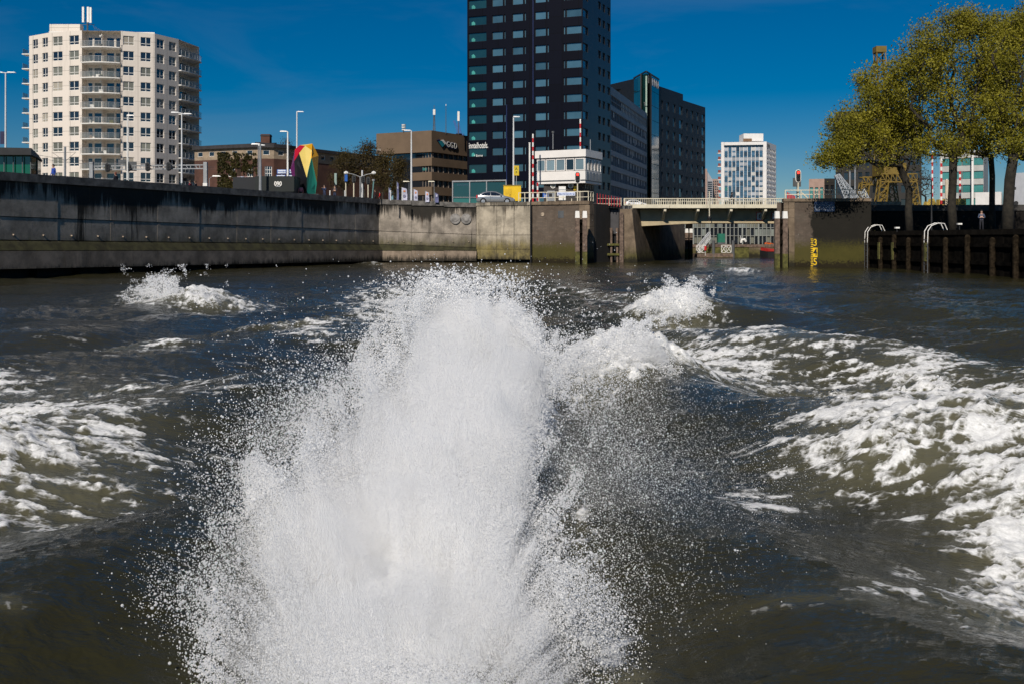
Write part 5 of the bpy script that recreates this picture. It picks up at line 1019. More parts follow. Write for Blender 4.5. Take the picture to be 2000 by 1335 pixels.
# ---- lamps, portals and poles
def lamp_post(label, px, y0, y1, d, heads=((1, 0),), r=.09, m=GREY, hl=1.1, group=None, name='street_lamp', hm=None):
    t = thing(name, label, 'street lamp', PX(px, y1, d), group); top = PX(px, y0, d)
    MB().tube([PX(px, y1, d), PX(px, lerp(y1, y0, .4), d), top], [r, r * .85, r * .6], 8).build('pole', m, t)
    for sx, rise in heads:
        e = top + Vector((sx * hl, 0, rise)); MB().tube([top, top.lerp(e, .5) + Vector((0, 0, rise * .25)), e], r * .45, 6).build('arm', m, t)
        f = e + Vector((sx * .25, 0, 0)); MB().add([f + Vector(v) for v in ((-.45, -.16, -.05), (.45, -.12, -.04), (.45, .12, -.04), (-.45, .16, -.05), (-.4, -.1, .10), (.3, -.08, .07), (.3, .08, .07), (-.4, .1, .10))], [(0, 3, 2, 1), (4, 5, 6, 7), (0, 1, 5, 4), (1, 2, 6, 5), (2, 3, 7, 6), (3, 0, 4, 7)]).build('lamp_head', hm or m, t)
    return t
WPOLE = mat('pale_pole', (.62, .63, .64), .5, var=.08)
lamp_post('tall double-headed lamp behind the glass pavilion', 11, 143, 345, 105, ((1, .05), (-1, .05)), .12, WPOLE, .4)
plate_sign('street_banner', 'dark blue banner hung on the lamp by the pavilion', 0.5, 257, 8.5, 282, 105, '', mat('banner_navy', (.01, .012, .06), .5), MATS['banner_navy'], WHITE, .2)
lamp_post('bright white pole with a small bracket before the apartment windows', 249, 226, 352, 112, ((1, 0),), .11, WHITE, .15)
lamp_post('tall lamp with two short heads at the corner of the apartment block', 355, 222, 358, 110, ((1, -.05), (-1, .1)), .11, WPOLE, .45)
lamp_post('stout grey lamp standing in front of the black kiosk', 508.5, 282, 374, 102, ((-1, .0),), .16, GREY, .2); lamp_post('thin grey lamp close to the stout one', 504.5, 284, 372, 125, ((1, .0),), .08, GREY, .2)
lamp_post('white lamp in front of the blue direction boards', 562, 258, 352, 118, ((-1, .05),), .13, WHITE, .2)
lamp_post('tallest grey lamp rising behind the faceted sculpture', 580, 218, 370, 140, ((1, -.05),), .15, WPOLE, .3)
lamp_post('grey lamp standing before the brown office between the banners', 803.5, 256, 398, 120, ((-1, .05),), .13, WPOLE, .2)
lamp_post('leaning grey lamp beside the yellow sign near the hotel', 1003, 229, 396, 125, ((1, .02),), .14, WPOLE, .15)
plate_sign('warning_sign', 'yellow board with black marks beside the leaning lamp', 1003.5, 324, 1013.5, 343, 124, '', YEL, mat('dull_yellow', (.55, .42, .02), .5), BLACK, .3, lines=[('A', 0, .2, .5), ('P', 0, -.25, .4)], post=4)
lamp_post('short curved lamp with white head at the end of the gantry', 409, 349, 372, 108, ((1, .25),), .05, GREY, .55, hm=WHITE)
dl = thing('street_lamp', 'two-armed lamp with pale heads among the traffic lights', 'street lamp', PX(705, 390, 112))
MB().tube([PX(703.5, 390, 112), PX(703.5, 346, 112)], .07, 8).build('pole', GREY, dl)
for e, hx in ((679, 676), (731, 730)): MB().tube([PX(703.5, 346, 112), PX(lerp(703.5, e, .5), 341, 112), PX(e, 338.5, 112)], .04, 6).build('arm', GREY, dl); MB().tube([PX(hx - 4, 338.3, 112), PX(hx, 337.8, 112), PX(hx + 4, 338.5, 112)], [.1, .22, .1], 8).build('lamp_head', WHITE, dl)
t = thing('tram_pole', 'pale pole with a thickened foot beside the two-armed lamp', 'pole', PX(708, 390, 113)); MB().tube([PX(707.5, 392, 113), PX(707.5, 333, 113)], [.12, .10], 8).build('shaft', WPOLE, t); MB().tube([PX(707.5, 393, 113), PX(707.5, 386, 113)], .2, 8).build('foot', GREY, t)
for i, (px, py) in enumerate(((427, 352), (437, 347))): pass
for px, lab in ((846, 'cream-headed low lamp at the foot of the brown office'), (797, 'cream-headed low lamp beside the grey lamp and banners')): lamp_post(lab, px + 2, 355, 396, 135, ((-1, 0),), .05, GREY, .1, hm=CREAM)
# gantry with traffic lights
ga = thing('signal_gantry', 'grey truss gantry carrying traffic lights over the road', 'gantry', PX(290, 360, 118))
for px, yb in ((179, 352), (401.5, 365)): MB().box((XX(px, 118), 118, (ZZ(yb, 118) + ZZ(317, 118)) / 2), (.42, .42, ZZ(317, 118) - ZZ(yb, 118))).build('column', GREY, ga)
for py in (0, 7): MB().beam(PX(181, 325 + py, 118), PX(400, 322.5 + py, 118), .12).build('chord', GREY, ga)
for i in range(24): a = 181 + i * 9.1; MB().beam(PX(a, 324.8 - i * .1, 118), PX(a + (0 if i % 2 else 4.5), 332 - i * .1, 118), .07).build('web_member', GREY, ga)
MB().box(PX(401.5, 361, 117.9), (.5, .5, .35)).build('column_foot', WHITE, ga)
for i, px in enumerate((209.5, 249.5, 288, 329)):
    signal('traffic_light', ('black traffic light by the balcony stack on the gantry', 'black traffic light in front of the white pole on the gantry', 'black traffic light before the middle apartment windows on the gantry', 'black traffic light at the corner end of the apartment on the gantry')[i], px, 319 - i * .7, 336.5 - i * .9, 337, 117.5, False, 8, True, 'traffic lights on the gantry', False)
for a, b, c_, d_ in ((231, 247, 312, 322), (246, 267, 316, 334)): plate_sign('direction_board', 'grey back of a road sign %s on the gantry' % ('hung low' if a > 240 else 'set high'), a, c_, b, d_, 118.6, '', DGREY, DGREY, WHITE, .2)
t = thing('catenary_pole', 'grey tram wire pole with spreading bracket before the apartment block', 'pole', PX(127, 345, 112)); MB().tube([PX(127, 346, 112), PX(127, 287, 112)], .13, 8).build('shaft', GREY, t)
for e in (103, 147): MB().beam(PX(127, 316, 112), PX(e, 298.5, 112), .035).build('stay', DGREY, t)
MB().beam(PX(101, 299, 112), PX(149, 297.5, 112), .04).build('cross_arm', DGREY, t)
ow_ = thing('overhead_wire', 'thin tram wires running past the apartment block', 'wire', PX(200, 330, 115))
for y0_, y1_ in ((312, 327), (318, 331)): MB().tube([PX(-40, y0_ - 28, 112), PX(127, y0_, 112), PX(420, y1_, 120)], .02, 4).build('wire', DGREY, ow_)
# traffic lights by the crossing
for i, (px, y0_, y1_, m_, lab) in enumerate(((675.5, 340, 356, 1, 'traffic light with a blue back at the crossing'), (691, 343, 357, 0, 'grey-edged traffic light between the blue-backed one and the lamp arm'), (709, 344, 358, 0, 'black traffic light mounted on the pale tram pole'), (719, 346, 360, 0, 'black traffic light next to the leaning teal post'))):
    s_ = signal('traffic_light', lab, px, y0_, y1_, 386, 111.5, False, 6.5, True, 'traffic lights at the crossing', i != 2)
    if m_: MB().box(PX(px + .6, 348, 111.3), (.3, .08, .75)).build('back_plate', BLUE, s_)
t = thing('teal_post', 'leaning teal ticket post near the striped-hat child', 'post', PX(729, 390, 111)); MB().beam(PX(727, 388, 111), PX(730, 353, 111), .22, .12).build('body', mat('teal_paint', (.10, .22, .22), .5), t); MB().tube([PX(729.5, 354, 111), PX(729.5, 350.5, 111)], .16, 8).build('cap', GREY, t)
t = thing('ticket_pillar', 'pale green pillar sign near the two photographers', 'post', PX(655, 386, 113)); MB().box(PX(655.5, 350, 113), (.26, .2, 1.3)).build('body', mat('pale_green_sign', (.25, .33, .30), .5), t); MB().beam(PX(655.5, 355, 113), PX(655.5, 388, 113), .07).build('post', GREY, t)
# bollards by the parapet
for px, lab in ((644.5, 'white bollard nearest the man in blue'), (674, 'pale bollard under the blue-backed traffic light'), (763, 'thin pale bollard by the red-jacketed child'), (786, 'pale bollard beside the widest banner')): 
    t = thing('bollard', lab.replace('nearest', 'next to'), 'bollard', PX(px, 386, 110)); MB().tube([PX(px, 392, 110), PX(px, 374, 110)], [.08, .07], 8).build('shaft', WPOLE, t); MB().tube([PX(px, 374, 110), PX(px, 372.5, 110)], .085, 8).build('cap', WHITE, t)
# feather banners
BN = mat('banner_white', (.50, .50, .62), .8, var=.08); BN2 = mat('banner_blue', (.12, .13, .26), .8, var=.15); ORG = mat('banner_orange', (.62, .22, .08), .8); INK = mat('banner_ink', (.22, .22, .32), .8)
for px, wpx, y0_, y1_, dark, lab in ((790, 11, 366.5, 392.5, 0, 'widest white banner flag with an orange mark'), (812, 8, 370, 394, 0, 'white banner flag beside the grey lamp with curved edge'), (834.5, 7.5, 374, 395, 0, 'white banner flag standing alone before the brown office'), (853, 7, 377, 396, 1, 'blue and white banner flag closest to the glass shelter'), (777, 3.5, 356, 393, 1, 'narrow dark blue banner flag beside the widest one'), (761, 3.5, 367, 391, 1, 'narrow blue banner flag near the red-jacketed child')):
    d = 112.5; t = thing('banner_flag', lab, 'flag', PX(px, y1_, d), 'banner flags along the parapet'); w_ = wpx / F * d; h_ = (y1_ - y0_) / F * d; c = PX(px, (y0_ + y1_) / 2, d); mb = MB()
    n_ = 6; vs = []
    for k in range(n_ + 1): z = c.z - h_ / 2 + h_ * k / n_; sh_ = .05 * sin(k * 1.1 + px); vs += [(c.x - w_ / 2 + .03 * k / n_, d, z), (c.x + w_ / 2 * (1 - .25 * (k / n_) ** 3), d + sh_, z - (.15 if k == n_ else 0)), (c.x + w_ / 2 * (1 - .25 * (k / n_) ** 3), d + sh_ + .02, z - (.15 if k == n_ else 0)), (c.x - w_ / 2 + .03 * k / n_, d + .02, z)]
    fs = []
    for k in range(n_):
        for j in range(4): a = k * 4 + j; b = k * 4 + (j + 1) % 4; fs.append((a, b, b + 4, a + 4))
    fs += [(3, 2, 1, 0), tuple(n_ * 4 + j for j in range(4))]; mb.add(vs, fs).build('cloth', BN2 if dark else BN, t)
    MB().tube([(c.x - w_ / 2, d + .02, ZZ(398, d)), (c.x - w_ / 2, d + .02, c.z + h_ / 2 + .06)], .03, 6).build('pole', GREY, t)
    if not dark: MB().box((c.x, d - .03, c.z + h_ * .22), (w_ * .35, .02, .2)).build('mark', ORG, t); MB().tube([(c.x, d - .01, c.z - h_ * .15), (c.x, d - .06, c.z - h_ * .15)], w_ * .28, 10).build('emblem', INK, t)
    else: MB().box((c.x, d - .03, c.z + h_ * .2), (w_ * .4, .02, .25)).build('mark', BN, t)
# black kiosk with white lettering and signs
ks = thing('kiosk', 'black event kiosk with white numerals beside the sculpture', 'kiosk', PX(520, 378, 106)); d = 106
MB().box(PX(484, 362, d), (XX(505, d) - XX(462, d), 3, (380 - 352) / F * d)).build('side_body', mat('kiosk_navy', (.004, .005, .008), .5, var=.3), ks); MB().box(PX(543, 361, d - 1.2), (XX(580, d) - XX(506, d), 3, (380 - 350.5) / F * d)).build('front_body', mat('kiosk_green_black', (.0015, .005, .0035), .5, var=.3), ks)
MB().box(PX(516, 350, d + .8), (XX(560, d) - XX(486, d), 3, .16)).build('canopy', mat('kiosk_canopy', (.55, .50, .45), .7), ks)
text('090', 'lettering', WHITE, ks, TRS(PX(543, 359.5, d - 2.75)), .62, .85, .02, bold=.02); MB().box(PX(543, 364.3, d - 2.72), (.5, .02, .1)).build('tagline', GREY, ks)
for px, c_ in ((466.5, (.30, .22, .24)), (473, (.38, .40, .50)), (480, (.28, .18, .18))): MB().box(PX(px, 348, d), (.33, .06, .34)).build('poster', mat('poster_%d' % px, c_, .7, var=.5, scale=8), ks)
MB().tube([PX(514, 352, d - .5), PX(514, 347, d - .5)], [.16, .12], 8).build('roof_lamp', WHITE, ks)
for i, (a, b, y0_, y1_) in enumerate(((541, 559.5, 331.5, 339.5), (539.5, 558, 342, 349.5), (565, 578, 331, 339), (564, 579, 342, 349))):
    plate_sign('direction_sign', ('upper white direction board left free of the lamp with blue edge', 'lower white direction board above the kiosk with blue edge', 'upper white direction board between lamp and sculpture', 'lower white direction board between lamp and sculpture')[i].replace('left free of', 'clear of'), a, y0_, b, y1_, 121, '', BLUE, mat('sign_white', (.62, .66, .74), .5), BLUE, .2, lines=[('Erasmusbrug' if i % 2 == 0 else 'Centrum', .05, 0, .2)], post=2.6)
# ---- faceted sculpture (generic coloured boulder on a faceted foot)
sp = thing('faceted_sculpture', 'tall faceted sculpture painted in yellow, red, black, purple and green', 'sculpture', PX(595, 379, 108)); d = 108
PAINT = [(.78, .58, .14), (.42, .006, .02), (.75, .36, .008), (.006, .006, .008), (.006, .006, .008), (.22, .48, .36), (.12, .006, .09), (.01, .22, .045), (.55, .45, .30), (.02, .22, .17)]
bmh = bmesh.new(); rs2 = random.Random(23); zlo, zhi = ZZ(381, d), ZZ(279, d)
for k in range(34):
    f_ = (k + .5) / 34; zz0 = 1 - 2 * f_; a_ = k * 2.39996 + rs2.uniform(-.35, .35); wd = max(.45, sqrt(max(0, 1 - (zz0 * .96) ** 2))) * rs2.uniform(1.45, 1.75); bmh.verts.new((XX(596, d) + wd * cos(a_), d + wd * sin(a_) * .8, lerp(zlo + .05, zhi, .5 + .5 * zz0)))
for a_ in range(5): bmh.verts.new((XX(596, d) + 1.1 * cos(a_ * 1.26), d + .9 * sin(a_ * 1.26), zlo))
bmesh.ops.convex_hull(bmh, input=bmh.verts); bmh.normal_update(); bmesh.ops.dissolve_limit(bmh, angle_limit=R(24), verts=bmh.verts, edges=bmh.edges); bmh.normal_update()
fcs = sorted(bmh.faces, key=lambda f: -f.calc_center_median().z); nf_ = len(fcs)
for i, f_ in enumerate(fcs):
    c_ = f_.calc_center_median(); hgt = (c_.z - zlo) / (zhi - zlo); side = (c_.x - XX(596, d)) / 1.6
    ci = (1 if side < -.3 else 0 if side < .3 else 2) if hgt > .62 else (6 if side < -.3 else 3) if hgt > .33 else (6 if side < -.3 else 8 if side < .1 else 9 if i % 2 else 7)
    pts = [v.co.copy() for v in f_.verts]; inner = [p - f_.normal * .08 for p in pts]; n_ = len(pts)
    MB().add(pts + inner, [tuple(range(n_)), tuple(range(n_, 2 * n_))[::-1]] + [(k, (k + 1) % n_, n_ + (k + 1) % n_, n_ + k) for k in range(n_)]).build('facet', mat('facet_paint_%d' % ci, PAINT[ci], .4, var=.05), sp)
bmh.free()
# stage under it so that it stands on the quay
MB().prism(foot((570, 107.0), (622, 107.0), (622, 109.6), (570, 109.6)), WQ, ZZ(380, 108)).build('plinth', DGREY, sp)

# ---------------------------------------------------------------- right bank things
lamp_post('black street lamp with a flat head between two quay trees', 1819.5, 352, 455, 84, ((-1, .08),), .09, BLACK, .45)
for px, py, lab in ((1752, 446, 'small white-headed path light close to the ladder by the east pier'), (1874, 438.5, 'small white-headed path light under the double trunk')):
    t = thing('path_light', lab, 'lamp', PX(px, 455, 84)); MB().tube([(XX(px, 84), 84, 3.25), PX(px, py, 84)], .05, 8).build('stem', BLACK, t); MB().box(PX(px, py - .8, 84), (.34, .3, .13)).build('lamp_head', WHITE, t)
YB = mat('booth_yellow', (.62, .42, .08), .6, var=.1)
def booth(label, a, b, y0_, y1_, d, marks):
    t = thing('barrier_booth', label, 'cabinet', PX((a + b) / 2, y1_, d)); c = PX((a + b) / 2, (y0_ + y1_) / 2, d); w_, h_ = (b - a) / F * d, (y1_ - y0_) / F * d
    MB().box((c.x, d, (5.75 + c.z + h_ / 2) / 2), (w_, w_, c.z + h_ / 2 - 5.75)).build('body', YB, t)
    if marks: 
        for dx, dz in ((-.2, .22), (.08, .22), (.25, .22)): MB().box((c.x + dx * w_, d - w_ / 2 - .01, c.z + dz * h_), (w_ * .14, .02, h_ * .07)).build('vent', BLACK, t)
        MB().beam((c.x - w_ * .18, d - w_ / 2 - .015, c.z - h_ * .05), (c.x + w_ * .18, d - w_ / 2 - .015, c.z + h_ * .02), .03, .1).build('handle', BLACK, t)
    else: MB().box((c.x, d - w_ / 2 - .01, c.z + h_ * .12), (w_ * .75, .03, h_ * .5)).build('opening', BLACK, t)
    return t
booth('yellow barrier booth with black handle and vents between trunks', 1868, 1883.5, 388.5, 405.5, 108, True); booth('yellow framed barrier booth with dark opening', 1831.5, 1846, 390, 405.5, 108, False)
striped('barrier_pole', 'tall red and white barrier pole above the framed yellow booth', 1838.5, 312, 399, 107.2, 12, .12); striped('barrier_pole', 'red and white barrier pole above the vented yellow booth', 1875, 335, 389, 108, 9, .12); striped('barrier_pole', 'slim red and white barrier pole behind the black street lamp', 1821, 295, 400, 112, 14, .1)
t = thing('concrete_block', 'rounded yellow concrete block beside the black street lamp', 'block', PX(1818, 405, 106)); MB().add([v for y_ in (0, .8) for v in [PX(px, py, 106) + Vector((0, y_, 0)) for px, py in ((1806, 410), (1829, 410), (1828, 396), (1824, 388), (1820, 389), (1817, 396), (1811, 394))]], [tuple(range(7)), tuple(range(7, 14))[::-1]] + [(i, (i + 1) % 7, 7 + (i + 1) % 7, 7 + i) for i in range(7)]).build('body', YB, t)
MB().beam(PX(1808, 405, 105.95), PX(1828, 405, 105.95), .06).build('edge_strip', DGREY, t)
t = thing('sign_post', 'white arrow post beside the framed yellow booth', 'sign', PX(1849, 408, 107)); MB().box((XX(1849, 107), 107, 7.3), (.3, .12, 3.4)).build('board', mat('post_cream', (.60, .52, .40), .6), t)
for k in range(4): MB().beam(PX(1848, 388 + k * 4.5, 106.9), PX(1850, 391 + k * 4.5, 106.9), .03, .08).build('arrow', BLACK, t)
MB().beam(PX(1849, 350, 107.1), PX(1849, 380, 107.1), .12).build('upper_pole', WHITE, t)
# yellow lattice harbour crane
yc = thing('harbour_crane', 'yellow lattice harbour crane towering behind the first quay tree', 'crane', PX(1750, 405, 150)); d = 150; YC = mat('crane_yellow', (.19, .125, .02), .55, var=.2)
def lattice(a, b, w0, w1, n_, parent, m, name, t_=.16):
    mb = MB(); a, b = Vector(a), Vector(b); ax = (b - a).normalized(); u = Vector((1, 0, 0)) if abs(ax.x) < .8 else Vector((0, 0, 1)); u = (u - ax * u.dot(ax)).normalized(); v = ax.cross(u); P_ = []
    for k in range(n_ + 1):
        c = a.lerp(b, k / n_); w_ = lerp(w0, w1, k / n_) / 2; P_.append([c + u * w_ * i + v * w_ * j for i, j in ((-1, -1), (1, -1), (1, 1), (-1, 1))])
    for k in range(n_):
        for j in range(4): mb.beam(P_[k][j], P_[k + 1][j], t_); mb.beam(P_[k][j], P_[k + 1][(j + 1) % 4], t_ * .65); mb.beam(P_[k + 1][j], P_[k + 1][(j + 1) % 4], t_ * .6)
    return mb.build(name, m, parent)
for px in (1716, 1788):
    for dd in (0, 8): lattice((XX(px, d), d + dd, 5.8), (XX(lerp(px, 1752, .25), d), d + dd, 11.5), 1.4, 1.2, 5, yc, YC, 'leg')
lattice((XX(1718, d), d, 11.8), (XX(1788, d), d, 11.8), 1.2, 1.2, 7, yc, YC, 'portal_beam'); lattice((XX(1718, d), d + 8, 11.8), (XX(1788, d), d + 8, 11.8), 1.2, 1.2, 7, yc, YC, 'portal_beam')
for a, b in ((1716, 1735), (1788, 1770)): MB().beam((XX(a, d), d, 7.6), (XX(b, d), d, 11.2), .3).build('brace', YC, yc)
MB().box((XX(1756, d), d + 4, 13.3), (3.4, 5, 1.8)).build('machine_house', YC, yc); lattice((XX(1748, d), d + 4, 14.8), (XX(1737, d), d + 4, ZZ(92, d)), 2.4, 1.3, 12, yc, YC, 'tower'); MB().box((XX(1737, d), d + 4, ZZ(88, d)), (1.6, 1.6, .9)).build('head', YC, yc)
gc = thing('harbour_crane', 'pale grey lattice crane jib slanting behind the east pier railing', 'crane', PX(1655, 400, 130)); LG = mat('crane_grey', (.40, .43, .46), .55, var=.1)
lattice(PX(1656, 392, 130), PX(1634, 342, 130), .8, .5, 8, gc, LG, 'jib', .08); lattice(PX(1672, 390, 130), PX(1636, 342, 130), .7, .4, 8, gc, LG, 'jib', .08); lattice(PX(1682, 372, 130), PX(1692, 392, 130), .7, .7, 4, gc, LG, 'support', .08); MB().box((XX(1665, 130), 130, 6.3), (4, 2, 1.2)).build('carriage', LG, gc)
for px, y0_, lab in ((1660, 335, 'thin grey pole behind the east pier railing near the jib'), (1670, 328, 'taller pale pole next to the thin one by the jib')): t = thing('pole', lab, 'pole', PX(px, 400, 118)); MB().tube([(XX(px, 118), 118, 5.7), PX(px, y0_, 118)], .09, 6).build('shaft', GREY, t); MB().tube([PX(px, y0_, 118), PX(px, y0_ - 2, 118)], .12, 6).build('cap', DGREY, t)

# ---------------------------------------------------------------- harbour basin seen under the bridge
pt = thing('pontoon', 'floating pontoon with braced white railing and gangway under the bridge', 'jetty', PX(1395, 503, 138)); d = 138
MB().box((XX(1395, d), d + 1, .35), (XX(1432, d) - XX(1359, d), 2.4, .5)).build('float', TIMBER, pt)
for a, b in ((1360, 1369), (1369.5, 1379), (1409, 1418), (1418.5, 1428)):
    z0_, z1_ = .75, 1.75; A_, B_ = XX(a, d), XX(b, d)
    for p, q in (((A_, z0_), (B_, z0_)), ((A_, z1_), (B_, z1_)), ((A_, z0_), (A_, z1_)), ((B_, z0_), (B_, z1_)), ((A_, z0_), (B_, z1_)), ((A_, z1_), (B_, z0_))): MB().beam((p[0], d, p[1]), (q[0], d, q[1]), .07).build('railing_bar', WHITE, pt)
for y_ in (0, 1.2):
    g0, g1 = Vector((XX(1366, d), d + y_, .7)), Vector((XX(1396, d), d + 3 + y_, 2.6))
    for up in (0, 1.0): MB().beam(g0 + Vector((0, 0, up)), g1 + Vector((0, 0, up)), .09).build('gangway_rail', WPOLE, pt)
    for k in range(9): p = g0.lerp(g1, k / 8); MB().beam(p, p + Vector((0, 0, 1)), .06).build('baluster', WPOLE, pt)
for px in (1393.5, 1432): MB().tube([PX(px, 505, d), PX(px, 470, d)], .22, 8).build('guide_pile', DGREY, pt)
t = thing('life_buoy_box', 'red life buoy holder on the pontoon gangway', 'life buoy', PX(1377.5, 492, 137.5)); MB().box(PX(1377.5, 485, 137.5), (.28, .15, .6)).build('case', RED, t); MB().beam(PX(1377.5, 489, 137.6), PX(1377.5, 500, 137.6), .05).build('post', WHITE, t)
bt = thing('moored_boat', 'red-decked black boat moored at the far quay', 'boat', PX(1505, 500, 139)); d = 139
hull = [(1484, .0), (1496, .55), (1530, .55), (1540, 0.), (1530, -.55), (1496, -.55)]
MB().prism([(XX(px, d), d + y_ * 2) for px, y_ in hull], -.3, [1.05, .85, .75, .8, .75, .85]).build('hull', BLACK, bt); MB().prism([(XX(lerp(1510, px, .93), d), d + y_ * 1.85) for px, y_ in hull], .9, [1.45, 1.25, 1.1, 1.1, 1.1, 1.25]).build('deck', mat('boat_red', (.35, .02, .015), .5, var=.2), bt)
WQs = WQ; WQ = 1.75
car('orange car parked on the far quay seen under the bridge', 1493.5, 1510, 480, 147, mat('orange_paint', (.62, .12, .01), .35)); WQ = WQs
t = thing('market_stall', 'green covered cart on the far quay seen under the bridge', 'cart', PX(1408, 480, 146)); MB().box((XX(1408, 146), 146, 2.7), (1.0, 1.0, 1.4)).build('cover', mat('stall_green', (.01, .14, .09), .6), t); MB().box((XX(1408, 146), 146, 1.95), (1.1, 1.1, .3)).build('base', DGREY, t)
t = thing('scooter', 'pale motor scooter with a windscreen on the far quay', 'scooter', PX(1452, 480, 146)); MB().tube([(XX(1447, 146), 146, 2.05), (XX(1449, 146), 146, 2.5), (XX(1454, 146), 146, 2.55), (XX(1457, 146), 146, 2.2)], [.16, .2, .22, .15], 8).build('body', WHITE, t); MB().beam((XX(1447, 146), 146, 2.4), (XX(1446, 146), 146, 3.1), .3, .06).build('windscreen', WPOLE, t)
for px in (1446, 1458): MB().tube([(XX(px, 146), 145.93, 2.0), (XX(px, 146), 146.07, 2.0)], .25, 12).build('wheel', BLACK, t)
# car crossing the bridge
t = thing('white_car', 'white car roof showing through the bridge railing', 'car', (14.5, 118, 6.46)); WQ = 6.46
bpy.data.objects.remove(t); 
car('white car driving on the bridge behind the railing', 1221, 1262, 404, 119, mat('white_car_paint', (.75, .76, .78), .3), 'moving_car'); WQ = WQs

# ---------------------------------------------------------------- people
SKIN = mat('skin', (.50, .30, .22), .6, var=.05)
def person(label, base, h, face, top, legs, hair, pose='stand', cap=None):
    """one continuous skinned body; face = direction the person looks (radians, 0 = away from the camera)"""
    s = h / 1.75; J = {'pelvis': (0, 0, .95), 'waist': (0, .01, 1.10), 'chest': (0, 0, 1.32), 'neck': (0, .01, 1.48), 'chin': (0, .03, 1.55), 'head': (0, .035, 1.66), 'crown': (0, .02, 1.745)}
    for k, sx in (('l', -1), ('r', 1)):
        J.update({'hip' + k: (.09 * sx, 0, .90), 'knee' + k: (.10 * sx, .03, .49), 'ank' + k: (.11 * sx, -.02, .09), 'toe' + k: (.125 * sx, .13, .035), 'sh' + k: (.18 * sx, 0, 1.42), 'el' + k: (.25 * sx, -.02, 1.13), 'wr' + k: (.25 * sx, .10, .90), 'ha' + k: (.245 * sx, .14, .82)})
    if pose == 'phone':
        for k, sx in (('l', -1), ('r', 1)): J['el' + k] = (.27 * sx, .14, 1.20); J['wr' + k] = (.11 * sx, .30, 1.42); J['ha' + k] = (.05 * sx, .33, 1.49)
    if pose == 'crossed':
        for k, sx in (('l', -1), ('r', 1)): J['el' + k] = (.25 * sx, .08, 1.14); J['wr' + k] = (.02 * sx, .22, 1.15); J['ha' + k] = (-.07 * sx, .22, 1.16)
    if pose == 'walk': J['kneel'] = (-.10, .16, .52); J['ankl'] = (-.11, .22, .12); J['toel'] = (-.12, .36, .06); J['ankr'] = (.11, -.28, .14); J['toer'] = (.12, -.16, .04); J['wrl'] = (-.26, -.18, .95); J['hal'] = (-.26, -.20, .87)
    if pose == 'sit':
        for k, sx in (('l', -1), ('r', 1)): J['knee' + k] = (.13 * sx, .38, .86); J['ank' + k] = (.13 * sx, .30, .48); J['toe' + k] = (.14 * sx, .44, .42); J['el' + k] = (.26 * sx, .18, 1.18); J['wr' + k] = (.22 * sx, .42, 1.12); J['ha' + k] = (.2 * sx, .5, 1.12)
        for k in ('chest', 'neck', 'chin', 'head', 'crown', 'shl', 'shr'): x, y, z = J[k]; J[k] = (x, y + .12, z - .02)
    rad = {'pelvis': .145, 'waist': .125, 'chest': .15, 'neck': .055, 'chin': .075, 'head': .098, 'crown': .06, 'hip': .10, 'knee': .062, 'ank': .042, 'toe': .035, 'sh': .07, 'el': .046, 'wr': .032, 'ha': .036}
    E = [('pelvis', 'waist'), ('waist', 'chest'), ('chest', 'neck'), ('neck', 'chin'), ('chin', 'head'), ('head', 'crown')]
    for k in 'lr': E += [('pelvis', 'hip' + k), ('hip' + k, 'knee' + k), ('knee' + k, 'ank' + k), ('ank' + k, 'toe' + k), ('chest', 'sh' + k), ('sh' + k, 'el' + k), ('el' + k, 'wr' + k), ('wr' + k, 'ha' + k)]
    names = list(J); me_ = bpy.data.meshes.new('person'); me_.from_pydata([J[n_] for n_ in names], [(names.index(a), names.index(b)) for a, b in E], [])
    o = bpy.data.objects.new('tmp', me_); COL.objects.link(o); md = o.modifiers.new('s', 'SKIN')
    for i, n_ in enumerate(names): r = rad.get(n_) or rad[n_[:-1]]; me_.skin_vertices[0].data[i].radius = (r, r * .82 if n_ in ('chest', 'waist', 'pelvis') else r); me_.skin_vertices[0].data[i].use_root = n_ == 'pelvis'
    sb_ = o.modifiers.new('d', 'SUBSURF'); sb_.levels = 1
    dg_ = bpy.context.evaluated_depsgraph_get(); out = bpy.data.meshes.new_from_object(o.evaluated_get(dg_)); bpy.data.objects.remove(o)
    for m_ in (top, legs, SKIN, hair, BLACK): out.materials.append(m_)
    hd = Vector(J['head']); kn = names
    for p in out.polygons:
        c = p.center; near = min(names, key=lambda n_: (Vector(J[n_]) - c).length); k = near.rstrip('lr') if near not in J or near[:-1] in rad else near; k = near[:-1] if near[:-1] in rad else near
        p.material_index = 2 if k in ('ha', 'neck', 'chin') else (3 if k in ('head', 'crown') and (c.y < hd.y + .02 or c.z > hd.z + .055) else 2 if k in ('head', 'crown') else 4 if k in ('toe',) else 1 if k in ('hip', 'knee', 'ank', 'pelvis') else 0); p.use_smooth = True
    out.name = 'person'; P_ = link(bpy.data.objects.new('person', out), None, TRS(base, face, (s, s, s))); tag(P_, label, 'person')
    hb = MB(); hb.tube([(0, hd.y - .03, hd.z - .16), (0, hd.y - .035, hd.z - .02), (0, hd.y - .01, hd.z + .085), (0, hd.y + .01, hd.z + .12)], [.05, .10, .09, .03], 10); hb.build('hair', cap or hair, P_, True, WM[P_])
    MB().box((0, hd.y + .115, hd.z - .005), (.03, .035, .05)).build('nose', SKIN, P_, True, WM[P_])
    return P_
HB = mat('hair_brown', (.06, .03, .015), .7); HDk = mat('hair_dark', (.015, .012, .01), .7); JE = mat('jeans', (.02, .03, .07), .8, var=.2); DC = mat('dark_coat', (.015, .015, .022), .8); NV_ = mat('navy_coat', (.02, .035, .09), .8)
def on_quay(px, d): return (XX(px, d), d, WQ + .006)
person('woman in a pink jacket and dark trousers standing before the sculpture', on_quay(587.5, 105.5), 1.66, .2, mat('pink_jacket', (.62, .22, .26), .8), DC, HB)
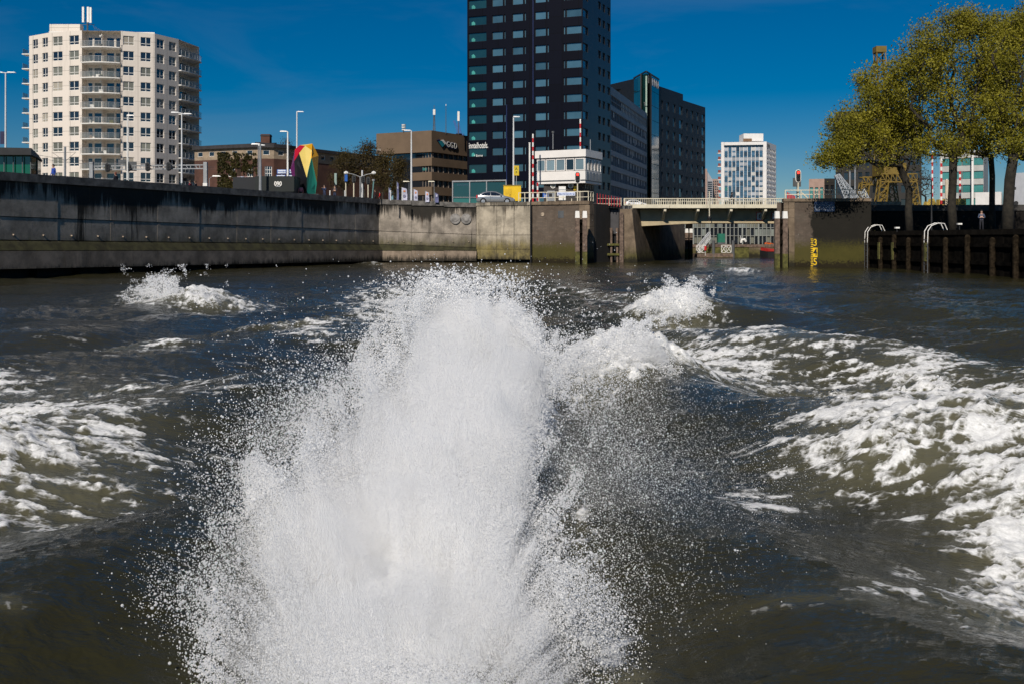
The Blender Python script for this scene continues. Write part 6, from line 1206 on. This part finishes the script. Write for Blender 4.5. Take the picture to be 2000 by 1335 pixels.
person('man in a navy coat and jeans holding a phone up to his face', on_quay(634, 108), 1.8, 2.6, NV_, JE, HDk, 'phone')
person('man in a dark coat with a camera beside the ticket pillar', on_quay(654, 109), 1.82, 2.9, DC, JE, HDk, 'crossed')
person('child in a bright red jacket standing by the blue banner flag', on_quay(742, 111.5), 1.25, 1.5, mat('red_jacket', (.66, .015, .012), .7), DC, HDk)
person('dark dressed walker close behind the child in red', on_quay(733, 112), 1.5, 1.6, mat('maroon_coat', (.04, .012, .015), .8), DC, HB, 'walk')
person('person in a crimson coat walking past the gantry column', on_quay(371.5, 97), 1.66, 1.4, mat('crimson_coat', (.16, .008, .02), .8), DC, HB, 'walk')
person('companion in a dark coat following the crimson coat', on_quay(382, 98), 1.7, 1.4, DC, DC, HB, 'walk')
person('man in a blue jacket looking over the parapet near the pavilion', on_quay(104.5, 75.5), 1.62, 2.6, mat('blue_jacket', (.01, .05, .30), .8), JE, HDk)
person('person with reddish hair barely visible over the parapet below the balconies', on_quay(226, 84), 1.58, 1.2, DC, JE, mat('red_hair', (.18, .04, .02), .7))
person('person in a grey jacket standing on the dark quay under the trees', (XX(1917, 82), 82, 3.256), 1.75, 2.8, mat('slate_jacket', (.05, .07, .12), .8), DC, HDk, 'crossed')
person('person in a pale cap at the quay end beside the ladder', (XX(1691, 95), 95, 3.256), 1.7, 3.0, NV_, DC, mat('pale_cap', (.45, .42, .40), .7))
# cyclist on the bridge
cyx = XX(1427, 118); person('cyclist in dark clothes riding over the bridge', (cyx, 118, 6.46), 1.72, -1.5, DC, DC, HDk, 'sit')
bi = thing('bicycle', 'dark bicycle ridden across the bridge', 'bicycle', (cyx, 118, 6.46))
for dx in (-.55, .5): 
    mbw_ = MB(); pts = [(cyx + dx + .33 * cos(2 * pi * k / 16), 118, 6.46 + .35 + .33 * sin(2 * pi * k / 16)) for k in range(17)]; mbw_.tube(pts, .025, 6, cap=False).build('wheel', BLACK, bi)
for a, b in (((-.55, .35), (-.12, .85)), ((-.12, .85), (.42, .88)), ((-.05, .38), (.42, .85)), ((-.55, .35), (-.05, .38)), ((-.12, .85), (-.05, .38)), ((.5, .35), (.4, 1.05))): MB().beam((cyx + a[0], 118, 6.46 + a[1]), (cyx + b[0], 118, 6.46 + b[1]), .035).build('frame_tube', BLACK, bi)
MB().box((cyx - .13, 118, 6.46 + .92), (.25, .14, .06)).build('saddle', BLACK, bi); MB().beam((cyx + .38, 117.75, 6.46 + 1.07), (cyx + .38, 118.25, 6.46 + 1.07), .03).build('handlebar', BLACK, bi)
# ---------------------------------------------------------------- trees
BARK = mat('tree_bark', (.022, .018, .012), .9, var=.5, scale=3, bump=.8, bscale=9); TWIG = mat('tree_twig', (.05, .035, .025), .9, var=.3)
def leaf_mat(name, c1, c2):
    m = bpy.data.materials.new(name); m.use_nodes = True; t = NT(m); b = t.n['Principled BSDF']; out = t.n['Material Output']; b.inputs['Roughness'].default_value = .6; b.inputs['Specular IOR Level'].default_value = .3
    pos = t.new('ShaderNodeNewGeometry').outputs['Position']; isl = t.new('ShaderNodeNewGeometry').outputs['Random Per Island']
    c = t.mix(t.math('ADD', t.math('MULTIPLY', t.ramp(t.noise(pos, .5, 3), .3, .7), .6), t.math('MULTIPLY', isl, .4)), c1, c2); t.l(c, b.inputs['Base Color'])
    tr = t.new('ShaderNodeBsdfTranslucent'); t.l(c, tr.inputs['Color']); mxs = t.new('ShaderNodeMixShader'); mxs.inputs[0].default_value = .3; t.l(b.outputs[0], mxs.inputs[1]); t.l(tr.outputs[0], mxs.inputs[2]); t.l(mxs.outputs[0], out.inputs[0]); return m
LEAF = leaf_mat('spring_leaf', (.135, .132, .010), (.36, .315, .028)); LEAF2 = leaf_mat('bud_leaf', (.05, .035, .012), (.10, .075, .02)); IVY = leaf_mat('ivy_leaf', (.03, .03, .008), (.09, .075, .02))
def tree(name, label, base, fork, lobes, K, nleaf, lsize, spread, seed, rt=.32, leaf=LEAF, tip=.012, limbs=0, group=None):
    """skeleton grown node by node towards points sampled in the crown's lobes; leaves in clumps round the twigs"""
    r = np.random.default_rng(seed); base = np.array(base); fork = np.array(fork); w_ = np.array([l[3] for l in lobes], float); pick = r.choice(len(lobes), K, p=w_ / w_.sum()); T = []
    for i in pick:
        c, rad = np.array(lobes[i][0]), np.array(lobes[i][1:3] if not hasattr(lobes[i][1], '__len__') else lobes[i][1]); v = r.normal(size=3); v /= np.linalg.norm(v); T.append(c + v * rad * r.random() ** .42)
    T = np.array(T); order = np.argsort(np.linalg.norm(T - fork, axis=1)); T = T[order]
    N_ = [base, base * .45 + fork * .55 + r.normal(0, .06, 3), fork]; par = [-1, 0, 1]
    for t_ in T:
        A_ = np.array(N_[2:]); dd = np.linalg.norm(A_ - t_, axis=1) + .35 * np.linalg.norm(A_ - fork, axis=1); j = int(np.argmin(dd)) + 2; p = N_[j]; L_ = np.linalg.norm(t_ - p); last = j
        ns = max(1, int(L_ / 1.1))
        for k in range(1, ns + 1):
            q = p + (t_ - p) * k / ns + r.normal(0, .10, 3) * (k < ns) * min(1, L_ / 2); q[2] += .22 * sin(pi * k / ns) * (-.3 if L_ > 3 else 0); N_.append(q); par.append(last); last = len(N_) - 1
    n_ = len(N_); wgt = np.zeros(n_); ch_ = np.bincount([p for p in par if p >= 0], minlength=n_)
    for i in range(n_ - 1, 0, -1): wgt[i] += 1 if ch_[i] == 0 else 0; wgt[par[i]] += wgt[i]
    rad = np.maximum(tip, rt * (wgt / wgt[0]) ** .46); rad[0] = rt * 1.35; rad[1] = rt * 1.02
    root = thing(name, label, 'tree', base, group); tk = MB(); lm = MB(); kids = {}
    for i, p in enumerate(par): kids.setdefault(p, []).append(i)
    def chain(i):
        path = [i]
        while path[-1] in kids: nx = max(kids[path[-1]], key=lambda k: wgt[k]); path.append(nx)
        return path
    done = set(); todo = [0]
    while todo:
        i = todo.pop(); path = chain(i); st_ = ([par[i]] if par[i] >= 0 else []) + path; rr_ = [min(rad[k], rad[i]) if k != i else rad[i] for k in st_]
        (tk if i == 0 else lm).tube([N_[k] for k in st_], rr_, 9 if i == 0 else (6 if rad[i] > .05 else 4), cap=True)
        for k in path:
            for c in kids.get(k, []):
                if c not in path: todo.append(c)
    tk.build('trunk', BARK, root, True); lm.build('limbs', BARK if leaf is LEAF else TWIG, root, True)
    tips = np.array([N_[i] for i in range(3, n_) if wgt[i] <= 6]); tot = nleaf; idx_ = r.integers(0, len(tips), tot); dens = .6 + .8 * r.random(len(tips)); keep_ = r.random(tot) < dens[idx_]; C_ = tips[idx_[keep_]]; C_ = C_ + r.normal(0, spread, C_.shape); m_ = len(C_)
    u = r.normal(size=(m_, 3)); u /= np.linalg.norm(u, axis=1)[:, None]; v = np.cross(u, r.normal(size=(m_, 3))); v /= np.linalg.norm(v, axis=1)[:, None]; s = lsize * r.lognormal(0, .3, m_)[:, None]
    Vv = np.stack([C_ - u * s, C_ + v * s * .55, C_ + u * s, C_ - v * s * .55], 1).reshape(-1, 3).astype(np.float32); me_ = bpy.data.meshes.new('crown'); me_.vertices.add(len(Vv)); me_.vertices.foreach_set('co', Vv.ravel()); me_.loops.add(4 * m_); me_.loops.foreach_set('vertex_index', np.arange(4 * m_, dtype=np.int32)); me_.polygons.add(m_); me_.polygons.foreach_set('loop_start', np.arange(0, 4 * m_, 4, dtype=np.int32)); me_.update(calc_edges=True); me_.materials.append(leaf)
    c = inst('crown', me_, root, None); c['kind'] = 'stuff'; return root
def lobe(px, py, d, rx, ry, wt, rd=None): p = PX(px, py, d); return (tuple(p), (rx / F * d, (rd or rx * .8) / F * d, ry / F * d), None, wt)
def B(px, d, z=3.25): return (XX(px, d), d, z)
tree('quay_tree', 'spreading spring tree overhanging the east pier with the lowest branches', B(1776, 89), tuple(PX(1776, 372, 89)), [lobe(1710, 255, 89, 80, 85, 3.6), lobe(1655, 270, 89, 55, 55, 1.6), lobe(1740, 185, 89, 62, 70, 2.8), lobe(1640, 305, 88, 38, 24, .8), lobe(1608, 312, 88, 24, 10, .22), lobe(1770, 270, 90, 60, 70, 2.2), lobe(1690, 160, 90, 22, 26, .4), lobe(1630, 240, 89, 14, 18, .2)], 640, 52000, .080, .36, 11, .30)
tree('quay_tree', 'tallest spring tree with a forked trunk beside the black street lamp', B(1861, 85), tuple(PX(1861, 352, 85)), [lobe(1850, 105, 86, 85, 85, 3.2), lobe(1795, 150, 86, 60, 75, 2.2), lobe(1860, 225, 86, 85, 80, 3.2), lobe(1890, 50, 86, 40, 36, 1.), lobe(1930, 150, 86, 40, 70, 1.2), lobe(1840, 290, 85, 60, 25, .8)], 700, 54000, .078, .36, 12, .33)
tree('quay_tree', 'spring tree with a dark slim trunk next to the pale trunk', B(1938, 88), tuple(PX(1938, 345, 88)), [lobe(1945, 170, 89, 60, 80, 2.5), lobe(1960, 80, 89, 50, 60, 1.8), lobe(1920, 270, 88, 50, 40, 1.5), lobe(2000, 60, 90, 50, 50, 1.5)], 480, 40000, .078, .36, 13, .24)
tree('quay_tree', 'spring tree with the thickest pale sunlit trunk', B(1967, 79), tuple(PX(1972, 352, 79)), [lobe(2010, 120, 80, 70, 90, 3.), lobe(1970, 220, 80, 60, 55, 2.), lobe(2050, 220, 80, 60, 80, 2.), lobe(1990, 280, 79, 55, 30, 1.), lobe(2020, 40, 80, 40, 40, 1.)], 560, 46000, .074, .34, 14, .40)
# bare shrubs in front of the brick building, brown and just in bud
for i, (px, d, y0_, rx, lab) in enumerate(((672, 150, 330, 26, 'budding bare tree before the dark brick wall by the sculpture'), (712, 152, 312, 30, 'tallest budding bare tree between brick building and brown office'), (748, 150, 330, 26, 'budding bare tree at the corner of the brown office'), (776, 146, 345, 20, 'low budding bare tree beside the brown office bands'))):
    tree('bare_tree', lab, B(px, d, WQ), tuple(PX(px, 375, d)), [lobe(px, y0_, d, rx, 32, 2), lobe(px + 6, y0_ - 18, d, rx * .6, 20, 1), lobe(px - 8, y0_ + 22, d, rx, 16, 1.2)], 230, 5200, .10, .35, 30 + i, .16, LEAF2, .018)
tree('bare_tree', 'far bare tree visible past the black street lamp', B(1808, 140, 5.75), tuple(PX(1808, 385, 140)), [lobe(1808, 360, 140, 22, 26, 1), lobe(1806, 345, 140, 14, 18, .6)], 160, 500, .08, .3, 41, .13, LEAF2, .02)
tree('bare_tree', 'bare treetop showing behind the tallest grey lamp', B(560, 205, WQ), tuple(PX(560, 300, 205)), [lobe(560, 280, 205, 14, 12, 1)], 90, 200, .1, .3, 42, .13, LEAF2, .025)
def ivy(label, W_, px0, px1, y0_, y1_, n_, seed):
    r = np.random.default_rng(seed); root = thing('climbing_ivy', label, 'ivy', W_.pt(W_.u((px0 + px1) / 2), WQ, .2)); px = r.uniform(px0, px1, n_); py = y1_ - (y1_ - y0_) * r.random(n_) ** 1.2; kk = fbm(px * .09, py * .09, 3, seed) > -.12 + .25 * r.random(n_) - .1
    px, py = px[kk], py[kk]; P_ = np.array([W_.pt(W_.u(a), W_.z(a, b), .08 + .22 * r.random()) for a, b in zip(px, py)]); m_ = len(P_); u = r.normal(size=(m_, 3)); u /= np.linalg.norm(u, axis=1)[:, None]; v = np.cross(u, r.normal(size=(m_, 3))); v /= np.linalg.norm(v, axis=1)[:, None]; s = .2
    Vv = np.stack([P_ - u * s, P_ + v * s * .6, P_ + u * s, P_ - v * s * .6], 1).reshape(-1, 3); mb = MB(); mb.v = [tuple(x) for x in Vv]; mb.f = [(4 * i, 4 * i + 1, 4 * i + 2, 4 * i + 3) for i in range(m_)]; mb.m = [0] * m_
    me_ = bpy.data.meshes.new('leaves'); me_.from_pydata(mb.v, [], mb.f); me_.materials.append(IVY); o = inst('leaves', me_, root, None); o['kind'] = 'stuff'; st_ = MB()
    for k in range(5): a = lerp(px0, px1, (k + .5) / 5); st_.tube([W_.pt(W_.u(a), WQ, .06), W_.pt(W_.u(a + 2), W_.z(a, (y0_ + y1_) / 2), .06), W_.pt(W_.u(a - 1), W_.z(a, y0_ + 8), .06)], [.06, .04, .02], 5)
    st_.build('stems', TWIG, root)
ivy('dense ivy climbing the brick wall next to the apartment block', segs[0], 426, 462, 298, 372, 2600, 5); ivy('thin ivy spread under the stone frieze above the white windows', segs[0], 462, 469, 300, 328, 300, 6)
ivy('sparse yellowish ivy over the white windows of the brick building', segs[1], 471, 503, 300, 340, 900, 7)
# ---------------------------------------------------------------- spray: droplets thrown up by the stern and the breaking crests
def spray_mat():
    m = bpy.data.materials.new('spray_droplet'); m.use_nodes = True; t = NT(m); out = t.n['Material Output']; b = t.n['Principled BSDF']
    b.inputs['Base Color'].default_value = (.99, .99, .99, 1); b.inputs['Roughness'].default_value = .35
    tr = t.new('ShaderNodeBsdfTranslucent'); tr.inputs['Color'].default_value = (.99, .99, .99, 1)
    mxs = t.new('ShaderNodeMixShader'); mxs.inputs[0].default_value = .5
    t.l(b.outputs[0], mxs.inputs[1]); t.l(tr.outputs[0], mxs.inputs[2]); t.l(mxs.outputs[0], out.inputs[0]); return m
SPRAY = spray_mat()
def spray(name, label, pts, rad):
    me = bpy.data.meshes.new(name); me.vertices.add(len(pts)); me.vertices.foreach_set('co', pts.astype(np.float32).ravel())
    at = me.attributes.new('rad', 'FLOAT', 'POINT'); at.data.foreach_set('value', np.minimum(rad, .022 + .0002 * pts[:, 1]).astype(np.float32)); me.materials.append(SPRAY); me.update()
    o = link(bpy.data.objects.new(name, me)); tag(o, label, 'water spray', kind='stuff')
    g = bpy.data.node_groups.new(name, 'GeometryNodeTree')
    g.interface.new_socket('Geometry', in_out='INPUT', socket_type='NodeSocketGeometry'); g.interface.new_socket('Geometry', in_out='OUTPUT', socket_type='NodeSocketGeometry')
    i, o2 = g.nodes.new('NodeGroupInput'), g.nodes.new('NodeGroupOutput'); mp_ = g.nodes.new('GeometryNodeMeshToPoints'); na = g.nodes.new('GeometryNodeInputNamedAttribute'); sm = g.nodes.new('GeometryNodeSetMaterial')
    na.data_type = 'FLOAT'; na.inputs['Name'].default_value = 'rad'; sm.inputs['Material'].default_value = SPRAY
    g.links.new(i.outputs[0], mp_.inputs['Mesh']); g.links.new([s for s in na.outputs if s.enabled][0], mp_.inputs['Radius']); g.links.new(mp_.outputs[0], sm.inputs['Geometry']); g.links.new(sm.outputs[0], o2.inputs[0])
    md = o.modifiers.new('droplets', 'NODES'); md.node_group = g; return o

def clumps(P, s, seed):                        # patchy density in space
    return fbm(P[:, 0] * s + P[:, 2] * s * .9, P[:, 1] * s * .6 - P[:, 2] * s * 1.3, 4, seed, .6)
def keep(P, prob): return P[nr.random(len(P)) < prob]
# rooster tail: body of the plume, outline and depth read off the photo, about a metre thick
LE = np.array([(1400, 400), (1335, 425), (1150, 420), (1020, 450), (930, 535), (860, 610), (770, 700), (730, 745), (640, 775), (590, 805), (545, 845), (525, 885)], float)
RE = np.array([(1400, 1220), (1335, 1165), (1200, 1110), (1050, 1078), (930, 1062), (850, 1075), (760, 1085), (690, 1088), (620, 1035), (580, 990), (545, 935), (525, 890)], float)
DP = np.array([(1400, 5.4), (1335, 5.9), (1150, 6.9), (1000, 8.0), (850, 9.6), (760, 11.8), (700, 13.4), (620, 15.2), (525, 16.2)], float)
def at_y(T_, y): o_ = np.argsort(T_[:, 0]); return np.interp(y, T_[o_, 0], T_[o_, 1])
N = 3400000
py = 515 + 885 * nr.random(N) ** .92; l_, r_ = at_y(LE, py), at_y(RE, py); f_ = nr.random(N) * 1.4 - .2; px = l_ + f_ * (r_ - l_)
dd = at_y(DP, py) + nr.normal(-.46, .44, N) * np.sqrt(at_y(DP, py) / 9)
P = np.stack([(px - CX) / F * dd, dd, CH - (py - HY) / F * dd], 1)
ang = np.arctan2(px - 790, 1560 - py); rr0 = np.hypot(px - 790, 1560 - py)
jet = fbm(ang * 13, rr0 * .0035, 4, 45, .6)                                # ropes and streaks thrown outwards
edge = np.minimum(f_, 1 - f_) * (r_ - l_) / 95. + .5 * jet + .35 * fbm(px * .02, py * .02, 3, 46)
big = clumps(P, .8, 5); sm = clumps(P, 2.6, 15)
pr = np.clip(.10 + .60 * np.clip(edge, -1, 1) + 1.5 * big + .9 * sm + .45 * jet, 0, 1) ** 1.4
topf = np.clip((py - 548 - 95 * fbm(px * .022, py * .006, 3, 47)) / 70, .0, 1) ** 1.3
k_ = (nr.random(N) < pr * topf) & (P[:, 2] > .02); P = P[k_]; e_ = edge[k_]
A1 = P[:, 1]; r1_ = nr.lognormal(0, .36, len(P)) * (.00078 + .00016 * A1) * (1 + .7 * (e_ < .2))
# droplets flung clear: fan off to the side, arcs over the top, haze of drops over the dark water beside it
def cloud(n, px, py, d, spx, spy, sd, r0, seed, slope=0.):
    a = nr.normal(0, 1, (n, 3)); ppx = px + a[:, 0] * spx; ppy = py + a[:, 1] * spy + slope * a[:, 0] * spx; dd = np.clip(d + a[:, 2] * sd, 4.2, 70)
    p = np.stack([(ppx - CX) / F * dd, dd, CH - (ppy - HY) / F * dd], 1); p = p[p[:, 2] > .0]
    k = clumps(p, 2.4, seed); p = keep(p, np.clip(.5 + 1.4 * k, .05, 1)); return p, nr.lognormal(0, .5, len(p)) * r0 * .62
parts = [cloud(42000, 520, 960, 8.3, 75, 120, .6, .0040, 1, -.5), cloud(30000, 640, 800, 10.5, 70, 55, .8, .0046, 2, -.5), cloud(5200, 370, 1170, 6.8, 48, 50, .4, .0040, 3, .2), cloud(1200, 300, 1190, 6.8, 50, 60, .4, .0032, 4), cloud(15000, 440, 1210, 6.4, 38, 90, .4, .0036, 14),
    cloud(26000, 900, 590, 16.0, 70, 26, .5, .0085, 5), cloud(2200, 880, 556, 16.0, 60, 16, .4, .014, 6), cloud(1500, 960, 560, 16.2, 50, 16, .4, .013, 16), cloud(260, 900, 540, 16.0, 70, 10, .4, .016, 26), cloud(600, 850, 552, 16., 14, 12, .2, .017, 27),
    cloud(50000, 1180, 900, 9.5, 80, 120, .9, .0031, 7), cloud(34000, 1290, 960, 9.0, 120, 110, 1., .0026, 8), cloud(14000, 1400, 930, 9.5, 120, 80, 1., .0023, 9), cloud(20000, 1150, 1180, 6.9, 60, 80, .3, .0032, 10), cloud(9000, 1260, 1180, 7.2, 110, 90, .4, .0028, 11), cloud(24000, 1160, 1240, 6.3, 42, 70, .2, .0035, 12, .9),
    cloud(16000, 1150, 740, 13.5, 60, 50, .7, .006, 17), cloud(9000, 760, 700, 14.5, 40, 50, .6, .006, 18), cloud(1500, 640, 770, 11.5, 40, 22, .5, .008, 19, -.5), cloud(700, 560, 860, 10., 50, 40, .5, .006, 20, -.6)]
P = np.concatenate([P] + [p for p, _ in parts]); rr = np.concatenate([r1_] + [r for _, r in parts])
spray('stern_spray', 'tall white plume of droplets thrown up behind the boat stern', P, rr)
# soft aerated core of the plume: fine mist inside a billowy hull
def mist_hull(name, label, inset_, thick, dens, rows_=110, cols_=72, y0_=575., y1_=1400.):
    ys = np.linspace(y0_, y1_, rows_); th = np.linspace(0, 2 * pi, cols_, endpoint=False); Yr, Th = np.meshgrid(ys, th, indexing='ij')
    L_, R_ = at_y(LE, Yr), at_y(RE, Yr); cxp = (L_ + R_) / 2; hw = (R_ - L_) / 2 * inset_; D_ = at_y(DP, Yr); fade = np.sqrt(np.clip((Yr - y0_) / 90, .0008, 1))
    nz = fbm(np.cos(Th) * 2.2 + Yr * .006 + 5, np.sin(Th) * 2.2 + Yr * .011, 4, 131, .55); nz2 = fbm(cxp * .004 + np.cos(Th) * 5.5 + 3, np.sin(Th) * 3 + Yr * .030, 4, 133, .6)
    k = (1 + .38 * nz + .22 * nz2) * fade; pxs = cxp + hw * np.cos(Th) * k; ds = D_ + thick * np.sqrt(D_ / 8) * np.sin(Th) * k
    V_ = np.stack([(pxs - CX) / F * ds, ds, CH - (Yr + 16 * nz2 - HY) / F * ds], -1).reshape(-1, 3); id_ = np.arange(rows_ * cols_).reshape(rows_, cols_); fs = []
    for i in range(rows_ - 1):
        for j in range(cols_): fs.append((id_[i, j], id_[i, (j + 1) % cols_], id_[i + 1, (j + 1) % cols_], id_[i + 1, j]))
    fs += [tuple(id_[0]), tuple(id_[-1][::-1])]
    m = bpy.data.materials.new(name); m.use_nodes = True; t = NT(m); t.n.clear(); out = t.new('ShaderNodeOutputMaterial'); v = t.new('ShaderNodeVolumeScatter'); v.inputs['Color'].default_value = (.998, .998, .998, 1); v.inputs['Density'].default_value = dens; v.inputs['Anisotropy'].default_value = .1; t.l(v.outputs[0], out.inputs['Volume'])
    me = bpy.data.meshes.new(name); me.from_pydata(V_.tolist(), [], [tuple(int(x) for x in f) for f in fs]); me.materials.append(m); bm = bmesh.new(); bm.from_mesh(me); bmesh.ops.recalc_face_normals(bm, faces=bm.faces); bm.to_mesh(me); bm.free(); me.polygons.foreach_set('use_smooth', [True] * len(me.polygons))
    return tag(link(bpy.data.objects.new(name, me)), label, 'water spray', kind='stuff')
mist_hull('stern_mist', 'thin milky mist filling the stern plume', .94, .45, .55)
PUFF = [(690, 1270, 6.3, 215, 120, 5.), (820, 1230, 6.3, 210, 120, 4.), (640, 1080, 7.2, 120, 80, 5.), (760, 1030, 7.6, 200, 110, 4.), (900, 1080, 7.3, 120, 110, 3.), (850, 920, 8.8, 140, 60, 5.), (760, 900, 9.0, 100, 60, 2.5), (980, 880, 9.6, 50, 110, 4.), (900, 780, 11.5, 110, 55, 3.),
        (1010, 740, 12.6, 60, 60, 5.), (930, 660, 14.8, 120, 60, 3.5), (900, 605, 15.6, 60, 28, 5.), (985, 625, 15.4, 50, 34, 5.), (1190, 715, 17.8, 70, 28, 3.), (1250, 690, 18.0, 50, 30, 3.)]
PUFF = [(*p_[:5], p_[5] * .40) for p_ in PUFF]
pb = MB()
def puff(px, py, d, rx, ry, dens, seed, nu=40, nv=26):
    c = PX(px, py, d); Rx, Rz = rx / F * d, ry / F * d; Ry = .5 * sqrt(d / 8); th = np.linspace(0, 2 * pi, nu, endpoint=False); ph = np.linspace(.02, pi - .02, nv); Ph, Th = np.meshgrid(ph, th, indexing='ij')
    X_, Y_, Z_ = np.sin(Ph) * np.cos(Th), np.sin(Ph) * np.sin(Th), np.cos(Ph); k = 1 + .55 * fbm(X_ * 1.5 + Z_ * 1.1 + seed * 7.1, Y_ * 1.5 - Z_ * 1.4, 4, 200 + seed, .6) + .25 * fbm(X_ * 5 + seed, Y_ * 5 + Z_ * 5, 3, 300 + seed, .6)
    V_ = np.stack([c.x + Rx * X_ * k, c.y + Ry * Y_ * k, c.z + Rz * Z_ * k], -1).reshape(-1, 3); id_ = np.arange(nu * nv).reshape(nv, nu); fs = [tuple(int(v) for v in (id_[i, j], id_[i, (j + 1) % nu], id_[i + 1, (j + 1) % nu], id_[i + 1, j])) for i in range(nv - 1) for j in range(nu)] + [tuple(int(v) for v in id_[0]), tuple(int(v) for v in id_[-1][::-1])]
    nm = 'mist_%g' % dens
    if nm not in MATS:
        m = bpy.data.materials.new(nm); m.use_nodes = True; t = NT(m); t.n.clear(); out = t.new('ShaderNodeOutputMaterial'); v = t.new('ShaderNodeVolumeScatter'); v.inputs['Color'].default_value = (.998, .998, .998, 1); v.inputs['Density'].default_value = dens; v.inputs['Anisotropy'].default_value = .1; t.l(v.outputs[0], out.inputs['Volume']); MATS[nm] = m
    mb = MB(); mb.v = V_.tolist(); mb.f = fs; mb.m = [0] * len(fs); return mb.mesh('mist_puff', MATS[nm], True)
mroot = bpy.data.objects['stern_mist']
for i, p_ in enumerate(PUFF): o = inst('mist_puff', puff(*p_, i), mroot, None); o['kind'] = 'stuff'
# breaking crests: ragged sheets of droplets
def blob(poly, n, d0, d1, thick, r0, seed, soft=14.):
    """droplets filling an outline; d0 at its top, d1 at its foot"""
    p_ = np.array(poly, float); lo, hi = p_.min(0), p_.max(0); q_ = lo - soft + (hi - lo + 2 * soft) * nr.random((n, 2)); ins = np.zeros(n, bool); j = len(p_) - 1; dist = np.full(n, 1e9)
    for i in range(len(p_)):
        a, b = p_[i], p_[j]; c = ((a[1] > q_[:, 1]) != (b[1] > q_[:, 1])) & (q_[:, 0] < (b[0] - a[0]) * (q_[:, 1] - a[1]) / (b[1] - a[1] + 1e-9) + a[0]); ins ^= c
        t_ = np.clip(((q_ - a) @ (b - a)) / ((b - a) @ (b - a)), 0, 1); dist = np.minimum(dist, np.hypot(*(q_ - a - t_[:, None] * (b - a)).T)); j = i
    e = np.where(ins, dist, -dist) / soft; t_ = np.clip((q_[:, 1] - lo[1]) / (hi[1] - lo[1]), 0, 1); dd = d0 + (d1 - d0) * t_ + nr.normal(0, thick, n)
    P_ = np.stack([(q_[:, 0] - CX) / F * dd, dd, CH - (q_[:, 1] - HY) / F * dd], 1); nz = fbm(q_[:, 0] * .035, q_[:, 1] * .05, 4, seed, .6)
    k = nr.random(n) < np.clip(.28 + .5 * np.clip(e, -1, 1) + 1.5 * nz + .8 * clumps(P_, 1.6, seed + 3), 0, 1) ** 1.2; k &= P_[:, 2] > -.1; P_ = P_[k]; return P_, nr.lognormal(0, .55, len(P_)) * r0
SPL = [('white spray over the breaking wave close to the long concrete quay wall', [((250, 576), (262, 552), (285, 538), (312, 530), (340, 538), (356, 558), (378, 574), (412, 582), (432, 596), (424, 602), (378, 606), (340, 596), (300, 588), (256, 580))], 60000, 40.5, 37.8, .35, .0075),
       ('white spray on the solitary breaking wave towards the bridge opening', [((1238, 602), (1272, 578), (1312, 553), (1345, 547), (1364, 562), (1374, 590), (1384, 602), (1358, 604), (1350, 628), (1312, 620), (1262, 612))], 70000, 34.2, 32.2, .3, .0065),
       ('white spray on the breaking wave that joins the flank of the stern plume', [((1088, 652), (1130, 668), (1190, 642), (1226, 622), (1260, 627), (1284, 650), (1302, 690), (1328, 716), (1310, 734), (1242, 764), (1150, 756), (1095, 742))], 150000, 19.0, 17.3, .3, .0040)]
for lab, polys, n_, d0, d1, th, r0 in SPL:
    q = [blob(pl, n_, d0, d1, th, r0, 70 + i) for i, pl in enumerate(polys)]; spray('crest_spray', lab, np.concatenate([a for a, _ in q]), np.concatenate([b for _, b in q]))
q, r_ = cloud(60, 1830, 748, 18.5, 14, 8, .2, .016, 90)
spray('crest_spray', 'few loose drops leaping off the foam band beside dark open water', q, r_)
